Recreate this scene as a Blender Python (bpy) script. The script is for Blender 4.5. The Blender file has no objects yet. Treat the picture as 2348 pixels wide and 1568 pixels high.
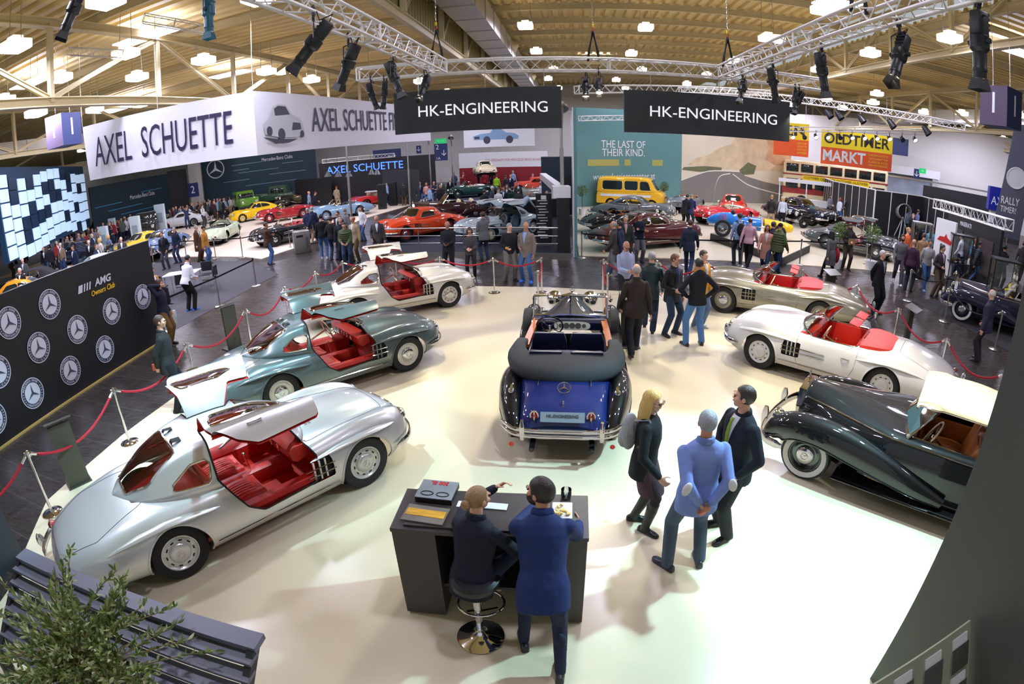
import bpy,bmesh,math,random
import numpy as np
from mathutils import Vector,Matrix
R = math.radians
PI = math.pi
random.seed(7)
S = bpy.context.scene
COL = S.collection

# ---------------------------------------------------------------- camera (fisheye, 105 degrees wide), world, exposure
cd = bpy.data.cameras.new('camera')
cam = bpy.data.objects.new('camera',cd)
COL.objects.link(cam)
cd.type = 'PANO'
cd.sensor_fit = 'HORIZONTAL'
cd.sensor_width = 36.0
cd.sensor_height = 36.0*1568/2348
pc = cd.cycles if hasattr(cd,'cycles') and hasattr(cd.cycles,'panorama_type') else cd
KPX = 2348/36.0/1000.0
pc.panorama_type = 'FISHEYE_LENS_POLYNOMIAL'
pc.fisheye_fov = R(180)
pc.fisheye_polynomial_k0 = 0.0
pc.fisheye_polynomial_k1 = -0.7956*KPX
pc.fisheye_polynomial_k2 = 0.0
pc.fisheye_polynomial_k3 = 0.0064*KPX ** 3
pc.fisheye_polynomial_k4 = 0.0
cd.clip_start = 0.05
cd.clip_end = 400
cam.matrix_world = Matrix.Translation((0,0,3.95)) @ Matrix.Rotation(PI/2 - 0.3555,4,'X') @ Matrix.Rotation(-0.0294,4,'Z')
S.camera = cam

w = bpy.data.worlds.new('world')
S.world = w
w.use_nodes = True
w.node_tree.nodes['Background'].inputs[0].default_value = (0.90,0.95,1.0,1)
w.node_tree.nodes['Background'].inputs[1].default_value = 0.5
S.view_settings.view_transform = 'Standard'
S.view_settings.look = 'None'
S.view_settings.gamma = 1.0
S.view_settings.use_curve_mapping = False
S.view_settings.exposure = -0.06
S.cycles.max_bounces = 7
S.cycles.diffuse_bounces = 3
S.cycles.glossy_bounces = 3
S.cycles.transmission_bounces = 4
S.cycles.transparent_max_bounces = 10
S.cycles.caustics_reflective = False
S.cycles.caustics_refractive = False
S.cycles.sample_clamp_indirect = 4.0
S.cycles.use_denoising = True

# ---------------------------------------------------------------- materials
def lin(c):
 o = []
 for v in c[:3]:
  v = v/255.0
  o.append(v/12.92 if v <= 0.04045 else ((v+0.055)/1.055) ** 2.4)
 return (o[0],o[1],o[2],1.0)

MATS = {}
def M(name,rgb,rough=0.5,metal=0.0,coat=0.0,noise=None,bump=None,emit=0.0,spec=0.5,nscale=None):
 if name in MATS:
  return MATS[name]
 m = bpy.data.materials.new(name)
 m.use_nodes = True
 nt = m.node_tree
 b = nt.nodes['Principled BSDF']
 col = lin(rgb)
 b.inputs['Base Color'].default_value = col
 b.inputs['Roughness'].default_value = rough
 b.inputs['Metallic'].default_value = metal
 b.inputs['Coat Weight'].default_value = coat
 b.inputs['Coat Roughness'].default_value = 0.03
 b.inputs['Specular IOR Level'].default_value = spec
 if noise or bump:
  tc = nt.nodes.new('ShaderNodeTexCoord')
  nz = nt.nodes.new('ShaderNodeTexNoise')
  nz.inputs['Scale'].default_value = (noise or bump)[0]
  nz.inputs['Detail'].default_value = 4
  src = tc.outputs['Object']
  if nscale:
   mp = nt.nodes.new('ShaderNodeMapping')
   mp.inputs['Scale'].default_value = nscale
   nt.links.new(src,mp.inputs[0])
   src = mp.outputs[0]
  nt.links.new(src,nz.inputs['Vector'])
 if noise:
  mx = nt.nodes.new('ShaderNodeMix')
  mx.data_type = 'RGBA'
  a = noise[1]
  mx.inputs[6].default_value = tuple(max(0,x*(1 - a)) for x in col[:3])+(1,)
  mx.inputs[7].default_value = tuple(min(1,x*(1+a)) for x in col[:3])+(1,)
  nt.links.new(nz.outputs['Fac'],mx.inputs[0])
  nt.links.new(mx.outputs[2],b.inputs['Base Color'])
 if bump:
  bp = nt.nodes.new('ShaderNodeBump')
  bp.inputs['Strength'].default_value = bump[1]
  bp.inputs['Distance'].default_value = bump[2] if len(bump) > 2 else 0.02
  if noise:
   nz2 = nt.nodes.new('ShaderNodeTexNoise')
   nz2.inputs['Scale'].default_value = bump[0]
   nt.links.new(src,nz2.inputs['Vector'])
   nt.links.new(nz2.outputs['Fac'],bp.inputs['Height'])
  else:
   nt.links.new(nz.outputs['Fac'],bp.inputs['Height'])
  nt.links.new(bp.outputs[0],b.inputs['Normal'])
 if emit:
  b.inputs['Emission Color'].default_value = col
  b.inputs['Emission Strength'].default_value = emit
 MATS[name] = m
 return m

def glass(name,tint=(0.96,0.985,0.975),fac=0.04):
 if name in MATS:
  return MATS[name]
 m = bpy.data.materials.new(name)
 m.use_nodes = True
 nt = m.node_tree
 nt.nodes.clear()
 o = nt.nodes.new('ShaderNodeOutputMaterial')
 mx = nt.nodes.new('ShaderNodeMixShader')
 t = nt.nodes.new('ShaderNodeBsdfTransparent')
 t.inputs[0].default_value = tint+(1,)
 g = nt.nodes.new('ShaderNodeBsdfGlossy')
 g.inputs['Roughness'].default_value = 0.02
 lw = nt.nodes.new('ShaderNodeFresnel')
 lw.inputs[0].default_value = 1.5
 ad = nt.nodes.new('ShaderNodeMath')
 ad.operation = 'ADD'
 ad.inputs[1].default_value = fac
 nt.links.new(lw.outputs[0],ad.inputs[0])
 nt.links.new(ad.outputs[0],mx.inputs[0])
 nt.links.new(t.outputs[0],mx.inputs[1])
 nt.links.new(g.outputs[0],mx.inputs[2])
 nt.links.new(mx.outputs[0],o.inputs[0])
 MATS[name] = m
 return m

def paint(name,rgb,metal=0.0,rough=0.35):
 return M('paint ' +name,rgb,.5,metal,1.0,spec=.12)

CHROME = M('chrome',(235,236,240),0.06,1.0)
STEEL = M('brushed steel',(190,188,182),0.28,1.0)
BLACKM = M('black metal',(22,22,25),0.45)
BLACKG = M('gloss black',(8,8,10),0.12,0,0.6)
RUBBER = M('tyre rubber',(26,26,28),0.75,noise=(30,0.3))
WHITE = M('white plastic',(238,238,240),0.45)
DARKGAP = M('dark gap',(14,14,15),0.8)
GLASS = glass('car glass')
DGLASS = M('dark car glass',(30,38,38),0.05,0,0.5)

# ---------------------------------------------------------------- mesh helpers
def frame_to(d):
 d = Vector(d).normalized()
 u = Vector((0,0,1)) if abs(d.z) < 0.95 else Vector((1,0,0))
 a = d.cross(u).normalized()
 b = a.cross(d).normalized()
 return a,b,d

class MB:
 def __init__(s):
  s.v = []; s.f = []; s.m = []
 def add(s,vs,fs,mi=0,T=None):
  k = len(s.v)
  if T is not None:
   vs = [T @ Vector(v) for v in vs]
  s.v.extend([tuple(v) for v in vs])
  for f in fs:
   s.f.append(tuple(i+k for i in f)); s.m.append(mi)
  return s
 def box(s,c,d,rz=0.0,T=None,mi=0,bev=0.0):
  x,y,z = d[0]/2,d[1]/2,d[2]/2
  B = Matrix.Translation(c) @ Matrix.Rotation(rz,4,'Z')
  if T is not None:
   B = T @ B
  if bev > 0:
   e = min(bev,x*.9,y*.9,z*.9)
   bm = bmesh.new()
   bmesh.ops.create_cube(bm,size=1.0,matrix=Matrix.Diagonal((2*x,2*y,2*z,1)))
   bmesh.ops.bevel(bm,geom=bm.edges[:],offset=e,segments=2,affect='EDGES',profile=0.5)
   bm.verts.index_update()
   vs = [v.co.copy() for v in bm.verts]
   fs = [[v.index for v in f.verts] for f in bm.faces]
   bm.free()
   return s.add(vs,fs,mi,B)
  vs = [(a*x,b*y,q*z) for q in (-1,1) for b in (-1,1) for a in (-1,1)]
  fs = [(0,2,3,1),(4,5,7,6),(0,1,5,4),(2,6,7,3),(0,4,6,2),(1,3,7,5)]
  return s.add(vs,fs,mi,B)
 def cyl(s,p0,p1,r0,r1=None,n=12,cap=True,mi=0,T=None):
  r1 = r0 if r1 is None else r1
  p0 = Vector(p0); p1 = Vector(p1)
  a,b,d = frame_to(p1 - p0)
  vs = []
  for p,r in ((p0,r0),(p1,r1)):
   for i in range(n):
    t = 2*PI*i/n
    vs.append(p+a*(r*math.cos(t))+b*(r*math.sin(t)))
  fs = [(i,(i+1) % n,n+(i+1) % n,n+i) for i in range(n)]
  if cap:
   fs += [tuple(range(n - 1,-1,-1)),tuple(range(n,2*n))]
  return s.add(vs,fs,mi,T)
 def tube(s,pts,r,n=8,closed=False,mi=0,T=None):
  pts = [Vector(p) for p in pts]
  N = len(pts)
  if N < 2:
   return s
  rr = r if hasattr(r,'__len__') else [r]*N
  vs = []
  pa = None
  for i,p in enumerate(pts):
   q0 = pts[(i - 1) % N] if (closed or i) else p
   q1 = pts[(i+1) % N] if (closed or i < N - 1) else p
   d = (q1 - q0)
   if d.length < 1e-9:
    d = Vector((1,0,0))
   d.normalize()
   if pa is None:
    a,b,_ = frame_to(d)
   else:
    a = pa - d*pa.dot(d)
    if a.length < 1e-6:
     a,b,_ = frame_to(d)
    a.normalize()
    b = d.cross(a)
   pa = a
   for k in range(n):
    t = 2*PI*k/n
    vs.append(p+a*(rr[i]*math.cos(t))+b*(rr[i]*math.sin(t)))
  fs = []
  for i in range(N if closed else N - 1):
   j = (i+1) % N
   for k in range(n):
    fs.append((i*n+k,i*n+(k+1) % n,j*n+(k+1) % n,j*n+k))
  if not closed:
   fs += [tuple(range(n - 1,-1,-1)),tuple((N - 1)*n+k for k in range(n))]
  return s.add(vs,fs,mi,T)
 def lathe(s,prof,n=24,T=None,mi=0):
  vs = []; fs = []
  for r,z in prof:
   for i in range(n):
    t = 2*PI*i/n
    vs.append((r*math.cos(t),r*math.sin(t),z))
  for j in range(len(prof) - 1):
   for i in range(n):
    fs.append((j*n+i,j*n+(i+1) % n,(j+1)*n+(i+1) % n,(j+1)*n+i))
  return s.add(vs,fs,mi,T)
 def ball(s,c,r,n=14,m=8,mi=0,T=None):
  r = r if hasattr(r,'__len__') else (r,r,r)
  vs = [(c[0],c[1],c[2] - r[2])]; fs = []
  for j in range(1,m):
   a = -PI/2+PI*j/m
   for i in range(n):
    t = 2*PI*i/n
    vs.append((c[0]+r[0]*math.cos(a)*math.cos(t),c[1]+r[1]*math.cos(a)*math.sin(t),c[2]+r[2]*math.sin(a)))
  vs.append((c[0],c[1],c[2]+r[2]))
  L = len(vs) - 1
  for i in range(n):
   fs.append((0,1+(i+1) % n,1+i))
   fs.append((L,L - n+i,L - n+(i+1) % n))
  for j in range(m - 2):
   for i in range(n):
    a = 1+j*n
    fs.append((a+i,a+(i+1) % n,a+n+(i+1) % n,a+n+i))
  return s.add(vs,fs,mi,T)
 def prism(s,poly,z0,z1,T=None,mi=0):
  n = len(poly)
  vs = [(p[0],p[1],z0) for p in poly]+[(p[0],p[1],z1) for p in poly]
  fs = [tuple(range(n - 1,-1,-1)),tuple(range(n,2*n))]
  fs += [(i,(i+1) % n,n+(i+1) % n,n+i) for i in range(n)]
  return s.add(vs,fs,mi,T)
 def loft(s,rings,closed=True,cap=True,mi=0,T=None):
  n = len(rings[0]); vs = [p for r in rings for p in r]; fs = []
  for j in range(len(rings) - 1):
   for i in range(n if closed else n - 1):
    k = (i+1) % n
    fs.append((j*n+i,j*n+k,(j+1)*n+k,(j+1)*n+i))
  if cap and closed:
   fs += [tuple(range(n - 1,-1,-1)),tuple((len(rings) - 1)*n+k for k in range(n))]
  return s.add(vs,fs,mi,T)
 def mesh(s,name,smooth=True,ang=38):
  me = bpy.data.meshes.new(name)
  me.from_pydata(s.v,[],s.f)
  if len(set(s.m)) > 1:
   me.polygons.foreach_set('material_index',s.m)
  if smooth:
   me.shade_smooth()
   me.set_sharp_from_angle(angle=R(ang))
  me.update()
  return me
 def build(s,name,mat,parent=None,smooth=True,ang=38,label=None):
  return link(name,s.mesh(name,smooth,ang),mat,parent,label)

def link(name,me,mat,parent=None,label=None):
 o = bpy.data.objects.new(name,me)
 COL.objects.link(o)
 if mat is not None:
  for m in (mat if isinstance(mat,(list,tuple)) else [mat]):
   if len(me.materials) < (len(mat) if isinstance(mat,(list,tuple)) else 1):
    me.materials.append(m)
 if parent is not None:
  o.parent = parent
 if label:
  o['label'] = label
 return o

def tag(o,label,cat,group=None,kind=None):
 o['label'] = label; o['category'] = cat
 if group: o['group'] = group
 if kind: o['kind'] = kind
 return o

def thing(name,label,cat,loc=(0,0,0),rz=0.0,group=None):
 o = bpy.data.objects.new(name,None)
 o.empty_display_size = 0.1
 COL.objects.link(o)
 o.location = loc if len(loc) == 3 else (loc[0],loc[1],0)
 o.rotation_euler = (0,0,rz)
 return tag(o,label,cat,group)

def struct(o):
 o['kind'] = 'structure'
 return o

KIDS = {}
def kids(o):
 return [c for c in o.children]

def dup(o,parent=None):
 c = o.copy(); COL.objects.link(c)
 if parent is not None:
  c.parent = parent
 for ch in list(o.children):
  dup(ch,c)
 return c

FONT_CACHE = {}
def text_mesh(txt,size=1.0,sx=1.0,depth=0.0,bold=0.0,shear=0.0,align='CENTER',space=1.0):
 cu = bpy.data.curves.new('lettering','FONT')
 cu.body = txt; cu.size = size; cu.align_x = align; cu.align_y = 'CENTER'
 cu.extrude = depth; cu.offset = bold; cu.shear = shear; cu.space_character = space
 cu.resolution_u = 3
 o = bpy.data.objects.new('lettering',cu)
 COL.objects.link(o)
 dg = bpy.context.evaluated_depsgraph_get()
 me = bpy.data.meshes.new_from_object(o.evaluated_get(dg))
 bpy.data.objects.remove(o); bpy.data.curves.remove(cu)
 if sx != 1.0:
  me.transform(Matrix.Diagonal((sx,1,1,1)))
 return me

def text(txt,T,mat,parent,size,sx=1.0,bold=0.0,shear=0.0,align='CENTER',name='lettering',space=1.0,width=None):
 me = text_mesh(txt,size,sx,0.002,bold,shear,align,space)
 if width:
  xs = [v.co.x for v in me.vertices]
  k = width/(max(xs) - min(xs)); c = (max(xs)+min(xs))/2 if align == 'CENTER' else 0
  me.transform(Matrix.Diagonal((k,1,1,1)) @ Matrix.Translation((-c,0,0)))
 me.transform(T)
 me.materials.clear()
 return link(name,me,mat,parent)

def face_T(p,right,upv=(0,0,1)):
 """matrix whose local x runs along `right`, local y along `upv`, at p"""
 r = Vector(right).normalized(); u = Vector(upv)
 u = (u - r*u.dot(r)).normalized(); n = r.cross(u)
 m = Matrix((r,u,n)).transposed().to_4x4()
 return Matrix.Translation(p) @ m

def pchip(pts):
 pts = sorted(pts)
 x = np.array([p[0] for p in pts],float); y = np.array([p[1] for p in pts],float)
 if len(x) == 1:
  return lambda q: np.full_like(np.asarray(q,float),y[0])
 h = np.diff(x); d = np.diff(y)/h
 m = np.zeros_like(y); m[0] = d[0]; m[-1] = d[-1]
 for i in range(1,len(x) - 1):
  if d[i - 1]*d[i] <= 0:
   m[i] = 0
  else:
   w1 = 2*h[i]+h[i - 1]; w2 = h[i]+2*h[i - 1]
   m[i] = (w1+w2)/(w1/d[i - 1]+w2/d[i])
 def f(q):
  q = np.clip(np.asarray(q,float),x[0],x[-1])
  i = np.clip(np.searchsorted(x,q) - 1,0,len(h) - 1)
  t = (q - x[i])/h[i]
  return ((2*t**3 - 3*t**2+1)*y[i]+(t**3 - 2*t**2+t)*h[i]*m[i]+(-2*t**3+3*t**2)*y[i+1]+(t**3 - t**2)*h[i]*m[i+1])
 return f

def catmull(P,n):
 """P: K x D control points -> n samples along a Catmull-Rom curve through them"""
 P = np.asarray(P,float); K = len(P)
 Q = np.vstack([2*P[0] - P[1],P,2*P[-1] - P[-2]])
 u = np.linspace(0,K - 1,n); i = np.minimum(u.astype(int),K - 2); t = (u - i)[:,None]
 a,b,c,d = Q[i],Q[i+1],Q[i+2],Q[i+3]
 return 0.5*(2*b+(c - a)*t+(2*a - 5*b+4*c - d)*t**2+(3*b - a - 3*c+d)*t**3)

# ---------------------------------------------------------------- cutting a mesh along the zero line of a field
def split(P,F,val):
 """P: list of coordinate tuples, F: faces, val: one number per vertex. Returns inside faces (val<0), outside faces, cut segments."""
 val = list(np.where(np.abs(val) < 1e-7,1e-7,val))
 neg = [v < 0 for v in val]
 cache = {}; fin = []; fout = []; seg = []
 for f in F:
  s = [neg[i] for i in f]
  if all(s): fin.append(f); continue
  if not any(s): fout.append(f); continue
  a = []; b = []; ks = []
  n = len(f)
  for q in range(n):
   i = f[q]; j = f[(q+1) % n]
   (a if neg[i] else b).append(i)
   if neg[i] != neg[j]:
    e = (i,j) if i < j else (j,i)
    k = cache.get(e)
    if k is None:
     t = val[e[0]]/(val[e[0]] - val[e[1]])
     A = P[e[0]]; B = P[e[1]]
     P.append(tuple(A[c]+(B[c] - A[c])*t for c in range(len(A))))
     val.append(0.0); neg.append(False)
     k = cache[e] = len(P) - 1
    a.append(k); b.append(k); ks.append(k)
  if len(a) > 2: fin.append(tuple(a))
  if len(b) > 2: fout.append(tuple(b))
  if len(ks) == 2: seg.append(tuple(ks))
 return fin,fout,seg

def loops(P,seg):
 adj = {}
 for a,b in seg:
  adj.setdefault(a,[]).append(b); adj.setdefault(b,[]).append(a)
 out = []; seen = set()
 for s in sorted(adj,key=lambda k: len(adj[k])):
  if s in seen: continue
  ch = [s]; seen.add(s); cur = s
  while True:
   nx = [q for q in adj[cur] if q not in seen]
   if not nx: break
   cur = nx[0]; seen.add(cur); ch.append(cur)
  if len(ch) > 2:
   out.append(([P[i][:3] for i in ch],s in adj[ch[-1]] and len(ch) > 4))
 return out

def sdpoly(pts,X,Y,r=0.0):
 """signed distance to polygon (inside negative), grown by r"""
 X = np.asarray(X); Y = np.asarray(Y)
 d = np.full(X.shape,1e9); ins = np.zeros(X.shape,bool)
 n = len(pts)
 for i in range(n):
  ax,ay = pts[i]; bx,by = pts[(i+1) % n]
  ex,ey = bx - ax,by - ay
  t = np.clip(((X - ax)*ex+(Y - ay)*ey)/(ex*ex+ey*ey+1e-12),0,1)
  d = np.minimum(d,np.hypot(X - ax - t*ex,Y - ay - t*ey))
  c = (ay > Y) != (by > Y)
  with np.errstate(divide='ignore',invalid='ignore'):
   xi = ax+(Y - ay)*ex/(ey if abs(ey) > 1e-12 else 1e-12)
  ins ^= c & (X < xi)
 return np.where(ins,-d,d) - r

def cols(P):
 return np.array(P).T

def compact(P,F):
 mp = {}; vs = []; fs = []
 for f in F:
  g = []
  for i in f:
   if i not in mp:
    mp[i] = len(vs); vs.append(P[i][:3])
   g.append(mp[i])
  fs.append(tuple(g))
 return vs,fs
# ---------------------------------------------------------------- people
def capsule(mb,p0,r0,p1,r1,n=10,sq=None):
 p0 = Vector(p0); p1 = Vector(p1)
 if (p1 - p0).length < 1e-5: p1 = p0+Vector((0,0,1e-4))
 a,b,d = frame_to(p1 - p0)
 rings = []
 for p,r,s in ((p0,r0,-1),(p1,r1,1)):
  for ang in ((80,55,28,0) if s < 0 else (0,28,55,80)):
   c = p+d*(s*r*math.sin(R(ang))); q = r*math.cos(R(ang))
   rings.append([c+a*(q*math.cos(2*PI*i/n))+b*(q*math.sin(2*PI*i/n)) for i in range(n)])
 mb.loft(rings)

def ik(a,b,l1,l2,pole):
 a = Vector(a); b = Vector(b); d = b - a; L = d.length
 L2 = min(L,(l1+l2)*0.998); d.normalize()
 b = a+d*L2
 x = (l1*l1 - l2*l2+L2*L2)/(2*L2)
 h = math.sqrt(max(0,l1*l1 - x*x))
 p = Vector(pole); p = p - d*p.dot(d)
 if p.length < 1e-5: p = Vector((0,1,0))
 p.normalize()
 return a+d*x+p*h,b

def remesh(mb,name,vox,smooth=4,clampz=None):
 me = mb.mesh(name,False)
 o = bpy.data.objects.new('tmp',me); COL.objects.link(o)
 m = o.modifiers.new('r','REMESH'); m.mode = 'VOXEL'; m.voxel_size = vox; m.use_smooth_shade = True
 if smooth:
  s = o.modifiers.new('s','SMOOTH'); s.factor = 0.5; s.iterations = smooth
 dg = bpy.context.evaluated_depsgraph_get()
 out = bpy.data.meshes.new_from_object(o.evaluated_get(dg))
 bpy.data.objects.remove(o); bpy.data.meshes.remove(me)
 out.name = name
 if clampz is not None:
  for v in out.vertices:
   if v.co.z < clampz: v.co.z = clampz
 out.shade_smooth()
 return out

POSES = {
 # feet: (x, y, z, toe yaw), hands: (x, y, z); forward is +y, right is +x
 'stand': dict(feet=[(-.11,.02,0,8),(.11,-.02,0,-8)],hands=[(-.27,.05,.80),(.27,.06,.80)]),
 'pockets': dict(feet=[(-.12,.0,0,10),(.13,.05,0,-14)],hands=[(-.20,.10,.88),(.20,.10,.88)]),
 'walk': dict(feet=[(-.09,.30,0,2),(.09,-.30,.07,-4)],hands=[(-.27,-.14,.82),(.26,.22,.86)],lean=5),
 'walk2': dict(feet=[(-.09,-.24,.04,2),(.09,.26,0,-4)],hands=[(-.25,.20,.86),(.27,-.10,.82)],lean=4),
 'crossed': dict(feet=[(-.12,0,0,10),(.12,.03,0,-10)],hands=[(.10,.21,1.18),(-.10,.24,1.13)]),
 'hold': dict(feet=[(-.11,.02,0,8),(.12,-.02,0,-10)],hands=[(-.07,.30,1.05),(.08,.31,1.06)],head=(0,22)),
 'phone': dict(feet=[(-.10,.0,0,8),(.11,.02,0,-8)],hands=[(-.24,.08,.85),(.12,.09,1.58)],head=(12,10)),
 'shoot': dict(feet=[(-.13,.06,0,6),(.13,-.06,0,-10)],hands=[(-.07,.24,1.52),(.07,.24,1.52)]),
 'reach': dict(feet=[(-.12,.0,0,6),(.12,.0,0,-8)],hands=[(-.12,.25,1.15),(.22,.52,1.55)]),
 'behind': dict(feet=[(-.10,.02,0,10),(.12,-.02,0,-12)],hands=[(-.06,-.17,.88),(.06,-.19,.87)]),
 'hips': dict(feet=[(-.17,.0,0,14),(.17,.0,0,-14)],hands=[(-.20,.04,.98),(.20,.0,.98)],pole=[(-1,-.4,0),(1,-.4,0)],head=(0,8)),
 'lean': dict(feet=[(-.12,-.1,0,6),(.12,-.05,0,-8)],hands=[(-.16,.50,.80),(.18,.50,.80)],lean=38,hip=(0,-.12,.90),head=(0,-5)),
 'bow': dict(feet=[(-.10,-.05,0,6),(.12,.02,0,-8)],hands=[(-.10,.35,.92),(.12,.34,.95)],lean=22,hip=(0,-.06,.92),head=(0,15)),
 'sit': dict(feet=[(-.12,.50,0,5),(.14,.46,0,-8)],hands=[(-.12,.40,.66),(.12,.38,.66)],hip=(0,0,.50),lean=6,head=(0,14)),
 'onehip': dict(feet=[(-.14,.02,0,12),(.14,-.02,0,-12)],hands=[(-.24,.06,.82),(.14,.18,1.02)],head=(18,4)),
 'look': dict(feet=[(-.12,.02,0,8),(.14,.05,0,-16)],hands=[(-.25,.03,.81),(.22,.12,.90)],head=(-28,12)),
 # stage figures
 'counter_man': dict(feet=[(-.15,.06,0,8),(.14,-.28,0,-5)],hands=[(-.04,.62,1.12),(.30,.50,1.00)],lean=31,hip=(0,-.10,.93),head=(52,-14),elbow=[(-.19,.44,1.06),(.27,.30,1.04)],wide=1.02),
 'stool_woman': dict(feet=[(.06,.42,.28,-6),(.52,.40,.44,-50)],hands=[(-.02,.54,1.32),(.14,.36,1.02)],hip=(0,0,.80),lean=16,head=(-24,-6),pole=[(-1,.2,-.6),(1,-.2,-.8)],kneepole=[(-.1,1,.4),(.2,1,.7)],sex='f'),
 'blonde': dict(feet=[(-.08,-.06,0,12),(.11,.10,0,-22)],hands=[(-.25,.05,.80),(.32,.20,.92)],head=(-16,6),sex='f'),
 'blazer': dict(feet=[(-.19,-.02,0,34),(.15,.0,0,-8)],hands=[(-.05,-.19,.93),(.06,-.21,.92)],head=(-8,2),wide=1.06),
 'tieman': dict(feet=[(-.12,.02,0,10),(.14,-.05,0,-14)],hands=[(-.22,.12,.90),(.21,.10,.93)],head=(-42,-4),pole=[(-1,-.5,0),(1,-.7,0)],wide=1.05),
}

def skeleton(p):
 J = {}
 f = p.get('sex') == 'f'
 wd = p.get('wide',1.0)
 hip = Vector(p.get('hip',(0,0,.93))); ln = R(p.get('lean',2))
 U = Vector((0,math.sin(ln),math.cos(ln))); Fw = Vector((0,math.cos(ln),-math.sin(ln))); Rt = Vector((1,0,0))
 J['hip'] = hip; J['U'] = U; J['F'] = Fw
 neck = hip+U*.535+Fw*(-.01); J['neck'] = neck
 hy,hp = p.get('head',(0,0))
 hy = R(hy); hp = R(hp)+ln*.35
 hf = Vector((-math.sin(hy)*math.cos(hp),math.cos(hy)*math.cos(hp),-math.sin(hp)))
 hr = Vector((math.cos(hy),math.sin(hy),0)); hu = hr.cross(hf)
 hc = neck+(U*.6+Vector((0,0,.4)))*.150+hf*.02
 J['hc'] = hc; J['hf'] = hf; J['hr'] = hr; J['hu'] = hu
 sw = (.158 if f else .180)*wd
 for k,s in ((0,-1),(1,1)):
  sh = neck - U*.098+Rt*(s*sw); J['sh%d' % k] = sh
  hd = Vector(p['hands'][k])
  pole = Vector(p['pole'][k]) if 'pole' in p else Vector((s*.5,-1,-.25))
  if 'elbow' in p:
   el = Vector(p['elbow'][k])
   el = sh+(el - sh).normalized()*.30
   wr = el+(hd - el).normalized()*min(.26,(hd - el).length)
  else:
   el,wr = ik(sh,hd,.30,.265,pole)
  J['el%d' % k] = el; J['wr%d' % k] = wr
  hj = hip+Rt*(s*.092) - Vector((0,0,.02)); J['hj%d' % k] = hj
  fx,fy,fz,fyaw = p['feet'][k]
  an = Vector((fx,fy,fz+.085))
  kp = Vector(p['kneepole'][k]) if 'kneepole' in p else Vector((s*.12,1,.15))
  kn,an = ik(hj,an,.445,.43,kp)
  J['kn%d' % k] = kn; J['an%d' % k] = an; J['fy%d' % k] = R(fyaw)
  J['foot%d' % k] = Vector((an.x,an.y,an.z - .085))
 return J

def rings_torso(J,prof,n=18,wd=1.0):
 out = []
 for t,rx,ry,oy in prof:
  c = J['hip']+J['U']*t+J['F']*oy
  out.append([c+Vector((1,0,0))*(rx*wd*math.copysign(abs(math.cos(2*PI*i/n)) ** .85,math.cos(2*PI*i/n)))+J['F']*(ry*math.sin(2*PI*i/n)) for i in range(n)])
 return out

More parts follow.
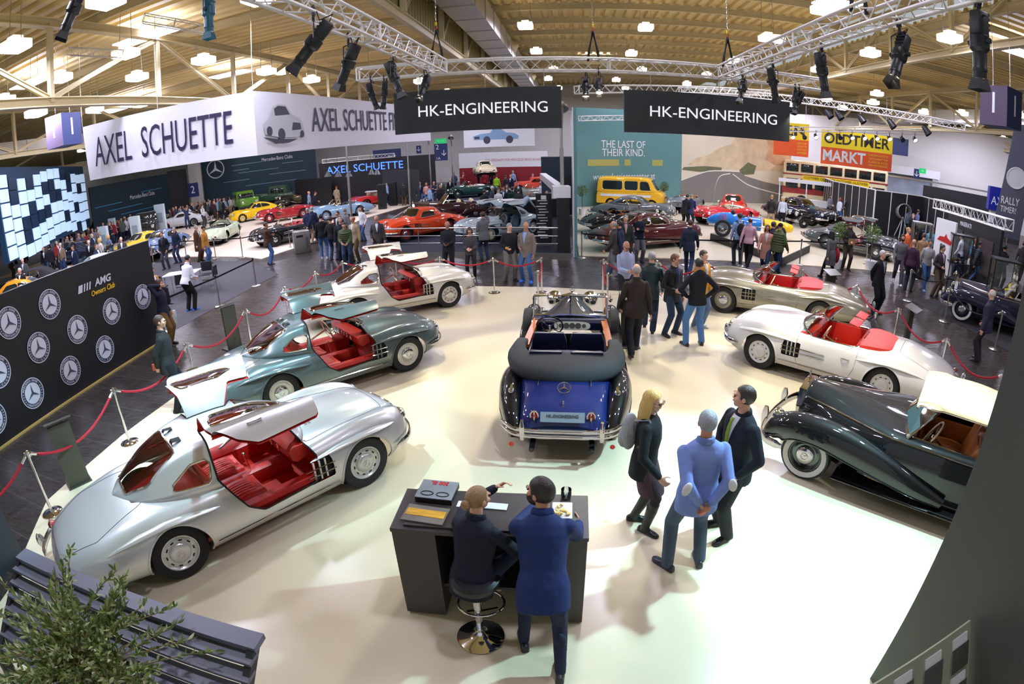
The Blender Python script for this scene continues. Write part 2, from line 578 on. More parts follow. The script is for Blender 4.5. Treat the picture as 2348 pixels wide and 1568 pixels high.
def build_body(p,vox):
 J = skeleton(p); f = p.get('sex') == 'f'; wd = p.get('wide',1.0)
 mb = MB()
 prof = [(-.12,.12,.09,0),(-.02,.165,.115,-.01),(.12,.13,.095,0),(.26,.15,.11,.01),(.40,.165,.105,0),(.48,.13,.08,-.005),(.54,.055,.055,-.005)]
 mb.loft(rings_torso(J,prof,wd=wd))
 capsule(mb,J['neck'] - J['U']*.03,.056,J['hc'] - J['hu']*.04 - J['hf']*.02,.052)
 hc,hf,hr,hu = J['hc'],J['hf'],J['hr'],J['hu']
 T = Matrix((hr,hf,hu)).transposed().to_4x4(); T.translation = hc
 mb.ball((0,-.012,.022),(.074,.094,.092),16,12,T=T)
 mb.ball((0,.018,-.025),(.062,.072,.082),14,10,T=T)
 mb.ball((0,.052,-.078),(.034,.032,.028),12,8,T=T)
 mb.ball((0,.086,.022),(.05,.012,.012),10,6,T=T)
 mb.loft([[(-.007,.082,.022),(.007,.082,.022),(.007,.07,.0),(-.007,.07,.0)],[(-.015,.108,-.022),(.015,.108,-.022),(.017,.07,-.03),(-.017,.07,-.03)]],T=T)
 mb.ball((0,.083,-.05),(.026,.012,.010),10,6,T=T)
 for s in (-1,1):
  mb.ball((s*.078,-.008,-.002),(.012,.020,.032),8,6,T=T)
  mb.ball((s*.045,.06,-.018),(.022,.024,.022),8,6,T=T)
 a = .9 if f else 1.0
 for k,s in ((0,-1),(1,1)):
  capsule(mb,J['sh%d' % k],.052*a,J['el%d' % k],.040*a)
  capsule(mb,J['el%d' % k],.041*a,J['wr%d' % k],.027*a)
  capsule(mb,J['hj%d' % k],.085,J['kn%d' % k],.056)
  capsule(mb,J['kn%d' % k],.056,J['an%d' % k],.038)
  m = (J['kn%d' % k]*.65+J['an%d' % k]*.35)+Vector((0,-.014,0))
  mb.ball(tuple(m),(.054,.056,.10),10,8)
  yw = J['fy%d' % k]; fd = Vector((-math.sin(yw),math.cos(yw),0)); ft = J['foot%d' % k]
  capsule(mb,ft+Vector((0,0,.045)) - fd*.04,.036,ft+Vector((0,0,.032))+fd*.13,.028)
  # hand: palm, four fingers, thumb
  wr = J['wr%d' % k]; d = (wr - J['el%d' % k]).normalized()
  if 'handdir' in p: d = Vector(p['handdir'][k]).normalized()
  inw = Vector((-s,.15,0)); inw = (inw - d*inw.dot(d)).normalized() if abs(inw.normalized().dot(d)) < .95 else Vector((0,0,1))
  side = d.cross(inw)*s
  if side.y < 0 and abs(d.z) > .5: side = -side
  TT = Matrix((side,inw,d)).transposed().to_4x4(); TT.translation = wr
  mb.ball((0,0,.05),(.042,.017,.052),12,8,T=TT)
  cu = p.get('curl',28)
  fr = max(.0085,vox*.72)
  for q in range(4):
   x = (q - 1.5)*.021; L = (.040,.045,.042,.034)[3 - q]
   b0 = Vector((x,0,.09)); a1 = R(cu*.8+6*q); a2 = R(cu*2.0+6*q)
   b1 = b0+Vector((x*.12,math.sin(a1),math.cos(a1)))*L
   b2 = b1+Vector((0,math.sin(a2),math.cos(a2)))*(L*.85)
   capsule(mb,TT @ b0,fr,TT @ b1,fr*.95,8); capsule(mb,TT @ b1,fr*.95,TT @ b2,fr*.8,8)
  t0 = Vector((.036,.006,.03)); t1 = t0+Vector((.028,.022,.026)); t2 = t1+Vector((.004,.016,.028))
  capsule(mb,TT @ t0,fr*1.2,TT @ t1,fr*1.05,8); capsule(mb,TT @ t1,fr*1.05,TT @ t2,fr*.9,8)
 me = remesh(mb,'body',vox,3)
 for _ in range(3): me.materials.append(None)
 idx = []
 hcz = J['hc']
 for q in me.polygons:
  c = q.center
  if (c - hcz).length < .27 and (c - J['neck']).dot(J['U']) > -.045: idx.append(0); continue
  m = 1 if (c - J['hip']).dot(J['U']) < .03 else 2
  for k in (0,1):
   wr = J['wr%d' % k]; d = (wr - J['el%d' % k]).normalized()
   if (c - wr).length < .24 and (c - wr).dot(d) > -.035*(1 if p.get('sleeve',1) else 7): m = 0
  idx.append(m)
 me.polygons.foreach_set('material_index',idx)
 return me,J,T

def build_top(p,J,kind,vox):
 """jacket, coat, shirt, sweater, puffer"""
 f = p.get('sex') == 'f'; wd = p.get('wide',1.0)
 mb = MB()
 hem = {'jacket': -.20,'coat': -.42,'shirt': -.10,'sweater': -.10,'puffer': -.16,'tee': -.08}[kind]
 g = {'jacket': .022,'coat': .026,'shirt': .012,'sweater': .016,'puffer': .038,'tee': .010}[kind]
 sit = p.get('hip',(0,0,1))[2] < .85
 prof = []
 if hem < -.12: prof.append((max(hem,-.20 if sit else -1),.178+g*.8,.135+g,-.005))
 prof += [(-.10,.176+g,.128+g,-.008),(.0,.172+g,.122+g,-.008),(.12,.142+g,.108+g,.0),(.26,.156+g,.118+g,.008),(.38,.172+g,.112+g,0),(.44,.166+g,.096+g*.8,-.004),(.49,.120+g*.6,.080+g*.5,-.010),(.53,.070+g*.4,.066+g*.3,-.012)]
 rg = rings_torso(J,prof,20,wd)
 if kind == 'coat' and not sit:      # the skirt of a coat hangs straight down
  for i in range(20):
   v = rg[0][i]; b = rg[1][i]
   rg[0][i] = Vector((v.x,b.y+(v.y - b.y)*.3,J['hip'].z+hem))
 mb.loft(rg)
 a = .92 if f else 1.0
 for k in (0,1):
  sh = J['sh%d' % k] - J['U']*.014
  capsule(mb,sh,(.052+g*.55)*a,J['el%d' % k],(.046+g*.6)*a)
  e,w_ = J['el%d' % k],J['wr%d' % k]
  if kind == 'tee': w_ = None
  if w_ is not None:
   capsule(mb,e,(.046+g*.6)*a,w_ - (w_ - e).normalized()*.012,(.033+g*.45)*a)
 if kind == 'puffer':
  for t in (-.05,.03,.11,.19,.27,.35,.43):
   r2 = rings_torso(J,[(t,.175+g,.13+g,0)],20,wd)[0]
   mb.tube(r2,.018,6,True)
 me = remesh(mb,kind,vox,4)
 return me

def build_collar(J,kind):
 mb = MB()
 c = J['neck'] - J['U']*.005; n = 20
 for dz,r in ((0,.074),(.028,.068)):
  pts = [c+J['U']*(dz - .035*max(0,math.sin(2*PI*i/n)))+Vector((1,0,0))*(r*math.cos(2*PI*i/n))+J['F']*(r*.95*math.sin(2*PI*i/n)) for i in range(n)]
  mb.tube(pts,.017,6,True)
 return remesh(mb,'collar',.012,3)

def build_shirtfront(J,p,w_=.05):
 mb = MB(); rings = []
 f = p.get('sex') == 'f'
 for t,h in ((.22,.008),(.30,.022),(.40,.040),(.47,.05),(.515,.05)):
  c = J['hip']+J['U']*t; y = {.22: .15,.30: .152,.40: .142,.47: .118,.515: .085}[t]
  rings.append([c+Vector((x*h,0,0))+J['F']*(y - .06*abs(x)*(h/.05) ** 2*.3+dy) for x,dy in ((-1,-.035),(-1,0),(0,.008),(1,0),(1,-.035))])
 mb.loft(rings)
 return mb.mesh('shirt front')

def build_tie(J):
 mb = MB(); rings = []
 for t,h,y in ((.24,.018,.166),(.34,.022,.166),(.42,.018,.154),(.475,.012,.135),(.50,.016,.115)):
  c = J['hip']+J['U']*t+J['F']*y
  rings.append([c+Vector((x*h,0,0))+J['F']*d for x,d in ((-1,-.01),(-1,0),(1,0),(1,-.01))])
 mb.loft(rings)
 return mb.mesh('necktie')

def build_legs(p,J,kind,vox):
 f = p.get('sex') == 'f'; wd = p.get('wide',1.0)
 mb = MB()
 if kind in ('trousers','jeans','slim'):
  g = {'trousers': 1.12,'jeans': 1.04,'slim': .93}[kind]
  mb.loft(rings_torso(J,[(-.13,.11,.095,0),(-.06,.168,.122,-.006),(.02,.168,.118,-.008),(.08,.150,.108,0)],18,wd))
  for k in (0,1):
   capsule(mb,J['hj%d' % k] - Vector((0,0,.02)),.098*g,J['kn%d' % k],.072*g)
   e = J['kn%d' % k]; a_ = J['an%d' % k]
   capsule(mb,e,.071*g,a_+(a_ - e).normalized()*.015,(.062 if kind != 'slim' else .05)*g)
 else:       # dress or skirt to the knee
  c = J['hip']; rings = []
  kz = (J['kn0']+J['kn1'])/2
  for t,rx,ry in ((.12,.135,.108),(0,.178,.13),(-.14,.19,.14),(-.38,.185,.15),(-.42,.18,.145)):
   q = c+Vector((0,0,t)); u = max(0,min(1,-t/.45))
   q = Vector((q.x*(1 - u)+kz.x*u,q.y*(1 - u)+(kz.y - .03)*u,q.z))
   rings.append([q+Vector((rx*math.cos(2*PI*i/18),ry*math.sin(2*PI*i/18),0)) for i in range(18)])
  mb.loft(rings)
 return remesh(mb,kind,vox,4)

def build_tights(J,vox):
 mb = MB()
 for k in (0,1):
  capsule(mb,J['hj%d' % k],.088,J['kn%d' % k],.060)
  capsule(mb,J['kn%d' % k],.060,J['an%d' % k],.042)
  m = (J['kn%d' % k]*.65+J['an%d' % k]*.35)+Vector((0,-.014,0))
  mb.ball(tuple(m),(.057,.059,.10),10,8)
 return remesh(mb,'tights',vox,3)

def build_shoe(J,k,kind='shoe'):
 yw = J['fy%d' % k]; ft = J['foot%d' % k]; fd = Vector((-math.sin(yw),math.cos(yw),0)); sd = Vector((math.cos(yw),math.sin(yw),0))
 mb = MB(); rings = []
 T = Matrix((sd,fd,Vector((0,0,1)))).transposed().to_4x4(); T.translation = ft
 for y,w_,z1 in ((-.092,.022,.05),(-.08,.034,.075),(-.03,.037,.092),(.03,.038,.088),(.08,.044,.066),(.13,.047,.054),(.165,.038,.046),(.185,.018,.036)):
  z0 = .004
  rings.append([(w_*math.cos(a),y,z0+(z1 - z0)*(max(0,math.sin(a)) ** .7)) for a in [PI*i/9 for i in range(10)]]+[(-w_*.8,y,z0 - .004),(w_*.8,y,z0 - .004)])
 mb.loft(rings,T=T)
 if kind == 'boot':
  a_ = J['an%d' % k]; kn = J['kn%d' % k]; top = a_+(kn - a_)*.82
  rg = []
  a,b,d = frame_to(kn - a_)
  for u,r in ((-.10,.045),(0,.050),(.25,.056),(.55,.066),(.82,.064),(.84,.060)):
   c = a_+(kn - a_)*u
   rg.append([c+a*(r*math.cos(2*PI*i/14))+b*(r*math.sin(2*PI*i/14)) for i in range(14)])
  mb.loft(rg)
  return remesh(mb,'boot',.011,2)
 return mb.mesh('shoe')

def build_hair(J,T,kind):
 P = []; n,m = 28,18
 if kind == 'none': return None
 off = {'short': (0,-.016,.024),'fringe': (0,-.018,.018),'long': (0,-.018,.022),'bob': (0,-.016,.022),'bun': (0,-.016,.022),'cap': (0,-.01,.03),'beard': (0,-.016,.026)}[kind]
 rx,ry,rz = {'short': (.083,.104,.100),'fringe': (.081,.099,.092),'long': (.088,.104,.10),'bob': (.092,.108,.10),'bun': (.082,.101,.097),'cap': (.086,.105,.092),'beard': (.083,.106,.106)}[kind]
 for j in range(m+1):
  a = -PI/2+PI*j/m
  for i in range(n):
   t = 2*PI*i/n
   P.append((off[0]+rx*math.cos(a)*math.cos(t),off[1]+ry*math.cos(a)*math.sin(t),off[2]+rz*math.sin(a)))
 F = [(j*n+i,j*n+(i+1) % n,(j+1)*n+(i+1) % n,(j+1)*n+i) for j in range(m) for i in range(n)]
 X,Y,Z = cols(P)
 face = np.maximum(Z - (.062+.012*np.cos(X*30)),-(Y - (.030 - .02*(Z < .0)))) if kind != 'cap' else np.maximum(Z - .045,-(Y - .0))
 # keep where not face and above the nape
 low = {'short': -.045,'fringe': -.045,'long': -.09,'bob': -.09,'bun': -.035,'cap': -.0,'beard': -.05}[kind]
 keep = np.maximum(-face,low - Z)
 if kind in ('short','beard'): keep = np.maximum(keep,np.minimum(Y+.01,.0 - Z) - .012)
 if kind == 'fringe': keep = np.maximum(keep,np.minimum(Z - .055,Y+.085))
 fin,fout,_ = split(P,F,keep)
 vs,fs = compact(P,fin)
 mb = MB().add(vs,fs,T=T)
 if kind in ('long','bob'):
  # curtains of hair from the crown down both sides and the back
  L = -.33 if kind == 'long' else -.13
  rings = []
  for u in range(9):
   z = .06+(L - .06)*u/8; k = 1+.25*math.sin(PI*min(1,u/8))
   ring = []
   for i in range(19):
    a = R(170+200*i/18)
    r1 = .082*k; r2 = .095*k
    y = -.01+r2*math.sin(a)*(1.0 if u < 4 else .95) - (.02*u/8); x = r1*math.cos(a)
    ring.append((x,y if i not in (0,18) else y+.035,z - .02*math.sin(i*1.7)*(u/8)))
   rings.append(ring)
  inner = [[(x*.88,y*.86,z) for x,y,z in r] for r in rings]
  mb.loft(rings,closed=False,cap=False,T=T); mb.loft(inner,closed=False,cap=False,T=T)
  mb.loft([rings[-1],inner[-1]],closed=False,cap=False,T=T)
  for q in (0,18):
   mb.loft([[r[q] for r in rings],[r[q] for r in inner]],closed=False,cap=False,T=T)
 if kind == 'bun':
  mb.ball((0,-.125,.0),(.042,.036,.042),12,10,T=T)
  mb.tube([T @ Vector((.03*math.cos(a),-.140+.006*math.sin(3*a),.03*math.sin(a))) for a in [2*PI*i/14 for i in range(14)]],.014,6,True)
 if kind == 'cap':
  pr = [(.084*math.sin(R(a)),.075+.085*math.cos(R(a))*.8,.045 - .012*math.cos(R(a))) for a in range(-80,81,16)]
  pr2 = [(x*.98,.055,.05) for x,y,z in pr]
  mb.loft([pr,pr2],closed=False,cap=False,T=T)
  mb.loft([[(x,y,z - .006) for x,y,z in pr],[(x,y,z - .006) for x,y,z in pr2]],closed=False,cap=False,T=T)
 if kind == 'beard':
  Pb = []
  for j in range(13):
   a = -PI/2+PI*j/12
   for i in range(24):
    t = 2*PI*i/24
    Pb.append((.074*math.cos(a)*math.cos(t),.03+.074*math.cos(a)*math.sin(t),-.052+.068*math.sin(a)))
  Fb = [(j*24+i,j*24+(i+1) % 24,(j+1)*24+(i+1) % 24,(j+1)*24+i) for j in range(12) for i in range(24)]
  X,Y,Z = cols(Pb)
  fin,_,_ = split(Pb,Fb,np.maximum(Z+.052 - .05*(np.abs(X) > .055),.0 - Y))
  vs,fs = compact(Pb,fin)
  mb.add(vs,fs,T=T)
 return mb.mesh('hair')

def build_glasses(T):
 mb = MB()
 for s in (-1,1):
  mb.tube([(s*.034+.024*math.cos(a),.104,.004+.019*math.sin(a)) for a in [2*PI*i/14 for i in range(14)]],.003,6,True,T=T)
  mb.tube([(s*.058,.102,.008),(s*.079,.02,.012)],.003,6,T=T)
 mb.tube([(-.010,.106,.008),(.010,.106,.008)],.003,6,T=T)
 return mb.mesh('glasses')

TPL = {}
def template(pose,top,legs,hair,shoes,extra,vox):
 key = (pose,top,legs,hair,shoes,extra,vox)
 if key in TPL: return TPL[key]
 p = POSES[pose]
 bk = ('body',pose,vox)
 if bk not in TPL: TPL[bk] = build_body(p,vox)
 body,J,T = TPL[bk]
 cv = max(.012,vox)
 parts = [('body',body,'skin')]
 tk = ('top',pose,top,vox)
 if tk not in TPL: TPL[tk] = build_top(p,J,top,cv)
 parts.append(({'tee': 't_shirt'}.get(top,top),TPL[tk],'top'))
 if top in ('jacket','coat','puffer','shirt'):
  ck = ('col',pose)
  if ck not in TPL: TPL[ck] = build_collar(J,top)
  parts.append(('collar',TPL[ck],'top'))
 if top in ('jacket','coat') and 'closed' not in extra:
  parts.append(('shirt_front',build_shirtfront(J,p),'shirt'))
 if 'tie' in extra: parts.append(('necktie',build_tie(J),'tie'))
 lk = ('legs',pose,legs,vox)
 if lk not in TPL: TPL[lk] = build_legs(p,J,legs,cv)
 parts.append((legs if legs not in ('slim',) else 'trousers',TPL[lk],'legs'))
 if legs in ('skirt','dress'): parts.append(('tights',build_tights(J,cv),'tights'))
 for k in (0,1):
  parts.append((shoes,build_shoe(J,k,shoes),'shoe'))
 h = build_hair(J,T,hair)
 if h is not None: parts.append(('cap' if hair == 'cap' else 'hair',h,'hair'))
 if 'glasses' in extra: parts.append(('glasses',build_glasses(T),'frame'))
 if vox < .012 or 'eyes' in extra:
  for s in (-1,1):
   parts.append(('eye',MB().ball((s*.032,.0845,.003),(.012,.0085,.0065),10,6,T=T).mesh('eye'),'eye'))
  parts.append(('mouth',MB().ball((0,.0935,-.049),(.020,.0045,.0055),10,6,T=T).mesh('mouth'),'lip'))
  for s in (-1,1):
   parts.append(('eyebrow',MB().tube([(s*.018,.099,.022),(s*.035,.0965,.027),(s*.05,.085,.022)],.0035,6,T=T).mesh('eyebrow'),'hair'))
 for _,me,_ in parts:
  if not me.materials: me.materials.append(None)
 TPL[key] = (parts,J,T)
 return TPL[key]

CLOTH = {}
def cloth(rgb,shiny=.8):
 key = (tuple(rgb),shiny)
 if key not in CLOTH:
  CLOTH[key] = M('cloth %d %d %d %d' % (*rgb,int(shiny*100)),rgb,shiny,noise=(14,.14),bump=(7,.55,.03),spec=.3)
 return CLOTH[key]
SKINS = [M('skin %d' % i,c,.5,noise=(12,.06)) for i,c in enumerate([(226,172,142),(214,156,126),(232,184,156),(196,140,108)])]
EYE = M('eye',(24,20,20),.2); LIP = M('lips',(176,100,92),.5)
HAIRC = {'grey': (150,148,146),'white': (214,210,204),'brown': (70,48,34),'dark': (34,27,24),'black': (20,18,20),'blond': (206,164,92),'ginger': (150,82,42),'light': (168,132,88)}
def hairmat(c):
 rgb = HAIRC.get(c,c)
 return M('hair %d %d %d' % tuple(rgb),rgb,.45,noise=(60,.35),bump=(90,.6,.01),nscale=(1,1,.15))

NP = 0
def person(pos,yaw,pose,label,top='jacket',tc=(30,30,36),legs='trousers',lc=(40,42,50),hair='short',hc='brown',shoes='shoe',sc=(30,26,24),shirt=(226,228,232),h=1.76,extra=(),vox=.017,skin=None,group='visitors in the hall',tie=(120,150,40),shiny=.8,cat='person',z=0.0):
 """yaw in degrees: 0 faces away from the camera (+y), 90 faces right (+x), 180 faces the camera"""
 global NP
 parts,J,T = template(pose,top,legs,hair,shoes,tuple(extra),vox)
 t = thing('person',label,cat,(pos[0],pos[1],z),-R(yaw),group)
 k = h/1.76
 t.scale = (k,k,k)
 sk = SKINS[NP % 4] if skin is None else SKINS[skin]; NP += 1
 mm = {'skin': sk,'top': cloth(tc,shiny),'shirt': cloth(shirt),'tie': cloth(tie),'legs': cloth(lc),'tights': cloth((52,44,48)),'shoe': M('shoe leather %d %d %d' % tuple(sc),sc,.4),'hair': hairmat(hc) if hair != 'cap' else cloth(hc if not isinstance(hc,str) else HAIRC[hc]),'frame': BLACKM,'eye': EYE,'lip': LIP}
 for nm,me,slot in parts:
  o = bpy.data.objects.new(nm,me); COL.objects.link(o); o.parent = t
  for i,sl in enumerate((slot,) if slot != 'skin' else ('skin','tights' if legs in ('skirt','dress') else 'legs','skin' if top == 'tee' else 'top')):
   o.material_slots[i].link = 'OBJECT'; o.material_slots[i].material = mm[sl]
 return t,J,T
# ---------------------------------------------------------------- cars: x forward, y left, z up, origin on the floor between the axles
def shell(xs,ctrl,nv):
 rows = []
 C = [(pchip(a)(xs),pchip(b)(xs)) for a,b in ctrl]
 for i,x in enumerate(xs):
  h = catmull([(c[0][i],c[1][i]) for c in C],nv)
  left = [(x,max(0.0,y),z,1 - k/(nv - 1)) for k,(y,z) in enumerate(h)]
  left[-1] = (x,0.0,left[-1][2],0.0)
  rows.append(left+[(q[0],-q[1],q[2],-q[3]) for q in left[-2::-1]])
 n = 2*nv - 1
 P = [p for r in rows for p in r]
 F = [(i*n+k,i*n+k+1,(i+1)*n+k+1,(i+1)*n+k) for i in range(len(rows) - 1) for k in range(n - 1)]
 F.append(tuple(range(n))); F.append(tuple((len(rows) - 1)*n+k for k in range(n - 1,-1,-1)))
 return P,F

def body_ctrl(d):
 """z0 centre line, zc/yc wing crest, w/zw widest point, zb/yb lower edge; each a list of (x, value)"""
 xs = sorted(set(x for k in ('z0','zc','yc','w','zb') for x,_ in d[k]))
 xs = np.linspace(xs[0],xs[-1],60)
 f = {k: pchip(d[k])(xs) for k in ('z0','zc','yc','w','zw','zb')}
 dip = pchip(d.get('dip',[(0,0.0)]))(xs)
 L = lambda a: list(zip(xs,a))
 yb = f['w']*d.get('tuck',.88)
 return [(L(yb),L(f['zb'])),
   (L(f['w'] - .015),L(f['zb']+.4*(f['zw'] - f['zb']))),
   (L(f['w']),L(f['zw'])),
   (L(f['w']*.62+f['yc']*.38),L(f['zw']+.66*(f['zc'] - f['zw']))),
   (L(f['yc']),L(f['zc'])),
   (L(f['yc']*.74),L(f['zc']*.52+f['z0']*.48 - dip)),
   (L(f['yc']*.38),L(f['zc']*.14+f['z0']*.86 - dip*.2)),
   (L(f['yc']*0),L(f['z0']))]

def cabin_ctrl(d):
 xs = np.linspace(min(x for x,_ in d['roof']),max(x for x,_ in d['roof']),60)
 zr = pchip(d['roof'])(xs); zb = pchip(d['belt'])(xs); wb = pchip(d['wb'])(xs); wr = pchip(d['wr'])(xs)
 h = np.maximum(zr - zb,0.004); L = lambda a: list(zip(xs,a))
 wr = np.minimum(wr,wb*.93)
 return [(L(wb),L(zb - .02)),(L(wb*.985),L(zb+h*.22)),(L(wb*.35+wr*.65),L(zb+h*.72)),(L(wr),L(zb+h*.915)),(L(wr*.6),L(zb+h*.985)),(L(wr*0),L(zr))]

def xsamp(a,b,n):
 u = np.linspace(0,1,n)
 u = u*.6+.4*(.5 - .5*np.cos(PI*u))
 return a+(b - a)*u

def field_build(P,F,name,mat,parent,smooth=True,ang=45,dy=0.0):
 vs,fs = compact(P,F)
 if dy: vs = [(x,y - math.copysign(dy,y),z) for x,y,z in vs]
 return MB().add(vs,fs).build(name,mat,parent,smooth,ang)

def trim(mb,P,seg,r=.009,n=6,minlen=8):
 for pts,closed in loops(P,seg):
  if len(pts) >= minlen: mb.tube(pts[::2] if len(pts) > 60 else pts,r,n,closed)
 return mb

def trace(P,F,val,r,mb):
 Q = list(P)
 _,_,seg = split(Q,F,val)
 return trim(mb,Q,seg,r,5)

def star(mb,c,r,T=None,ring=True,th=.006):
 B = (T if T is not None else Matrix()) @ Matrix.Translation(c)
 for k in range(3):
  a = PI/2+k*2*PI/3
  p = [(r*math.cos(a),r*math.sin(a)),(.16*r*math.cos(a+1.05),.16*r*math.sin(a+1.05)),(0,0),(.16*r*math.cos(a - 1.05),.16*r*math.sin(a - 1.05))]
  mb.prism(p,0,th,T=B)
 if ring:
  mb.tube([(r*math.cos(a),r*math.sin(a),th/2) for a in [2*PI*i/24 for i in range(24)]],max(.004,r*.07),6,True,T=B)
 return mb

def wheel(t,x,y,r,wd,style,capm,rimm,whitewall=False,steer=0.0,dz=0.0):
 s = 1 if y > 0 else -1
 T = Matrix.Translation((x,y,r+dz)) @ Matrix.Rotation(steer,4,'Z') @ Matrix.Rotation(-s*PI/2,4,'X')     # local z points outwards
 h = wd/2; ri = r*.64
 mb = MB().lathe([(ri,-h*.8),(r*.86,-h),(r*.955,-h*.92),(r,-h*.6),(r,h*.6),(r*.955,h*.92),(r*.86,h),(ri,h*.82),(ri*.98,h*.5)],32,T=T)
 w_ = mb.build('wheel',RUBBER,t)
 if whitewall:
  MB().lathe([(r*.68,h*.93),(r*.78,h*1.02),(r*.88,h*1.01)],32,T=T).build('whitewall',M('whitewall',(238,238,234),.5),w_)
 if style == 'wire':
  MB().lathe([(ri,h*.82),(ri*.97,h*.72),(ri*.9,h*.45),(ri*.88,-h*.2)],28,T=T).build('rim',rimm,w_)
  mb = MB().lathe([(0,h*.95),(.03,h*.9),(.045,h*.5),(.05,-h*.1)],12,T=T)
  for k in range(24):
   a = 2*PI*k/24; a2 = a+(.35 if k % 2 else -.35)
   mb.cyl((.045*math.cos(a2),.045*math.sin(a2),h*(.6 if k % 2 else .1)),(ri*.92*math.cos(a),ri*.92*math.sin(a),h*.3),.004,n=5,T=T)
  mb.build('spokes',capm,w_)
 else:
  mb = MB().lathe([(ri,h*.84),(ri*.96,h*.86),(ri*.93,h*.72),(ri*.88,h*.58),(ri*.74,h*.74),(ri*.60,h*.62),(ri*.2,h*.5),(0,h*.5)],32,T=T)
  rim = mb.build('rim',rimm,w_)
  if style == 'slots':
   mb = MB()
   for k in range(10):
    a = 2*PI*k/10
    mb.box((ri*.73,0,h*.735),(.016,.042,.012),T=T @ Matrix.Rotation(a,4,'Z'),bev=.005)
   mb.build('slot',DARKGAP,w_)
  if style == 'five':
   mb = MB()
   for k in range(5):
    mb.box((ri*.45,0,h*.72),(ri*.85,.045,.03),T=T @ Matrix.Rotation(2*PI*k/5,4,'Z'),bev=.01)
   mb.build('spoke',capm,w_)
  rc = ri*.58
  mb = MB().lathe([(rc,h*.62),(rc*.98,h*.78),(rc*.85,h*.98),(rc*.5,h*1.08),(rc*.3,h*1.06),(0,h*1.06)],28,T=T)
  star(mb,(0,0,h*1.05),rc*.36,T,True,.01)
  mb.build('hubcap',capm,w_)
 return w_

def seat(t,x,y,wdt,mat,back=.55,tilt=16,pleat=True,zf=.26):
 mb = MB()
 hw = wdt/2
 rings = []
 for i in range(9):
  u = i/8; xx = x+.24 - .50*u; z = zf+.17+.03*math.sin(PI*u)+.02*(1 - u)
  k = .93 if i in (0,8) else 1
  rings.append([(xx,y - hw*k,zf+.04),(xx,y - hw*k,z - .02),(xx,y - hw*.8,z+.015),(xx,y - hw*.5,z),(xx,y+hw*.5,z),(xx,y+hw*.8,z+.015),(xx,y+hw*k,z - .02),(xx,y+hw*k,zf+.04)])
 mb.loft(rings)
 if pleat:
  for q in range(6):
   yy = y - hw*.55+hw*1.1*q/5
   mb.tube([(x+.22 - .44*i/6,yy,zf+.178+.03*math.sin(PI*i/6)+.014*(1 - i/6)) for i in range(7)],.020,6)
 o = mb.build('seat',mat,t,ang=60)
 mb = MB(); rings = []
 ta = R(tilt)
 for i in range(9):
  u = i/8; z = zf+.12+back*u; xx = x - .24 - math.tan(ta)*back*u
  k = 1 - .18*max(0,(u - .6)/.4) ** 2
  d = .05 if 0 < i < 8 else .03
  rings.append([(xx - d,y - hw*k,z),(xx+d,y - hw*k,z),(xx+d+.02,y - hw*.85*k,z),(xx+d,y - hw*.5*k,z),(xx+d,y+hw*.5*k,z),(xx+d+.02,y+hw*.85*k,z),(xx+d,y+hw*k,z),(xx - d,y+hw*k,z)])
 mb.loft(rings)
 if pleat:
  for q in range(6):
   yy = y - hw*.5+hw*q/5
   mb.tube([(x - .185 - math.tan(ta)*back*i/6,yy,zf+.15+back*.9*i/6) for i in range(7)],.020,6)
 mb.build('backrest',mat,t,ang=60)
 return o

def steering(t,c,r,tilt,mat,spoke=None):
 T = Matrix.Translation(c) @ Matrix.Rotation(R(90 - tilt),4,'Y') @ Matrix.Rotation(PI/2,4,'Z')
 mb = MB().tube([(r*math.cos(a),r*math.sin(a),0) for a in [2*PI*i/32 for i in range(32)]],.013,8,True,T=T)
 o = mb.build('steering_wheel',mat,t)
 mb = MB()
 for a in ((0,2*PI/3,4*PI/3) if not spoke else [PI/4+k*PI/2 for k in range(4)]):
  mb.tube([(0,0,-.03),(r*.5*math.sin(a),r*.5*math.cos(a),-.02),(r*.97*math.sin(a),r*.97*math.cos(a),0)],.009,6,T=T)
 mb.ball((0,0,-.02),(.035,.035,.02),10,6,T=T)
 if spoke: mb.tube([(r*.6*math.cos(a),r*.6*math.sin(a),-.005) for a in [2*PI*i/28 for i in range(28)]],.006,6,True,T=T)
 mb.cyl((0,0,-.03),(0,0,-.35),.018,n=8,T=T)
 mb.build('spokes',spoke or CHROME,o)
 return o

def side_at(P,x,z,s):
 """outermost y of the shell near (x, z) on side s"""
 A = np.array([p[:3] for p in P]); m = (A[:,1]*s > 0.2)
 A = A[m]; d = (A[:,0] - x) ** 2+(A[:,2] - z) ** 2
 return A[np.argsort(d)[:3],1].mean()

def blade(mb,P,s,pts,prot=.072,hh=.034):
 """an eyebrow strip over a wheel arch"""
 rings = []
 N = len(pts)
 for i,(x,z,k) in enumerate(pts):
  y = side_at(P,x,z,s)
  rings.append([(x,y+s*(prot*k*math.cos(a) - .012),z+hh*k*math.sin(a)*1.0) for a in [2*PI*j/10 for j in range(10)]])
 return mb.loft(rings)

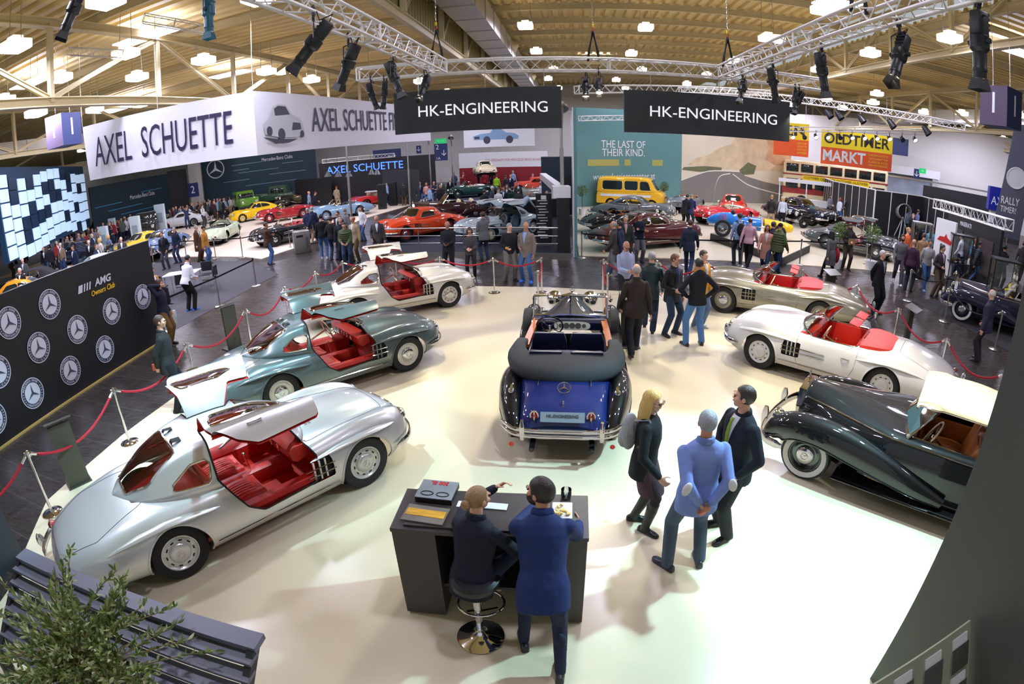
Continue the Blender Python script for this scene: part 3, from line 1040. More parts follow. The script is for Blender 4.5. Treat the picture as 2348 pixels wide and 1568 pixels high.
def make_car(name,label,pos,ang,G_,col,inter=(150,24,20),group=None,cat='car',z=0.0,scale=1.0,detail=1,lx=1.0):
 t = thing(name,label,cat,(pos[0],pos[1],z),R(ang),group)
 t.scale = (scale*lx,scale,scale)
 g = G_
 pm = col if not isinstance(col,tuple) else paint('%d %d %d' % col,col)
 im = M('leather %d %d %d' % inter,inter,.42,noise=(9,.14),bump=(30,.25,.01))
 nx = 150 if detail > 1 else 72; nv = 26 if detail > 1 else 15
 x0 = min(x for x,_ in g['z0']); x1 = max(x for x,_ in g['z0'])
 P,F = shell(xsamp(x0,x1,nx),body_ctrl(g),nv)
 chrome = MB(); gap = MB()
 # wheel arches
 wr = g.get('wr_',.335); ax = g.get('axles',(1.2,-1.2)); ar = g.get('arch',(.385,.385))
 for xw,ra in zip(ax,ar):
  if ra <= 0: continue
  A = np.array([p[:3] for p in P]).T
  f = np.maximum(np.hypot(A[0] - xw,A[2] - wr) - ra,.40 - np.abs(A[1]))
  fin,F,seg = split(P,F,f)
  for s in (1,-1):
   a_ = trim(MB(),P,[q for q in seg if P[q[0]][2] > .1 and P[q[0]][1]*s > 0],.014,6)
   if a_.f: a_.build('arch_lip',pm,t)
 # cockpit opening under the cabin or for an open car
 if 'cockpit' in g:
  A = np.array([p[:3] for p in P]).T
  f = np.maximum(sdpoly(g['cockpit'],A[0],A[1],.05),g.get('cutz',.70) - A[2])
  fin,F,seg = split(P,F,f)
  if 'cabin' not in g:
   trim(chrome,P,seg,.013,6)
 doorbits = {1: [],-1: []}
 def cutdoor(P,F,s,ymin):
  A = np.array([p[:3] for p in P]).T
  f = np.maximum(sdpoly(g['door'],A[0],A[2],.06),ymin - A[1]*s)
  return split(P,F,f)
 if g.get('open_doors'):
  for s in (1,-1):
   fin,F,seg = cutdoor(P,F,s,.3)
   doorbits[s].append((fin,P,'body'))
   trim(gap,P,seg,.010,5)
 elif 'door' in g:
  A = np.array([p[:3] for p in P]).T
  for s in (1,-1):
   trace(P,F,np.maximum(sdpoly(g['door'],A[0],A[2],.05),.35 - A[1]*s),.0035 if detail > 1 else .006,gap)
 for poly in g.get('lines',[]):
  A = np.array([p[:3] for p in P]).T
  trace(P,F,np.maximum(sdpoly(poly,A[0],A[1],.06),.45 - A[2]),.0035 if detail > 1 else .005,gap)
 # side vents
 if 'vent' in g:
  for s in (1,-1):
   ventm = MB()
   A = np.array([p[:3] for p in P]).T
   fin,F,seg = split(P,F,np.maximum(sdpoly(g['vent'],A[0],A[2],.02),.3 - A[1]*s))
   vs,fs = compact(P,fin)
   ventm.add([(x,y - s*.035,z_) for x,y,z_ in vs],fs)
   vx = [p[0] for p in g['vent']]; vz = [p[1] for p in g['vent']]
   for k in range(1,4):
    xx = min(vx)+(max(vx) - min(vx))*k/4
    y = side_at(P,xx,sum(vz)/len(vz),s)
    MBv = MB().box((xx,y - s*.016,(min(vz)+max(vz))/2),(.02,.02,max(vz) - min(vz)+.02))
    chromev.append((MBv,pm))
   for k in (1,2):
    zz = min(vz)+(max(vz) - min(vz))*k/3
    pts = [(xx,side_at(P,xx,zz,s)+s*.012,zz) for xx in np.linspace(min(vx) - g.get('ventbar',.04),max(vx)+.04,6)]
    chrome.tube(pts,.009,6)
   vt_ = ventm.build('side_vent',DARKGAP,t)
   mb = MB()
   for m_,_ in chromev: mb.add(m_.v,m_.f)
   mb.build('vent_fins',pm,vt_,smooth=False); chromev.clear()
 field_build(P,F,'body',pm,t,ang=50)
 # cabin
 if 'cabin' in g:
  c = g['cabin']
  cx0 = min(x for x,_ in c['roof']); cx1 = max(x for x,_ in c['roof'])
  Q,E = shell(xsamp(cx0,cx1,90 if detail > 1 else 44),cabin_ctrl(c),22 if detail > 1 else 12)
  E = E[:-2]
  roofm = pm if 'col' not in c else paint('%d %d %d' % c['col'],c['col'])
  gm = GLASS if detail > 1 or g.get('clear') else DGLASS
  def win(E,poly,plane,s=0,nm='window'):
   A = np.array([p[:3] for p in Q]).T
   if plane == 'xy': f = np.maximum(sdpoly(poly,A[0],A[1],.05),c.get('zmin',.9) - A[2])
   else: f = np.maximum(sdpoly(poly,A[0],A[2],.03),.25 - A[1]*s)
   fin,E2,seg = split(Q,E,f)
   if s == 0 or not (g.get('open_doors') and nm == 'door_window'):
    trim(chrome,Q,seg,.012 if detail > 1 else .011,6)
   return fin,E2,seg
  for nm,poly in (('windscreen',c['ws']),('rear_window',c['rw'])):
   if poly:
    fin,E,seg = win(E,poly,'xy',0,nm)
    field_build(Q,fin,nm,gm,t)
  if g.get('open_doors'):
   for s in (1,-1):
    A = np.array([p[:3] for p in Q]).T
    f = np.maximum(sdpoly(g['door'],A[0],A[2],.06),np.clip(.20+(A[0]+.02)*1.7,.20,.47) - A[1]*s)
    fin,E,seg = split(Q,E,f)
    trim(gap,Q,seg,.012,6)
    A = np.array([p[:3] for p in Q]).T
    gl,fin,seg2 = split(Q,fin,np.maximum(sdpoly(c['side'][0],A[0],A[2],.03),.25 - A[1]*s))
    doorbits[s] += [(fin,Q,'cabin'),(gl,Q,'glass'),(seg2,Q,'trim')]
   sides = c['side'][1:]
  else:
   sides = c['side']
  for poly in sides:
   for s in (1,-1):
    fin,E,seg = win(E,poly,'xz',s,'side_window')
    field_build(Q,fin,'side_window',gm,t)
  field_build(Q,E,'cabin',roofm,t,ang=50)
  if detail > 1 or g.get('clear'):      # headlining just inside the roof
   vs,fs = compact(Q,E)
   MB().add([(x,y*.975,z_ - .02) for x,y,z_ in vs],[f[::-1] for f in fs]).build('headlining',M('headlining',(206,196,170),.8),t)
 # opened gullwing doors
 if g.get('open_doors'):
  hz = g['hinge'][1]; hy = g['hinge'][0]
  for s in (1,-1):
   HT_ = Matrix.Translation((0,s*hy,hz)) @ Matrix.Rotation(s*R(g.get('door_ang',60)),4,'X') @ Matrix.Translation((0,-s*hy,-hz))
   mb = MB(); trm = MB(); inner = MB()
   for fc,PP,kd in doorbits[s]:
    if kd in ('body','cabin'):
     vs,fs = compact(PP,fc); mb.add(vs,fs,T=HT_)
     inner.add([(x,y - s*.03,z_ - .012) for x,y,z_ in vs],[f[::-1] for f in fs],T=HT_)
   d = mb.build('door',pm,t,ang=50)
   inner.build('door_trim',im,d,ang=50)
   for fc,PP,kd in doorbits[s]:
    if kd == 'glass':
     vs,fs = compact(PP,fc); MB().add(vs,fs,T=HT_).build('door_window',GLASS,d)
    if kd == 'trim':
     trim(trm,PP,fc,.012,6); trm2 = MB().add(trm.v,trm.f,T=HT_)
     vx = g['vent_pillar']
     yv = [side_at(PP,vx[0],vx[1],s),side_at(PP,vx[0]+.01,vx[2],s)]
     trm2.tube([(vx[0],yv[0],vx[1]),(vx[0]+.01,yv[1],vx[2])],.011,6,T=HT_)
     hd = g['handle']
     yh = side_at(P,hd[0],hd[1],s)
     trm2.tube([(hd[0],yh+s*.012,hd[1]),(hd[0] - .16,yh+s*.012,hd[1])],.010,6,T=HT_)
     trm2.build('window_frame',CHROME,d)
 elif 'handle' in g:
  hd = g['handle']
  for s in (1,-1):
   y = side_at(P,hd[0],hd[1],s)
   MB().tube([(hd[0],y+s*.005,hd[1]),(hd[0] - .03,y+s*.03,hd[1]),(hd[0] - .13,y+s*.03,hd[1] - .005),(hd[0] - .16,y+s*.005,hd[1] - .005)],.011,6).build('door_handle',CHROME,t)
 if 'brow' in g:
  for s in (1,-1):
   for pts in g['brow']: blade(MB(),P,s,pts).build('wheel_brow',pm,t,ang=60)
 if 'rocker' in g:
  a,b,zz = g['rocker']
  for s in (1,-1):
   chrome.tube([(xx,side_at(P,xx,zz,s)+s*.006,zz) for xx in np.linspace(a,b,12)],.011,6)
 if chrome.f: chrome.build('chrome_trim',CHROME,t)
 if gap.f: gap.build('shut_line',DARKGAP,t)
 # wells and wheels
 mb = MB()
 for xw,ra in zip(ax,ar):
  for s in (1,-1):
   tr = g.get('track',.70)
   mb.cyl((xw,s*.38,wr+.02),(xw,s*(tr - .14),wr+.02),max(ra,.36)+.02,n=20)
 fl = g.get('floorbox',(1.0,-1.0))
 mb.box(((x0+x1)/2,0,.21),((x1 - x0)*.8,1.1,.06))
 mb.build('underbody',DARKGAP,t)
 tr = g.get('track',.70)
 for xw in ax:
  for s in (1,-1):
   wheel(t,xw,s*tr,wr,g.get('ww',.165),g.get('wstyle','slots'),g['capm'] if 'capm' in g else CHROME,g['rimm'] if 'rimm' in g else pm,g.get('whitewall',False))
 # bumpers
 for key,nm in (('fbump','front_bumper'),('rbump','rear_bumper')):
  if key in g:
   b = g[key]
   for s in (1,-1):
    mb = MB()
    pts = [(x,s*y,zz) for x,y,zz in b['pts']]
    pp = catmull(pts,20); n_ = 10; rings = []
    for i in range(20):
     dd = pp[min(19,i+1)] - pp[max(0,i - 1)]; dd /= (np.linalg.norm(dd)+1e-9)
     nn = np.array([-dd[1],dd[0],0]); k = 1 if 1 < i < 18 else .55 if i in (1,18) else .2
     rings.append([tuple(pp[i]+nn*(.022*math.cos(a)*k)+np.array([0,0,.05*math.sin(a)*k])) for a in [2*PI*j/n_ for j in range(n_)]])
    mb.loft(rings)
    for ox,oy,oz in b.get('over',[]):
     mb.ball((ox,s*oy,oz),(.05,.032,.11),10,8)
    mb.build(nm,CHROME,t)
 for (x,y,zz,r,tl) in g.get('lamps',[]):
  for s in (1,-1):
   T = Matrix.Translation((x,s*y,zz)) @ Matrix.Rotation(R(90 - tl),4,'Y')
   o = MB().lathe([(r*1.15,-.03),(r*1.18,.0),(r*1.05,.02)],20,T=T).build('headlamp',CHROME,t)
   MB().lathe([(r*1.05,.012),(r*.8,.045),(r*.4,.06),(0,.065)],20,T=T).build('lens',M('lamp glass',(226,232,232),.05,0,1.0),o)
 for (x,y,zz) in g.get('tails',[]):
  for s in (1,-1):
   o = MB().ball((x,s*y,zz),(.05,.07,.045),12,8).build('tail_lamp',M('red lamp glass',(170,16,16),.1,0,1.0),t)
   MB().tube([(x - .01,s*y+.075*math.cos(a),zz+.05*math.sin(a)) for a in [2*PI*i/16 for i in range(16)]],.010,6,True).build('lamp_rim',CHROME,o)
 if 'grille' in g:
  gx,gz,gw,gh = g['grille']
  T = Matrix.Translation((gx,0,gz)) @ Matrix.Rotation(PI/2,4,'Z') @ Matrix.Rotation(PI/2,4,'X')
  el = lambda k: [(gw*k*math.copysign(abs(math.cos(a)) ** .7,math.cos(a)),gh*k*math.copysign(abs(math.sin(a)) ** .7,math.sin(a)),0) for a in [2*PI*i/28 for i in range(28)]]
  o = MB().prism([(q[0],q[1]) for q in el(1.0)],-.05,.012,T=T).build('grille',DARKGAP,t,smooth=False)
  mb = MB().tube([(q[0],q[1],.015) for q in el(1.0)],.016,6,True,T=T)
  if g.get('gstar'):
   star(mb,(0,0,.03),gh*.8,T,True,.02)
   mb.tube([(-gw*.96,0,.025),(gw*.96,0,.025)],.018,6,T=T)
  else:
   for k in range(-3,4): mb.tube([(-gw*.85,gh*k/4,.012),(gw*.85,gh*k/4,.012)],.006,5,T=T)
  mb.build('grille_trim',CHROME,o)
 # interior
 if 'seats' in g and (detail > 1 or 'cabin' not in g or g.get('clear')):
  sx,sy = g['seats']; zf = g.get('zf',.26)
  for s in (1,-1): seat(t,sx,s*sy,.46,im,g.get('sback',.55),g.get('stilt',20),True,zf)
  cp = g['cockpit']; cxs = [p[0] for p in cp]; cy = max(p[1] for p in cp)
  x9 = max(min(cxs),g.get('bulk',-9)); mb = MB().box(((max(cxs)+x9)/2,0,zf - .02),(max(cxs) - x9+.4,2*cy+.1,.05))
  mb.box((sx+.25,0,zf+.09),(1.1,.17,.20),bev=.05)
  mb.box((max(cxs)+.18,0,zf+.2),(.05,2*cy,.5))
  mb.build('cabin_floor',im,t)
  for s in (1,-1):
   sm = MB()
   yo = g.get('sill',.74); zt = g.get('sillz',.50)
   sm.loft([[(xx,s*(yo - .06),.27),(xx,s*(yo+.03),zt - .05),(xx,s*(yo+.005),zt),(xx,s*(yo - .13),zt - .01),(xx,s*(yo - .20),zt - .06),(xx,s*(yo - .21),.24)][::s] for xx in np.linspace(max(cxs)+.08,max(min(cxs)+.05,g.get('bulk',-9)+.08),8)])
   sm.build('sill_trim',im,t)
  if not g.get('open_doors'):
   for s in (1,-1):
    mb = MB()
    mb.box(((max(cxs)+min(cxs))/2 - .0,s*(cy+.03),(zf+g.get('cutz',.7))/2+.06),(max(cxs) - min(cxs)+.1,.05,g.get('cutz',.7) - zf+.12),bev=.02)
    mb.build('door_panel',im,t)
  bx = g.get('bulk',min(cxs) - .02)
  mb = MB().box((bx,0,zf+.25),(.06,2*cy+.08,.52))
  if 'cabin' in g: mb.prism([(bx,cy+.06),(bx - .45,cy - .08),(bx - .8,cy*.5),(bx - .8,-cy*.5),(bx - .45,-cy+.08),(bx,-cy - .06)],zf+.44,zf+.49)
  mb.build('bulkhead',im,t)
  dx = g.get('dash',max(cxs) - .04); dz = g.get('dashz',.80)
  rings = []
  for yy in np.linspace(-cy - .02,cy+.02,9):
   rings.append([(dx+.20,yy,dz+.05),(dx+.04,yy,dz+.055),(dx - .02,yy,dz+.02),(dx,yy,dz - .10),(dx+.06,yy,dz - .14),(dx+.2,yy,dz - .1)])
  o = MB().loft(rings).build('dashboard',im if not g.get('wood') else M('polished wood',(176,96,34),.25,0,.8,noise=(6,.3),nscale=(1,8,1)),t)
  mb = MB()
  for yy,r in ((.38,.055),(.26,.055),(.12,.03),(0,.03),(-.12,.03),(-.3,.04)):
   mb.lathe([(r,0),(r*1.1,.012),(r*.9,.016),(0,.01)],16,T=Matrix.Translation((dx - .01,yy,dz - .04)) @ Matrix.Rotation(-R(82),4,'Y'))
  mb.build('gauges',CHROME,o)
  steering(t,(dx - .22,.36,dz+.02),.20,g.get('wtilt',22),g.get('wheelm',M('ivory steering wheel',(226,210,170),.35)))
  mb = MB().cyl((dx - .32,0,zf+.2),(dx - .36,.0,zf+.42),.008,n=6).ball((dx - .36,0,zf+.43),.025)
  mb.build('gear_lever',CHROME,t)
 if 'screen' in g:       # free-standing windscreen of an open car
  s_ = g['screen']
  base = catmull([(x,y,zz) for x,y,zz in s_['base']],24); top = catmull([(x,y,zz) for x,y,zz in s_['top']],24)
  full_b = np.vstack([base*[1,-1,1],base[::-1][1:]]); full_t = np.vstack([top*[1,-1,1],top[::-1][1:]])
  MB().loft([[tuple(p) for p in full_b],[tuple(p) for p in (full_b+full_t)/2+np.array([.02,0,0])],[tuple(p) for p in full_t]],closed=False,cap=False).build('windscreen',GLASS,t)
  mb = MB().tube([tuple(p) for p in full_t],.015,8).tube([tuple(p) for p in full_b],.013,8)
  for q in (0,-1): mb.tube([tuple(full_b[q]),tuple(full_t[q])],.018,8)
  mb.build('screen_frame',CHROME,t)
 if 'tonneau' in g:      # upholstered cover behind the seats
  vs = g['tonneau']
  rings = []
  for (x,hw,zz) in vs:
   rings.append([(x,hw*math.sin(R(a)) if abs(a) < 89 else hw*(1 if a > 0 else -1),zz+.035*math.cos(R(a)) - (.05 if abs(a) >= 90 else 0)) for a in (-90,-80,-60,-30,0,30,60,80,90)])
  MB().loft(rings,closed=False,cap=False).build('tonneau_cover',M('leather cover %d %d %d' % inter,tuple(min(255,int(v*1.15+12)) for v in inter),.5,noise=(9,.1)),t)
 return t,P,F
chromev = []

SLB = dict(
 z0=[(-2.50,.50),(-2.44,.60),(-2.25,.70),(-1.9,.80),(-1.4,.90),(-.6,.92),(.45,.95),(.8,.955),(1.2,.93),(1.6,.875),(1.85,.80),(1.97,.72),(2.02,.62)],
 zc=[(-2.50,.47),(-2.44,.55),(-2.25,.645),(-1.9,.745),(-1.3,.84),(-.7,.83),(0,.815),(.6,.855),(1.2,.90),(1.6,.865),(1.85,.785),(1.97,.69),(2.02,.60)],
 yc=[(-2.50,.25),(-2.44,.40),(-2.25,.54),(-1.9,.63),(-1.3,.68),(-.7,.735),(0,.76),(.6,.70),(1.2,.665),(1.6,.64),(1.85,.58),(1.97,.50),(2.02,.36)],
 w=[(-2.50,.42),(-2.44,.60),(-2.25,.745),(-1.9,.845),(-1.3,.89),(-.7,.885),(0,.875),(.6,.875),(1.2,.875),(1.6,.845),(1.85,.755),(1.97,.63),(2.02,.46)],
 zw=[(-2.5,.42),(-1.9,.50),(-1.2,.54),(0,.52),(1.2,.54),(1.7,.54),(2.02,.50)],
 zb=[(-2.5,.36),(-2.3,.30),(-1.7,.25),(-.8,.21),(.8,.21),(1.6,.25),(1.9,.33),(2.02,.42)],
 dip=[(-2.5,0),(-1.9,.0),(-.5,.02),(.6,.05),(1.3,.085),(1.8,.04),(2.02,0)],
 axles=(1.2,-1.2),arch=(.372,.372),wr_=.335,track=.715,
 brow=[[(1.74,.69,.1),(1.62,.705,.6),(1.4,.735,1),(1.15,.745,1),(.85,.735,.9),(.6,.715,.5),(.48,.70,.1)],[(-.58,.69,.1),(-.75,.705,.6),(-1.0,.73,1),(-1.25,.74,1),(-1.55,.715,.9),(-1.8,.675,.5),(-1.95,.64,.1)]],
 vent=[(.42,.47),(.42,.69),(.72,.69),(.72,.47)],rocker=(.78,-.78,.33),
 fbump=dict(pts=[(1.62,.885,.43),(1.86,.80,.43),(2.02,.62,.43),(2.10,.40,.43),(2.12,.30,.43)],over=[(2.12,.34,.47)]),
 rbump=dict(pts=[(-2.05,.87,.42),(-2.32,.80,.42),(-2.50,.60,.42),(-2.60,.35,.42),(-2.62,.12,.42)],over=[(-2.62,.40,.47)]),
 lamps=[(1.925,.575,.655,.085,12)],tails=[(-2.43,.55,.53)],grille=(1.985,.57,.36,.12),gstar=True,
 lines=[[(1.75,.40),(1.70,-.40),(.62,-.56),(.62,.56)],[(-1.42,.40),(-1.42,-.40),(-1.95,-.52),(-2.36,-.34),(-2.36,.34),(-1.95,.52)]])
def variant(base,**kw):
 d = dict(base); d.update(kw); return d
GULL = variant(SLB,
 cockpit=[(.58,.30),(.40,.58),(-.9,.60),(-1.42,.32),(-1.42,-.32),(-.9,-.60),(.40,-.58),(.58,-.30)],cutz=.76,
 cabin=dict(roof=[(.72,.94),(.62,.985),(.40,1.115),(.10,1.255),(-.15,1.295),(-.4,1.30),(-.75,1.255),(-1.1,1.12),(-1.4,.975),(-1.6,.885)],
      belt=[(.72,.93),(.5,.86),(0,.82),(-.7,.835),(-1.2,.86),(-1.6,.86)],
      wb=[(.72,.04),(.69,.25),(.60,.47),(.45,.62),(.1,.71),(-.5,.72),(-.9,.66),(-1.25,.50),(-1.5,.26),(-1.6,.04)],
      wr=[(.72,.02),(.5,.40),(.1,.47),(-.3,.48),(-.8,.42),(-1.2,.32),(-1.6,.02)],
      ws=[(.60,.26),(.47,.43),(.17,.385),(.17,-.385),(.47,-.43),(.60,-.26)],
      rw=[(-.88,.30),(-.88,-.30),(-1.2,-.34),(-1.42,-.18),(-1.42,.18),(-1.2,.34)],
      side=[[(.27,.93),(.05,1.10),(-.38,1.13),(-.46,.95)],[(-.64,.95),(-.58,1.10),(-.74,1.09),(-.98,.96)]]),
 door=[(.46,.53),(-.16,.50),(-.30,.60),(-.48,.92),(-.42,1.4),(.06,1.4),(.40,1.0),(.52,.74)],open_doors=True,hinge=(.20,1.29),door_ang=60,
 vent_pillar=(.02,.93,1.12),handle=(-.02,.70),bulk=-.70,seats=(-.24,.33),sback=.56,stilt=24,sill=.80,sillz=.52,dash=.36,dashz=.80)
ROAD = variant(SLB,
 cockpit=[(.36,.52),(.30,.60),(-.52,.62),(-.60,.5),(-.60,-.5),(-.52,-.62),(.30,-.60),(.36,-.52)],cutz=.70,
 door=[(.38,.36),(-.52,.36),(-.60,.55),(-.62,1.4),(.42,1.4),(.44,.6)],handle=(-.38,.66),ventbar=.5,
 screen=dict(base=[(.26,.66,.86),(.44,.50,.92),(.56,.25,.95),(.60,0,.955)],top=[(.02,.58,1.17),(.13,.44,1.20),(.19,.22,1.215),(.21,0,1.22)]),
 tonneau=[(-.64,.62,.88),(-.8,.62,.90),(-1.0,.58,.90),(-1.16,.48,.885),(-1.22,.40,.87)],
 seats=(-.22,.31),sback=.50,stilt=20,sill=.78,sillz=.46,dash=.30,dashz=.80)

# ---------------------------------------------------------------- cars with separate wings
def wing(mb,pts,s,n=16,m=36,ang=105):
 """pts: (x, z of the crest, centre y, half width, drop of the sides)"""
 c = catmull(pts,m); rings = []
 for i in range(m):
  x,z,yc,hw,dr = c[i]
  d = c[min(m - 1,i+1)] - c[max(0,i - 1)]; tx,tz = d[0],d[1]; L = math.hypot(tx,tz)+1e-9
  nx,nz = -tz/L,tx/L
  if c[0][0] > c[-1][0]: nx,nz = -nx,-nz
  r = []
  for k in range(n):
   a = R(-ang+2*ang*k/(n - 1))
   o = dr*(math.cos(a) - 1)/(1 - math.cos(R(ang)))
   r.append((x+nx*o*1.0,s*(yc+hw*math.copysign(abs(math.sin(a)) ** .85,math.sin(a))),z+nz*o))
  rings.append(r)
 mb.loft(rings,closed=False,cap=False)
 return rings

def vintage(name,label,pos,ang,g,col,wcol,inter,group=None,scale=1.0,detail=2,top=None,z=0.0):
 t = thing(name,label,'car',(pos[0],pos[1],z),R(ang),group)
 t.scale = (scale,scale,scale)
 pm = paint('%d %d %d' % col,col,0,.25); wm = paint('%d %d %d' % wcol,wcol,0,.25)
 im = M('leather %d %d %d' % inter,inter,.42,noise=(9,.14),bump=(30,.25,.01))
 x0 = min(x for x,_ in g['z0']); x1 = max(x for x,_ in g['z0'])
 P,F = shell(xsamp(x0,x1,120 if detail > 1 else 60),body_ctrl(g),24 if detail > 1 else 14)
 chrome = MB(); gap = MB()
 A = np.array([p[:3] for p in P]).T
 f = np.maximum(sdpoly(g['cockpit'],A[0],A[1],.05),g['cutz'] - A[2])
 fin,F,seg = split(P,F,f)
 wood = M('polished wood',(176,96,34),.25,0,.8,noise=(6,.3),nscale=(1,8,1))
 if g.get('woodrail'):
  mb = MB()
  for s in (1,-1):
   mb.loft([[(x,s*(y - .055),zz+.02),(x,s*(y+.045),zz+.02),(x,s*(y+.045),zz - .03),(x,s*(y - .055),zz - .03)] for x,y,zz in g['woodrail']])
  mb.build('door_rail',wood,t)
 else:
  trim(chrome,P,seg,.012,6)
 A = np.array([p[:3] for p in P]).T
 for ls in g.get('belt_lines',[]):
  for s in (1,-1):
   chrome.tube([(x,side_at(P,x,zz,s)+s*.006,zz) for x,zz in ls],.012,6)
 for s in (1,-1):
  trace(P,F,np.maximum(sdpoly(g['door'],A[0],A[2],.03),.3 - A[1]*s),.004,gap)
 trace(P,F,np.maximum(np.abs(A[1]) - .004,g['hoodx'] - A[0]),.004,chrome)
 if wcol != col:
  A = np.array([p[:3] for p in P]).T
  bon,F,seg = split(P,F,g['hoodx'] - A[0])
  field_build(P,bon,'bonnet',wm,t,ang=50)
 field_build(P,F,'body',pm,t,ang=50)
 gap.build('shut_line',DARKGAP,t)
 for s in (1,-1):
  for key in ('fwing','rwing'):
   mb = MB(); rg = wing(mb,g[key],s)
   vs = mb.v; mb.v = vs
   o = mb.build('wing',wm,t,ang=60)
   e = MB()
   for q in (0,-1): e.tube([r[q] for r in rg],.012,6)
   e.build('wing_edge',wm if not g.get('chrome_edge') else CHROME,o)
  if 'board' in g:
   bx0,bx1,by,bz = g['board']
   o = MB().box(((bx0+bx1)/2,s*by,bz),(bx1 - bx0,.30,.05),bev=.02).build('running_board',wm,t,smooth=False)
   MB().tube([(bx0,s*(by+.155),bz+.01),(bx1,s*(by+.155),bz+.01)],.016,6).build('board_trim',CHROME,o)
  for xw in g['axles']:
   wheel(t,xw,s*g['track'],g['wr_'],.17,g.get('wstyle','plain'),CHROME,g.get('rimm',wm),g.get('whitewall',False))
  if 'spare' in g:
   sx,sy,sz = g['spare']
   wheel(t,sx,s*sy,g['wr_']*.97,.16,'plain',CHROME,wm,False,dz=sz - g['wr_']*.97)
  for (x,y,zz,r) in g['headlamps']:
   o = MB().lathe([(0,-r*1.25),(r*.45,-r*1.1),(r*.8,-r*.7),(r*.98,-r*.2),(r,.0),(r*1.04,.015),(r*.96,.03)],22,T=Matrix.Translation((x,s*y,zz)) @ Matrix.Rotation(PI/2,4,'Y')).build('headlamp',CHROME,t)
   MB().lathe([(r*.96,.02),(r*.6,.05),(0,.06)],20,T=Matrix.Translation((x,s*y,zz)) @ Matrix.Rotation(PI/2,4,'Y')).build('lens',M('lamp glass',(226,232,232),.05,0,1.0),o)
  for (x,y,zz) in g.get('tails',[]):
   o = MB().ball((x,s*y,zz),(.03,.045,.06),12,8).build('tail_lamp',M('red lamp glass',(170,16,16),.1,0,1.0),t)
   MB().tube([(x - .012,s*y+.05*math.cos(a),zz+.066*math.sin(a)) for a in [2*PI*i/16 for i in range(16)]],.012,6,True).tube([(x - .03,s*y,zz - .06),(x - .03,s*y,zz+.06)],.008,5).build('lamp_rim',CHROME,o)
  for (x,y,zz) in g.get('wing_lamps',[]):
   o = MB().ball((x,s*y,zz),(.06,.05,.05),12,8).tube([(x - .1,s*y,zz+.04),(x+.02,s*y,zz+.07),(x+.1,s*y,zz+.03)],.018,6).build('wing_lamp',CHROME,t)
 MB().box(((x0+x1)/2,0,.33),((x1 - x0)*.85,.9,.12)).build('underbody',DARKGAP,t)
 # radiator with its star
 rx,rw,rz0,rz1 = g['radiator']
 prof = [(-rw*.82,rz0),(-rw,(rz0+rz1)/2),(-rw*.86,rz1 - .06),(0,rz1),(rw*.86,rz1 - .06),(rw,(rz0+rz1)/2),(rw*.82,rz0)]
 TR = Matrix.Translation((rx,0,0)) @ Matrix.Rotation(PI/2,4,'Z') @ Matrix.Rotation(PI/2,4,'X')
 o = MB().prism(prof,-.06,.04,T=TR).build('radiator',CHROME,t,smooth=False)
 mb = MB()
 for k in range(-9,10): mb.box((rx+.045,k*rw*.085,(rz0+rz1)/2 - .02),(.012,.010,(rz1 - rz0)*.82))
 mb.build('radiator_slat',DARKGAP,o,smooth=False)
 mb = star(MB(),(0,rz1+.07,.0),.05,TR,True,.008); mb.cyl((rx,0,rz1 - .02),(rx,0,rz1+.03),.015,n=8)
 mb.build('star_ornament',CHROME,o)
 for key,nm in (('fbump','front_bumper'),('rbump','rear_bumper')):
  mb = MB()
  for dz in g[key].get('bars',(0,)):
   pts = g[key]['pts']; full = [(x,y,zz+dz) for x,y,zz in pts]+[(x,-y,zz+dz) for x,y,zz in pts[::-1][1:]]
   pp = catmull(full,40); rings = []
   for i in range(40):
    k = 1 if 1 < i < 38 else .6
    dd = pp[min(39,i+1)] - pp[max(0,i - 1)]; dd /= np.linalg.norm(dd); nn = np.array([-dd[1],dd[0],0])
    rings.append([tuple(pp[i]+nn*.02*math.cos(a)*k+np.array([0,0,g[key].get('h',.035)*math.sin(a)*k])) for a in [2*PI*j/10 for j in range(10)]])
   mb.loft(rings)
  for ox,oy,oz in g[key].get('over',[]):
   for s in (1,-1): mb.loft([[(ox+dx_*k,s*oy+dy_*k,oz+zz) for dx_,dy_ in ((.04,.03),(-.04,.03),(-.05,0),(-.04,-.03),(.04,-.03))] for zz,k in ((-.10,.7),(0,1),(.10,1),(.17,.6))])
  mb.build(nm,CHROME,t)
 # windscreen
 b0,b1,wx,tx,hb,ht = g['screen']      # base z, top z, base x, top x, half widths
 V = g.get('vee',.10)
 mb = MB().loft([[(wx - V,hb,b0),(wx,0,b0),(wx - V,-hb,b0)],[(tx - V,ht,b1),(tx,0,b1),(tx - V,-ht,b1)]],closed=False,cap=False)
 o = mb.build('windscreen',GLASS,t,smooth=False)
 mb = MB().tube([(tx - V,ht,b1),(tx,0,b1),(tx - V,-ht,b1)],.022,8).tube([(wx - V,hb,b0),(wx,0,b0),(wx - V,-hb,b0)],.025,8)
 for s in (1,-1): mb.tube([(wx - V,s*hb,b0 - .04),(tx - V,s*ht,b1)],.024,8)
 mb.tube([(wx,0,b0),(tx,0,b1)],.014,8)
 mb.build('screen_frame',CHROME,o)
 # interior
 cp = g['cockpit']; cxs = [p[0] for p in cp]; cy = max(p[1] for p in cp); zf = g.get('zf',.42)
 for sx in g['seats']:
  for s in (1,-1): seat(t,sx,s*.29,.54,im,.58,14,detail > 1,zf)
 mb = MB().box(((max(cxs)+min(cxs))/2,0,zf - .02),(max(cxs) - min(cxs)+.2,2*cy,.05))
 mb.build('cabin_floor',im,t)
 for s in (1,-1): MB().box(((max(cxs)+min(cxs))/2,s*(cy+.01),(zf+g['cutz'])/2),(max(cxs) - min(cxs),.05,g['cutz'] - zf+.1),bev=.02).build('door_panel',im,t)
 dx,dz = g['dash']
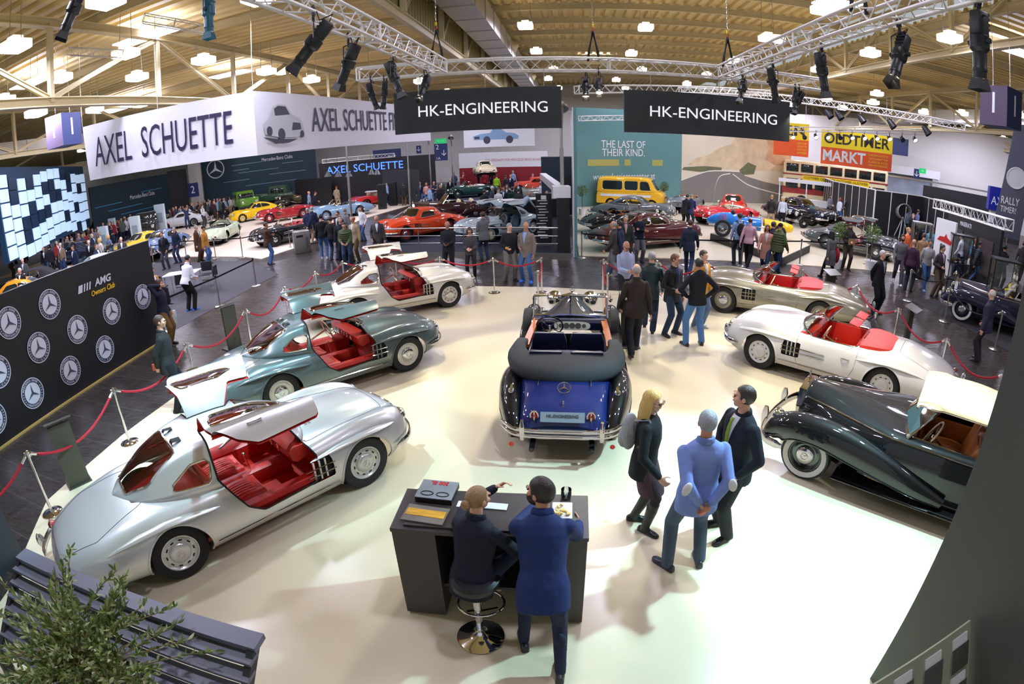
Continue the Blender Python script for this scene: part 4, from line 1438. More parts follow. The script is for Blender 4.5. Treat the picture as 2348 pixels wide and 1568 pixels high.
 MB().loft([[(dx+.2,yy,dz+.04),(dx,yy,dz+.05),(dx - .03,yy,dz),(dx,yy,dz - .14),(dx+.2,yy,dz - .14)] for yy in np.linspace(-cy,cy,7)]).build('dashboard',wood if g.get('wood') else im,t)
 mb = MB(); ov = [(.31*math.copysign(abs(math.cos(a)) ** .6,math.cos(a)),.075*math.copysign(abs(math.sin(a)) ** .7,math.sin(a))) for a in [2*PI*i/28 for i in range(28)]]
 TD = Matrix.Translation((dx - .03,-.04,dz - .055)) @ Matrix.Rotation(-PI/2,4,'Z') @ Matrix.Rotation(R(72),4,'X')
 o = mb.prism(ov,0,.02,T=TD).build('instrument_panel',M('ivory panel',(206,210,196),.25,.3),t,smooth=False)
 mb = MB()
 for q in (-.2,-.1,0,.1,.2):
  mb.lathe([(.052 if abs(q) != .2 else .035,.02),(.050 if abs(q) != .2 else .033,.026),(0,.024)],16,T=TD @ Matrix.Translation((q,0,0)))
 mb.build('gauge',M('gauge face',(70,74,70),.3),o)
 steering(t,(dx - .26,.33,dz+.02),.22,30,BLACKG if g.get('dwheel') else M('ivory steering wheel',(226,210,170),.35),CHROME)
 if top is not None and 'boot' in g:     # folded hood lying behind the seats
  tm = M('hood cloth %d %d %d' % top,top,.85,noise=(20,.08),bump=(60,.3,.01))
  path = catmull(g['boot'],40); full = np.vstack([path,(path*[1,-1,1,1,1])[::-1][1:]])
  rings = []
  N = len(full)
  for i in range(N):
   p = full[i]; d = full[min(N - 1,i+1)][:2] - full[max(0,i - 1)][:2]; d /= np.linalg.norm(d)+1e-9
   nn = np.array([d[1],-d[0]])
   rings.append([(p[0]+nn[0]*p[3]*math.copysign(abs(math.cos(a)) ** .7,math.cos(a)),p[1]+nn[1]*p[3]*math.copysign(abs(math.cos(a)) ** .7,math.cos(a)),p[2]+p[4]*math.copysign(abs(math.sin(a)) ** .5,math.sin(a))+nn[0]*math.cos(a)*p[3]*.18) for a in [2*PI*j/16 for j in range(16)]])
  MB().loft(rings).build('folded_hood',tm,t,ang=70)
 if top is not None and 'hood' in g:     # raised hood
  tm = M('hood cloth %d %d %d' % top,top,.85,noise=(20,.05),bump=(60,.3,.01))
  c = g['hood']
  xs_ = xsamp(min(x for x,_ in c['roof']),max(x for x,_ in c['roof']),60)
  Q,E = shell(xs_,cabin_ctrl(c),18); E = E[:-2]
  AA = np.array([p[:3] for p in Q]).T
  for s in (1,-1):
   AA = np.array([p[:3] for p in Q]).T
   fin,E,seg = split(Q,E,np.maximum(sdpoly(c['side'],AA[0],AA[2],.03),.3 - AA[1]*s))
   trim(chrome,Q,seg,.010,6)
  field_build(Q,E,'folding_roof',tm,t,ang=60)
  vs,fs = compact(Q,E)
  MB().add([(x,y*.97,zz - .02) for x,y,zz in vs],[q[::-1] for q in fs]).build('roof_lining',M('lining',(120,84,50),.8),t)
 chrome.build('chrome_trim',CHROME,t)
 return t,P,F

V540 = dict(
 z0=[(-2.50,.56),(-2.44,.66),(-2.2,.80),(-1.8,.93),(-1.3,1.0),(-.8,1.03),(.5,1.07),(.9,1.10),(1.72,1.13),(1.76,1.10)],
 zc=[(-2.50,.52),(-2.44,.61),(-2.2,.74),(-1.8,.86),(-1.3,.96),(-.8,1.0),(.5,1.0),(.9,.98),(1.72,1.0),(1.76,.98)],
 yc=[(-2.50,.36),(-2.44,.42),(-2.2,.47),(-1.8,.50),(-1.3,.58),(-.8,.64),(.5,.60),(.9,.44),(1.72,.17),(1.76,.15)],
 w=[(-2.50,.50),(-2.44,.56),(-2.2,.60),(-1.8,.64),(-1.3,.70),(-.8,.73),(.5,.69),(.9,.55),(1.72,.26),(1.76,.24)],
 zw=[(-2.5,.44),(-2.0,.58),(-1.2,.75),(.6,.78),(1.76,.78)],
 zb=[(-2.5,.36),(-2.2,.38),(-1.2,.40),(1.76,.5)],tuck=.92,
 axles=(1.75,-1.62),track=.72,wr_=.35,
 cockpit=[(.42,.54),(-.95,.60),(-1.0,.56),(-1.0,-.56),(-.95,-.60),(.42,-.54)],cutz=.80,
 door=[(.40,.44),(-.78,.44),(-.78,1.3),(.40,1.3)],hoodx=.55,
 fwing=[(-.35,.36,.80,.10,.03),(.2,.42,.80,.12,.06),(.75,.62,.79,.14,.12),(1.25,.79,.77,.16,.2),(1.75,.86,.76,.16,.26),(2.1,.78,.76,.155,.26),(2.28,.60,.76,.15,.2),(2.33,.44,.76,.13,.12)],
 rwing=[(-.55,.38,.78,.09,.04),(-.8,.60,.77,.14,.16),(-1.15,.82,.76,.17,.30),(-1.6,.90,.75,.185,.40),(-2.0,.82,.72,.175,.40),(-2.3,.66,.67,.15,.34),(-2.48,.48,.62,.12,.22),(-2.53,.38,.60,.08,.1)],
 board=(-.5,.1,.80,.36),spare=(1.16,.80,.63),headlamps=[(2.12,.36,.90,.155)],tails=[(-2.43,.36,.66)],wing_lamps=[(-2.02,.70,.80),(2.0,.76,.92)],
 radiator=(1.78,.24,.5,1.12),fbump=dict(pts=[(2.30,.86,.44),(2.42,.6,.44),(2.48,0,.44)],bars=(0,.08)),
 rbump=dict(pts=[(-2.35,.80,.46),(-2.56,.62,.46),(-2.62,.35,.46),(-2.62,0,.46)],bars=(0,.075),h=.03,over=[(-2.60,.50,.50)]),
 screen=(1.05,1.42,.60,.50,.64,.61),vee=.06,seats=(-.20,-.98),dash=(.36,.98),dwheel=True,
 woodrail=[(.46,.58,1.0),(0,.61,.99),(-.5,.635,.985),(-.82,.64,.985)],
 boot=[(-.72,.69,1.03,.085,.05),(-1.0,.71,1.03,.10,.07),(-1.30,.68,1.0,.17,.085),(-1.50,.50,.975,.27,.10),(-1.58,.25,.97,.31,.105),(-1.60,.0,.97,.32,.105)])
V300 = dict(
 z0=[(-2.45,.50),(-2.38,.62),(-2.1,.78),(-1.6,.92),(-1.0,.98),(-.8,.99),(.4,1.02),(.7,1.03),(1.6,1.06),(1.76,1.05),(1.79,1.02)],
 zc=[(-2.45,.48),(-2.38,.58),(-2.1,.72),(-1.6,.85),(-1.0,.94),(-.8,.95),(.4,.95),(.7,.95),(1.6,.95),(1.76,.93),(1.79,.92)],
 yc=[(-2.45,.35),(-2.38,.45),(-2.1,.52),(-1.6,.58),(-1.0,.70),(-.8,.72),(.4,.70),(.7,.60),(1.6,.30),(1.76,.26),(1.79,.25)],
 w=[(-2.45,.5),(-2.38,.6),(-2.1,.70),(-1.6,.78),(-1.0,.82),(-.8,.83),(.4,.82),(.7,.76),(1.2,.62),(1.6,.40),(1.76,.34),(1.79,.33)],
 zw=[(-2.45,.44),(-1.6,.60),(0,.66),(1.79,.7)],
 zb=[(-2.45,.36),(-1.8,.30),(.9,.28),(1.79,.42)],tuck=.95,
 axles=(1.45,-1.45),track=.74,wr_=.345,whitewall=True,
 cockpit=[(.22,.58),(-.8,.62),(-.86,.58),(-.86,-.58),(-.8,-.62),(.22,-.58)],cutz=.74,
 door=[(.24,.34),(-.85,.34),(-.85,1.3),(.24,1.3)],hoodx=.35,
 fwing=[(-.45,.44,.86,.05,.10),(-.1,.56,.85,.09,.2),(.35,.72,.83,.13,.28),(.85,.85,.80,.165,.32),(1.3,.90,.77,.185,.30),(1.7,.86,.74,.185,.30),(1.98,.72,.71,.17,.30),(2.10,.54,.70,.14,.2),(2.12,.42,.70,.11,.1)],
 rwing=[(-.75,.40,.86,.04,.1),(-.95,.66,.84,.10,.28),(-1.3,.84,.80,.15,.38),(-1.7,.84,.77,.16,.42),(-2.1,.70,.72,.15,.38),(-2.4,.50,.66,.12,.24),(-2.46,.40,.64,.08,.1)],
 headlamps=[(1.98,.66,.70,.10)],radiator=(1.80,.33,.50,1.05),tails=[(-2.44,.5,.55)],
 belt_lines=[[(x,.915) for x in np.linspace(1.7,-.85,16)],[(x,.34) for x in np.linspace(.95,-1.0,10)]],
 board=(-1.0,1.02,.80,.26),
 fbump=dict(pts=[(1.75,.93,.42),(2.02,.86,.42),(2.18,.6,.42),(2.24,0,.42)],h=.06,over=[(2.24,.38,.46)]),
 rbump=dict(pts=[(-2.1,.90,.42),(-2.42,.8,.42),(-2.55,.5,.42),(-2.58,0,.42)],h=.06),
 screen=(.99,1.36,.40,.10,.68,.58),vee=.16,seats=(-.32,-1.0),dash=(.22,.90),wood=True,zf=.36)
# ---------------------------------------------------------------- the hall (its axis turned 7 degrees from the view axis)
HA = R(7)
def hx(u,v,z=0.0):
 return (u*math.cos(HA)+v*math.sin(HA),-u*math.sin(HA)+v*math.cos(HA),z)
HT = Matrix.Rotation(-HA,4,'Z')

def floor_mat():
 m = M('dark stone floor tiles',(70,64,62),0.2,noise=(0.7,0.22))
 nt = m.node_tree
 b = nt.nodes['Principled BSDF']
 tc = nt.nodes.new('ShaderNodeTexCoord')
 mp = nt.nodes.new('ShaderNodeMapping')
 mp.inputs['Rotation'].default_value = (0,0,R(12))
 br = nt.nodes.new('ShaderNodeTexBrick')
 br.offset = 0.5
 br.inputs['Scale'].default_value = 1.0
 br.inputs['Mortar Size'].default_value = 0.006
 br.inputs['Brick Width'].default_value = 1.2
 br.inputs['Row Height'].default_value = 0.6
 br.inputs['Color1'].default_value = lin((62,55,52)); br.inputs['Color2'].default_value = lin((53,47,45))
 br.inputs['Mortar'].default_value = lin((88,82,78))
 nt.links.new(tc.outputs['Object'],mp.inputs[0]); nt.links.new(mp.outputs[0],br.inputs['Vector'])
 nz = nt.nodes.new('ShaderNodeTexNoise'); nz.inputs['Scale'].default_value = 3.0; nz.inputs['Detail'].default_value = 8
 mp2 = nt.nodes.new('ShaderNodeMapping'); mp2.inputs['Scale'].default_value = (1,6,1); mp2.inputs['Rotation'].default_value = (0,0,R(30))
 nt.links.new(tc.outputs['Object'],mp2.inputs[0]); nt.links.new(mp2.outputs[0],nz.inputs['Vector'])
 mx = nt.nodes.new('ShaderNodeMix'); mx.data_type = 'RGBA'; mx.blend_type = 'MULTIPLY'; mx.inputs[0].default_value = 0.28
 nt.links.new(br.outputs['Color'],mx.inputs[6])
 cr = nt.nodes.new('ShaderNodeValToRGB')
 cr.color_ramp.elements[0].position = 0.35; cr.color_ramp.elements[0].color = (0.55,0.53,0.52,1)
 cr.color_ramp.elements[1].position = 0.7; cr.color_ramp.elements[1].color = (1.25,1.2,1.15,1)
 nt.links.new(nz.outputs['Fac'],cr.inputs[0]); nt.links.new(cr.outputs[0],mx.inputs[7])
 nt.links.new(mx.outputs[2],b.inputs['Base Color'])
 mr = nt.nodes.new('ShaderNodeMapRange'); mr.inputs[3].default_value = 0.16; mr.inputs[4].default_value = 0.40
 nt.links.new(nz.outputs['Fac'],mr.inputs[0]); nt.links.new(mr.outputs[0],b.inputs['Roughness'])
 return m

def slab(name,poly,z0,z1,mat):
 return struct(MB().prism(poly,z0,z1).build(name,mat,smooth=False))
slab('floor',[hx(-80,-8),hx(75,-8),hx(75,68),hx(-80,68)],-0.1,0.0,floor_mat())
CREAM = M('cream vinyl stage floor',(232,221,188),0.24,noise=(0.35,0.05))
slab('floor_stage',[(-5.9,2.9),(-6.72,4.64),(-6.62,6.65),(-6.05,10.6),(-5.45,14.0),(-4.95,15.45),(-3.3,15.75),(-1.0,15.31),(0.98,14.98),(2.99,14.39),(5.41,13.8),(7.2,13.45),(8.35,12.75),(8.75,11.3),(8.6,9.4),(8.4,5.8),(8.0,-4),(-4.9,-4)],0.0,0.012,CREAM)
BEIGE = M('pale carpet',(228,212,190),0.8,noise=(1.5,0.06))
slab('floor_stand',[(-34,25.4),(-19.3,25.4),(-11.9,22.6),(-10.6,21.7),(-9.5,24.9),(-9.0,33),(-6,44),(-34,46)],0.0,0.03,BEIGE)
slab('floor_display',[(2.5,19.3),(13.8,17.1),(16.5,16.6),(19,21),(20.5,27),(27,42),(4.5,42),(3.9,33)],0.0,0.025,CREAM)
GREYC = M('grey carpet',(74,72,76),0.95,noise=(8,0.12))
slab('floor_carpet',[(-22,24.6),(-11.2,21.6),(-8.4,18.4),(-9.1,11.9),(-12,11.5),(-22,16)],0.0,0.008,GREYC)
BLACKC = M('black carpet',(40,36,38),0.95,noise=(8,0.15))
slab('floor_runner',[(12.2,13.45),(16.5,13.1),(20,12.2),(20,4),(12.5,4),(12.2,9)],0.0,0.008,BLACKC)
GREYV = M('grey exhibition floor',(150,158,168),0.6,noise=(1,0.05))
slab('floor_club',[(-60,26),(-34,25.4),(-34,52),(-80,52),(-80,24),(-40,20),(-19,20.5),(-19,25)],0.0,0.02,GREYV)

# roof: corrugated sheets, purlins, girders
def corr(u0,u1,v0,v1,za,zb,pitch,depth,along,mat,name):
 """sheet from za at u0 to zb at u1; ridges run along 'u' or 'v'"""
 mb = MB(); a0,a1 = (v0,v1) if along == 'u' else (u0,u1)
 n = int((a1 - a0)/pitch); pr = []
 for i in range(n):
  s = a0+i*pitch
  for f,d in ((0,0),(.45,0),(.55,depth),(.9,depth)):
   pr.append((s+f*pitch,d))
 vs = []
 for s,d in pr:
  if along == 'u':
   vs += [hx(u0,s,za+d),hx(u1,s,zb+d)]
  else:
   z = za+(zb - za)*(s - u0)/(u1 - u0)
   vs += [hx(s,v0,z+d),hx(s,v1,z+d)]
 fs = [(2*i,2*i+1,2*i+3,2*i+2) for i in range(len(pr) - 1)]
 mb.add(vs,fs)
 return struct(mb.build(name,mat,smooth=False))
ROOFM = M('tan corrugated roof sheet',(246,220,150),0.5,noise=(0.4,0.1))
corr(-5.4,14.5,-8,66,11.2,11.2,0.55,0.14,'v',ROOFM,'ceiling')
corr(-75,-5.4,-8,66,9.6,9.9,0.6,0.14,'u',ROOFM,'ceiling')
corr(14.5,70,-8,66,10.2,9.8,0.6,0.14,'u',ROOFM,'ceiling')
OLIVE = M('olive corrugated cladding',(168,154,92),0.5,noise=(0.5,0.08))
mb = MB(); pr = []
for i in range(180):
 for f,d in ((0,0),(.4,0),(.5,.07),(.9,.07)):
  pr.append((-8+(i+f)*0.367,d))
vs = []
for s,d in pr:
 vs += [hx(-5.4 - d,s,8.6),hx(-5.4 - d,s,11.3)]
mb.add(vs,[(2*i,2*i+1,2*i+3,2*i+2) for i in range(len(pr) - 1)])
struct(mb.build('wall_clerestory',OLIVE,smooth=False))
GIRD = M('cream painted steel',(222,206,160),0.5)
def ibeam(name,a,b,h=0.3,wd=0.16,mat=GIRD):
 a = Vector(a); b = Vector(b); d = (b - a); L = d.length; d.normalize()
 r = d.cross(Vector((0,0,1)))
 if r.length < 0.05: r = Vector((1,0,0))
 r.normalize(); u = r.cross(d)
 T = Matrix((d,r,u)).transposed().to_4x4(); T.translation = (a+b)/2
 mb = MB()
 mb.box((0,0,h/2),(L,wd,0.03),T=T).box((0,0,-h/2),(L,wd,0.03),T=T).box((0,0,0),(L,0.03,h),T=T)
 return struct(mb.build(name,mat,smooth=False))
for i in range(17):
 v = 5+i*3.2
 ibeam('beam',hx(-5.3,v,11.0),hx(14.4,v,11.0),0.28,0.14)
for i in range(11):
 v = 3+i*5.0
 ibeam('beam',hx(-44,v,9.45),hx(-5.5,v,9.7),0.28,0.14)
 if i > 1: ibeam('beam',hx(14.5,v,9.95),hx(52,v,9.65),0.28,0.14)
def girder(u,zb,zt,v0,v1,step):
 ibeam('beam',hx(u,v0,zb),hx(u,v1,zb),0.26,0.3)
 ibeam('beam',hx(u,v0,zt),hx(u,v1,zt),0.26,0.3)
 v = v0; k = 0
 while v < v1 - 0.5:
  mb = MB()
  mb.box((0,0,(zb+zt)/2),(0.16,0.16,zt - zb),T=Matrix.Translation(hx(u,v)))
  struct(mb.build('column',GIRD,smooth=False))
  a = hx(u,v,zb+.1 if k % 2 == 0 else zt - .1); b = hx(u,v+step,zt - .1 if k % 2 == 0 else zb+.1)
  ibeam('beam',a,b,0.12,0.12)
  v += step; k += 1
girder(-14.3,6.9,9.3,1,56,5.0)
girder(-27,6.9,9.2,6,56,6.0)
girder(-42,6.9,9.2,12,56,7.0)
girder(14.2,8.6,10.9,9,56,4.6)
girder(24.5,6.9,9.5,8,56,5.2)
girder(37,6.9,9.4,14,56,6.0)
for i in range(9):      # braces on the clerestory wall
 v = 12+i*5.2
 ibeam('beam',hx(-5.2,v,8.7),hx(-5.2,v+2.6,11.1),0.1,0.12)
 mb = MB().box((0,0,9.9),(0.2,0.2,2.6),T=Matrix.Translation(hx(-5.25,v)))
 struct(mb.build('column',GIRD,smooth=False))
ibeam('beam',hx(-5.4,-6,8.5),hx(-5.4,58,8.5),0.3,0.2)
ibeam('beam',hx(14.45,-6,9.9),hx(14.45,58,9.9),0.3,0.2)

# walls
WALLW = M('white hall wall',(236,232,226),0.7,noise=(0.3,0.03))
GREYW = M('pale grey wall cladding',(196,192,178),0.6)
def wall(name,p,q,z0,z1,mat,t=0.2):
 p = Vector((p[0],p[1],0)); q = Vector((q[0],q[1],0)); d = q - p
 mb = MB().box(((p.x+q.x)/2,(p.y+q.y)/2,(z0+z1)/2),(d.length,t,z1 - z0),rz=math.atan2(d.y,d.x))
 return struct(mb.build(name,mat,smooth=False))
wall('wall_back',hx(-80,65),hx(75,65),0,8.1,WALLW)
wall('wall_upper',hx(-80,65.3),hx(75,65.3),8.1,11.6,GREYW)
wall('wall_left',hx(-79,-8),hx(-79,65),0,10.2,M('dark hall wall',(40,46,52),0.7))
wall('wall_right',hx(74,-8),hx(74,65),0,10.2,WALLW)

# ducts
DUCT = M('galvanised duct',(206,204,196),0.35,0.6,noise=(3,0.06))
def duct(u,z,v0,v1,wd,h,label):
 t = thing('air_duct',label,'duct',hx(u,(v0+v1)/2,z),-HA)
 L = v1 - v0
 MB().box((0,0,0),(wd,L,h)).build('casing',DUCT,t,smooth=False)
 n = int(L/2.4)
 mb = MB()
 for i in range(n):
  y = -L/2+(i+.5)*2.4
  mb.box((0,y,0),(wd+.06,0.06,h+.06))
 mb.build('flange',STEEL,t,smooth=False)
 for i in range(max(2,n // 6)):
  o = MB().lathe([(0.0,0.30),(.12,.3),(.16,.2),(.34,.0),(.38,.0),(.38,-.02),(.3,-.02),(0,.1)],20,T=Matrix.Translation((wd/2+.25,-L/2+5+i*14,-.25)) @ Matrix.Rotation(R(70),4,'Y')).build('nozzle',GIRD,t)
 return t
duct(-4.15,9.9,12,57,1.3,0.95,'long square galvanised air duct along the olive clerestory wall')
duct(-31.5,7.75,6,57,1.0,0.8,'galvanised air duct high over the left stands')
duct(27.5,8.2,14,57,1.0,0.9,'galvanised air duct high over the right stands')

# hall lamps
LAMPW = M('glowing lamp housing',(255,240,216),0.4,emit=1.6)  # glow added to the housing to brighten the roof sheets
LAMPE = M('lamp diffuser',(226,226,255),0.4,emit=250.0)
def lamp_proto():
 t = thing('hall_lamp','square white high bay lamp hanging from the hall roof','lamp',(0,0,0),0,'high bay lamps under the hall roof')
 mb = MB().box((0,0,0.16),(.72,.72,.26),bev=.03).box((0,0,.34),(.34,.34,.14))
 mb.build('housing',LAMPW,t,smooth=False)
 MB().add([(-.3,-.3,.02),(.3,-.3,.02),(.3,.3,.02),(-.3,.3,.02)],[(3,2,1,0)]).build('diffuser',LAMPE,t,smooth=False)
 return t
def hang_rods(o,roof):
 mb = MB()
 for x in (-.3,.3): mb.cyl((x,0,.28),(x*.8,0,roof - o.location.z),.012,n=6)
 mb.build('hanger',STEEL,o)
lamp_at = [(-8.69,10.40,8.20),(-12.42,10.85,8.20),(-11.91,15.29,8.20),(-15.28,15.55,8.20),(-14.37,19.17,8.20),(-11.16,19.20,8.20),(-10.74,24.21,8.20),(-10.20,28.94,8.20),
 (-17.46,16.26,7.40),(-19.82,22.63,8.00),(-18.32,24.65,8.00),(-17.87,14.95,8.00),(-12.11,29.50,9.00),
 (1.08,27.09,9.80),(6.90,26.86,9.80),(2.00,34.58,9.80),(7.96,34.79,9.80),(3.79,48.81,9.80),(9.83,49.19,9.80),(16.38,49.19,9.80),
 (9.89,15.60,8.60),(15.00,15.14,8.60),(11.48,22.90,9.00),(15.35,20.50,8.60),(16.56,26.84,8.60),(25.65,33.93,8.20),(29.10,32.07,8.00),(29.28,28.39,8.00),(27.69,40.97,8.20),(35.26,33.08,8.00),(29.01,23.07,8.00),(33.89,27.37,8.00)]
for u in (-8,1.4,9.8):  # extra lamps added out of view to light the stage
 for v in (4,13):
  lamp_at.append(hx(u,v,9.8 if u > -5 else 8.4))
for u,vs,z in ((-1.5,(43,57),9.8),(5.2,(43,57),9.8),(10.5,(28,36,44,52),9.8),(-20,(33,41,49,57),8.3),(-10,(36,44,52),8.5),(-31,(34,42,50),8.3),(-45,(38,47),8.3),(20,(34,42,50),8.5),(31,(30,38,46),8.5),(43,(36,46),8.4)):
 for v in vs: lamp_at.append(hx(u,v,z))
first = True
for p in lamp_at:
 o = lamp_proto() if first else dup(LP0)
 if first: LP0 = dup(o)
 first = False
 o.location = p; o.rotation_euler = (0,0,-HA)
 u_ = p[0]*math.cos(HA) - p[1]*math.sin(HA)
 hang_rods(o,11.25 if -5.4 < u_ < 14.5 else 9.8 if u_ < 0 else 10.15)
for c_ in list(LP0.children): bpy.data.objects.remove(c_)
bpy.data.objects.remove(LP0)
# rooflights
SKYE = M('rooflight sheet',(214,216,255),0.4,emit=14.0)
for i,(p,a,b) in enumerate([((-12.48,17.22,9.30),2.6,.9),((-19.31,17.97,9.30),2.6,1.0),((11.53,17.29,9.60),1.6,1.0),((20.00,16.19,9.50),2.4,1.0),((-14.71,28.20,9.30),2.4,1.0),((7.03,43.18,10.90),2.0,.6),((-23.88,30.26,9.20),4,1.5)]):
 struct(MB().box(p,(a,b,.04),rz=-HA).build('window_%d' % (i+1),SKYE,smooth=False))
# ---------------------------------------------------------------- the stage: cars
SILVER = M('paint silver metallic',(222,224,222),0.3,0.5,1.0)
GREYGREEN = M('paint grey green',(84,98,98),0.28,0.25,1.0)
CREAMP = M('paint warm white',(232,228,214),0.28,0.25,1.0)
IVORYP = M('paint ivory white',(248,246,238),0.3,0.0,1.0)
BEIGEG = M('paint grey beige metallic',(150,146,128),0.28,0.5,1.0)
STAGE = 'cars shown on the cream stage'
silver,_,_ = make_car('coupe','silver gullwing coupe with red seats, both doors raised, nearest the slatted railing',(-3.26,5.16),48.7,variant(GULL,rimm=SILVER,capm=SILVER),SILVER,(196,34,24),STAGE,detail=2,lx=1.045,z=.012)
grey,_,_ = make_car('coupe','grey-green gullwing coupe with red seats, raised doors, parked between silver and white coupes',(-3.35,9.03),40.3,variant(GULL,wstyle='plain',rimm=CREAMP),GREYGREEN,(186,40,30),STAGE,detail=2,lx=1.024,z=.012)
cream,_,_ = make_car('coupe','warm white gullwing coupe with red seats and raised doors, at the far rope',(-2.96,13.33),30.0,variant(GULL,rimm=CREAMP),CREAMP,(176,44,36),STAGE,detail=2,z=.012)
white,_,_ = make_car('roadster','ivory white open roadster with orange-red seats, behind the black cabriolet with tan roof',(5.97,8.45),132.8,variant(ROAD,rimm=IVORYP,capm=IVORYP),IVORYP,(206,48,34),STAGE,detail=2,z=.012)
beige,_,_ = make_car('roadster','grey-beige open roadster with red seats, behind the white roadster',(6.61,12.24),147.6,variant(ROAD,wstyle='plain',rimm=BEIGEG),BEIGEG,(184,26,26),STAGE,detail=2,z=.012)
for t in (white,beige):       # red sun visors above the windscreen
 for s in (1,-1):
  MB().box((.06,s*.28,1.21),(.20,.44,.022),T=Matrix.Rotation(R(-12),4,'Y') @ Matrix.Translation((-.26,0,.03)),bev=.01).build('sun_visor',M('visor red',(206,50,40),.5),t)
for t,P in ((silver,None),):
 mb = MB()
 for k in range(9):
  for q in range(2): mb.box((.74 - .0+q*.05,-.30+k*.075,.962 - q*.001),(.035,.022,.012))
 mb.build('cowl_vent',DARKGAP,t,smooth=False)
for t in (silver,grey,cream):
 for s in (1,-1):
  MB().loft([[(-.70,s*.12,1.275),(-.70,s*.22,1.268)],[(-.80,s*.12,1.285),(-.80,s*.22,1.276)],[(-.82,s*.12,1.255),(-.82,s*.22,1.248)]],closed=False,cap=False).build('roof_vent',DARKGAP,t)
cabrio,_,_ = vintage('cabriolet','dark blue and black pre-war cabriolet with folded grey hood in the middle of the stage',(.95,8.5),82,V540,(20,38,100),(10,10,12),(22,30,62),STAGE,top=(46,52,55),z=.012)
TT = Matrix.Translation((-2.06,0,.872)) @ Matrix.Rotation(-PI/2,4,'Z') @ Matrix.Rotation(R(30),4,'X')
star(MB(),(0,0,.012),.085,TT,True,.012).build('star_badge',CHROME,cabrio)
MB().ball((-2.30,0,.76),(.03,.016,.05)).tube([(-2.28,0,.80),(-2.36,0,.70)],.012,6).build('boot_handle',CHROME,cabrio)
for s in (1,-1):
 MB().tube([(-1.66,s*.34,.945),(-1.75,s*.345,.94),(-2.0,s*.35,.87)],[.007,.016,.005],8).build('boot_hinge',CHROME,cabrio)
 MB().tube([(-2.2,s*.38,.30),(-2.66,s*.38,.28)],.035,10).build('exhaust_pipe',BLACKM,cabrio)
 MB().lathe([(.03,0),(.034,.01),(0,.014)],14,T=Matrix.Translation((-2.60,s*.64,.33)) @ Matrix.Rotation(-PI/2,4,'Y')).build('reflector',M('red reflector',(220,60,40),.3),cabrio)
PT = Matrix.Translation((-2.47,0,.66)) @ Matrix.Rotation(-PI/2,4,'Z') @ Matrix.Rotation(R(58),4,'X')
pl = MB().box((0,0,.012),(.56,.13,.012),T=PT).build('number_plate',M('plate grey',(150,168,180),.2,.3),cabrio,smooth=False)
text('HK-ENGINEERING',PT @ Matrix.Translation((0,.01,.022)),M('plate letters',(40,46,52),.4),pl,.06,width=.40)
BLK = (12,12,13)
hood = dict(roof=[(.24,1.40),(.08,1.44),(-.4,1.47),(-.9,1.42),(-1.3,1.25),(-1.55,1.0)],belt=[(.24,1.36),(0,1.32),(-.2,.96),(-1.55,.95)],wb=[(.24,.62),(-.2,.70),(-.9,.74),(-1.3,.68),(-1.55,.5)],wr=[(.24,.56),(-.9,.58),(-1.55,.4)],side=[(.32,.80),(.18,1.34),(-.75,1.34),(-.86,.80)])
black,_,_ = vintage('cabriolet','glossy black cabriolet with raised tan hood and whitewall tyres beside the dark panel',(5.22,4.72),132.2,variant(V300,hood=hood,rimm=BLACKG),BLK,BLK,(168,100,40),STAGE,top=(226,190,144),z=.012)

# ---------------------------------------------------------------- rope barrier
ROPE = M('red velvet rope',(168,16,40),.75,bump=(60,.4,.01))
def stanchion(p,label,group,h=.97,mat=CHROME,belt=False):
 t = thing('stanchion',label,'barrier post',(p[0],p[1],0.012 if not belt else 0.0),0,group)
 MB().lathe([(0,0),(.165,0),(.165,.012),(.15,.022),(.04,.04),(0,.04)],28).build('base',mat,t)
 MB().cyl((0,0,.03),(0,0,h - .05),.024,n=14).build('post',mat,t)
 mb = MB().lathe([(.024,h - .09),(.032,h - .08),(.032,h),(.02,h+.015),(0,h+.018)],16)
 if not belt:
  for k in range(4):
   a = k*PI/2
   mb.tube([(.03*math.cos(a),.03*math.sin(a),h - .03),(.07*math.cos(a),.07*math.sin(a),h - .02),(.07*math.cos(a),.07*math.sin(a),h - .06)],.007,6)
 mb.build('cap',mat if not belt else BLACKM,t)
 return t
def rope(a,b,label,sag=.30,h=.92,group='red ropes round the stage',mat=ROPE,r=.021,nm='rope'):
 a = Vector((a[0],a[1],h)); b = Vector((b[0],b[1],h)); d = b - a; L = d.length; d.normalize()
 a += d*.07; b -= d*.07
 pts = [a+(b - a)*(i/18) - Vector((0,0,sag*(1 - (2*i/18 - 1) ** 2))) for i in range(19)]
 t = MB().tube(pts,r,10).build(nm,mat)
 tag(t,label,'rope',group)
 for p,q in ((pts[0],pts[1]),(pts[-1],pts[-2])):
  v = (q - p).normalized()
  MB().cyl(p - v*.035,p+v*.08,.026,n=12).build('end_fitting',CHROME,t)
 return t
RP = [(-6.37,4.41),(-6.27,6.43),(-6.00,8.44),(-5.71,10.48),(-5.5,12.3),(-5.23,13.85),(-4.81,15.06),(-3.30,15.40),(-1.95,14.96),(-0.44,14.51),(0.85,14.39)]
RP2 = [(2.46,14.01),(3.87,13.79),(5.20,13.62),(6.77,13.30),(7.75,12.95),(8.47,11.26),(8.33,9.37),(8.11,7.50),(8.05,5.83),(8.1,4.2)]
GS = 'chrome rope posts round the stage'
side_l = 'chrome rope post on the left edge of the cream stage'
side_b = 'chrome rope post on the back edge of the cream stage, left of the gap'
side_r = 'chrome rope post on the right edge of the cream stage'
side_d = 'chrome rope post on the back edge of the cream stage, right of the gap'
for i,p in enumerate(RP): stanchion(p,side_l if i < 5 else side_b,GS)
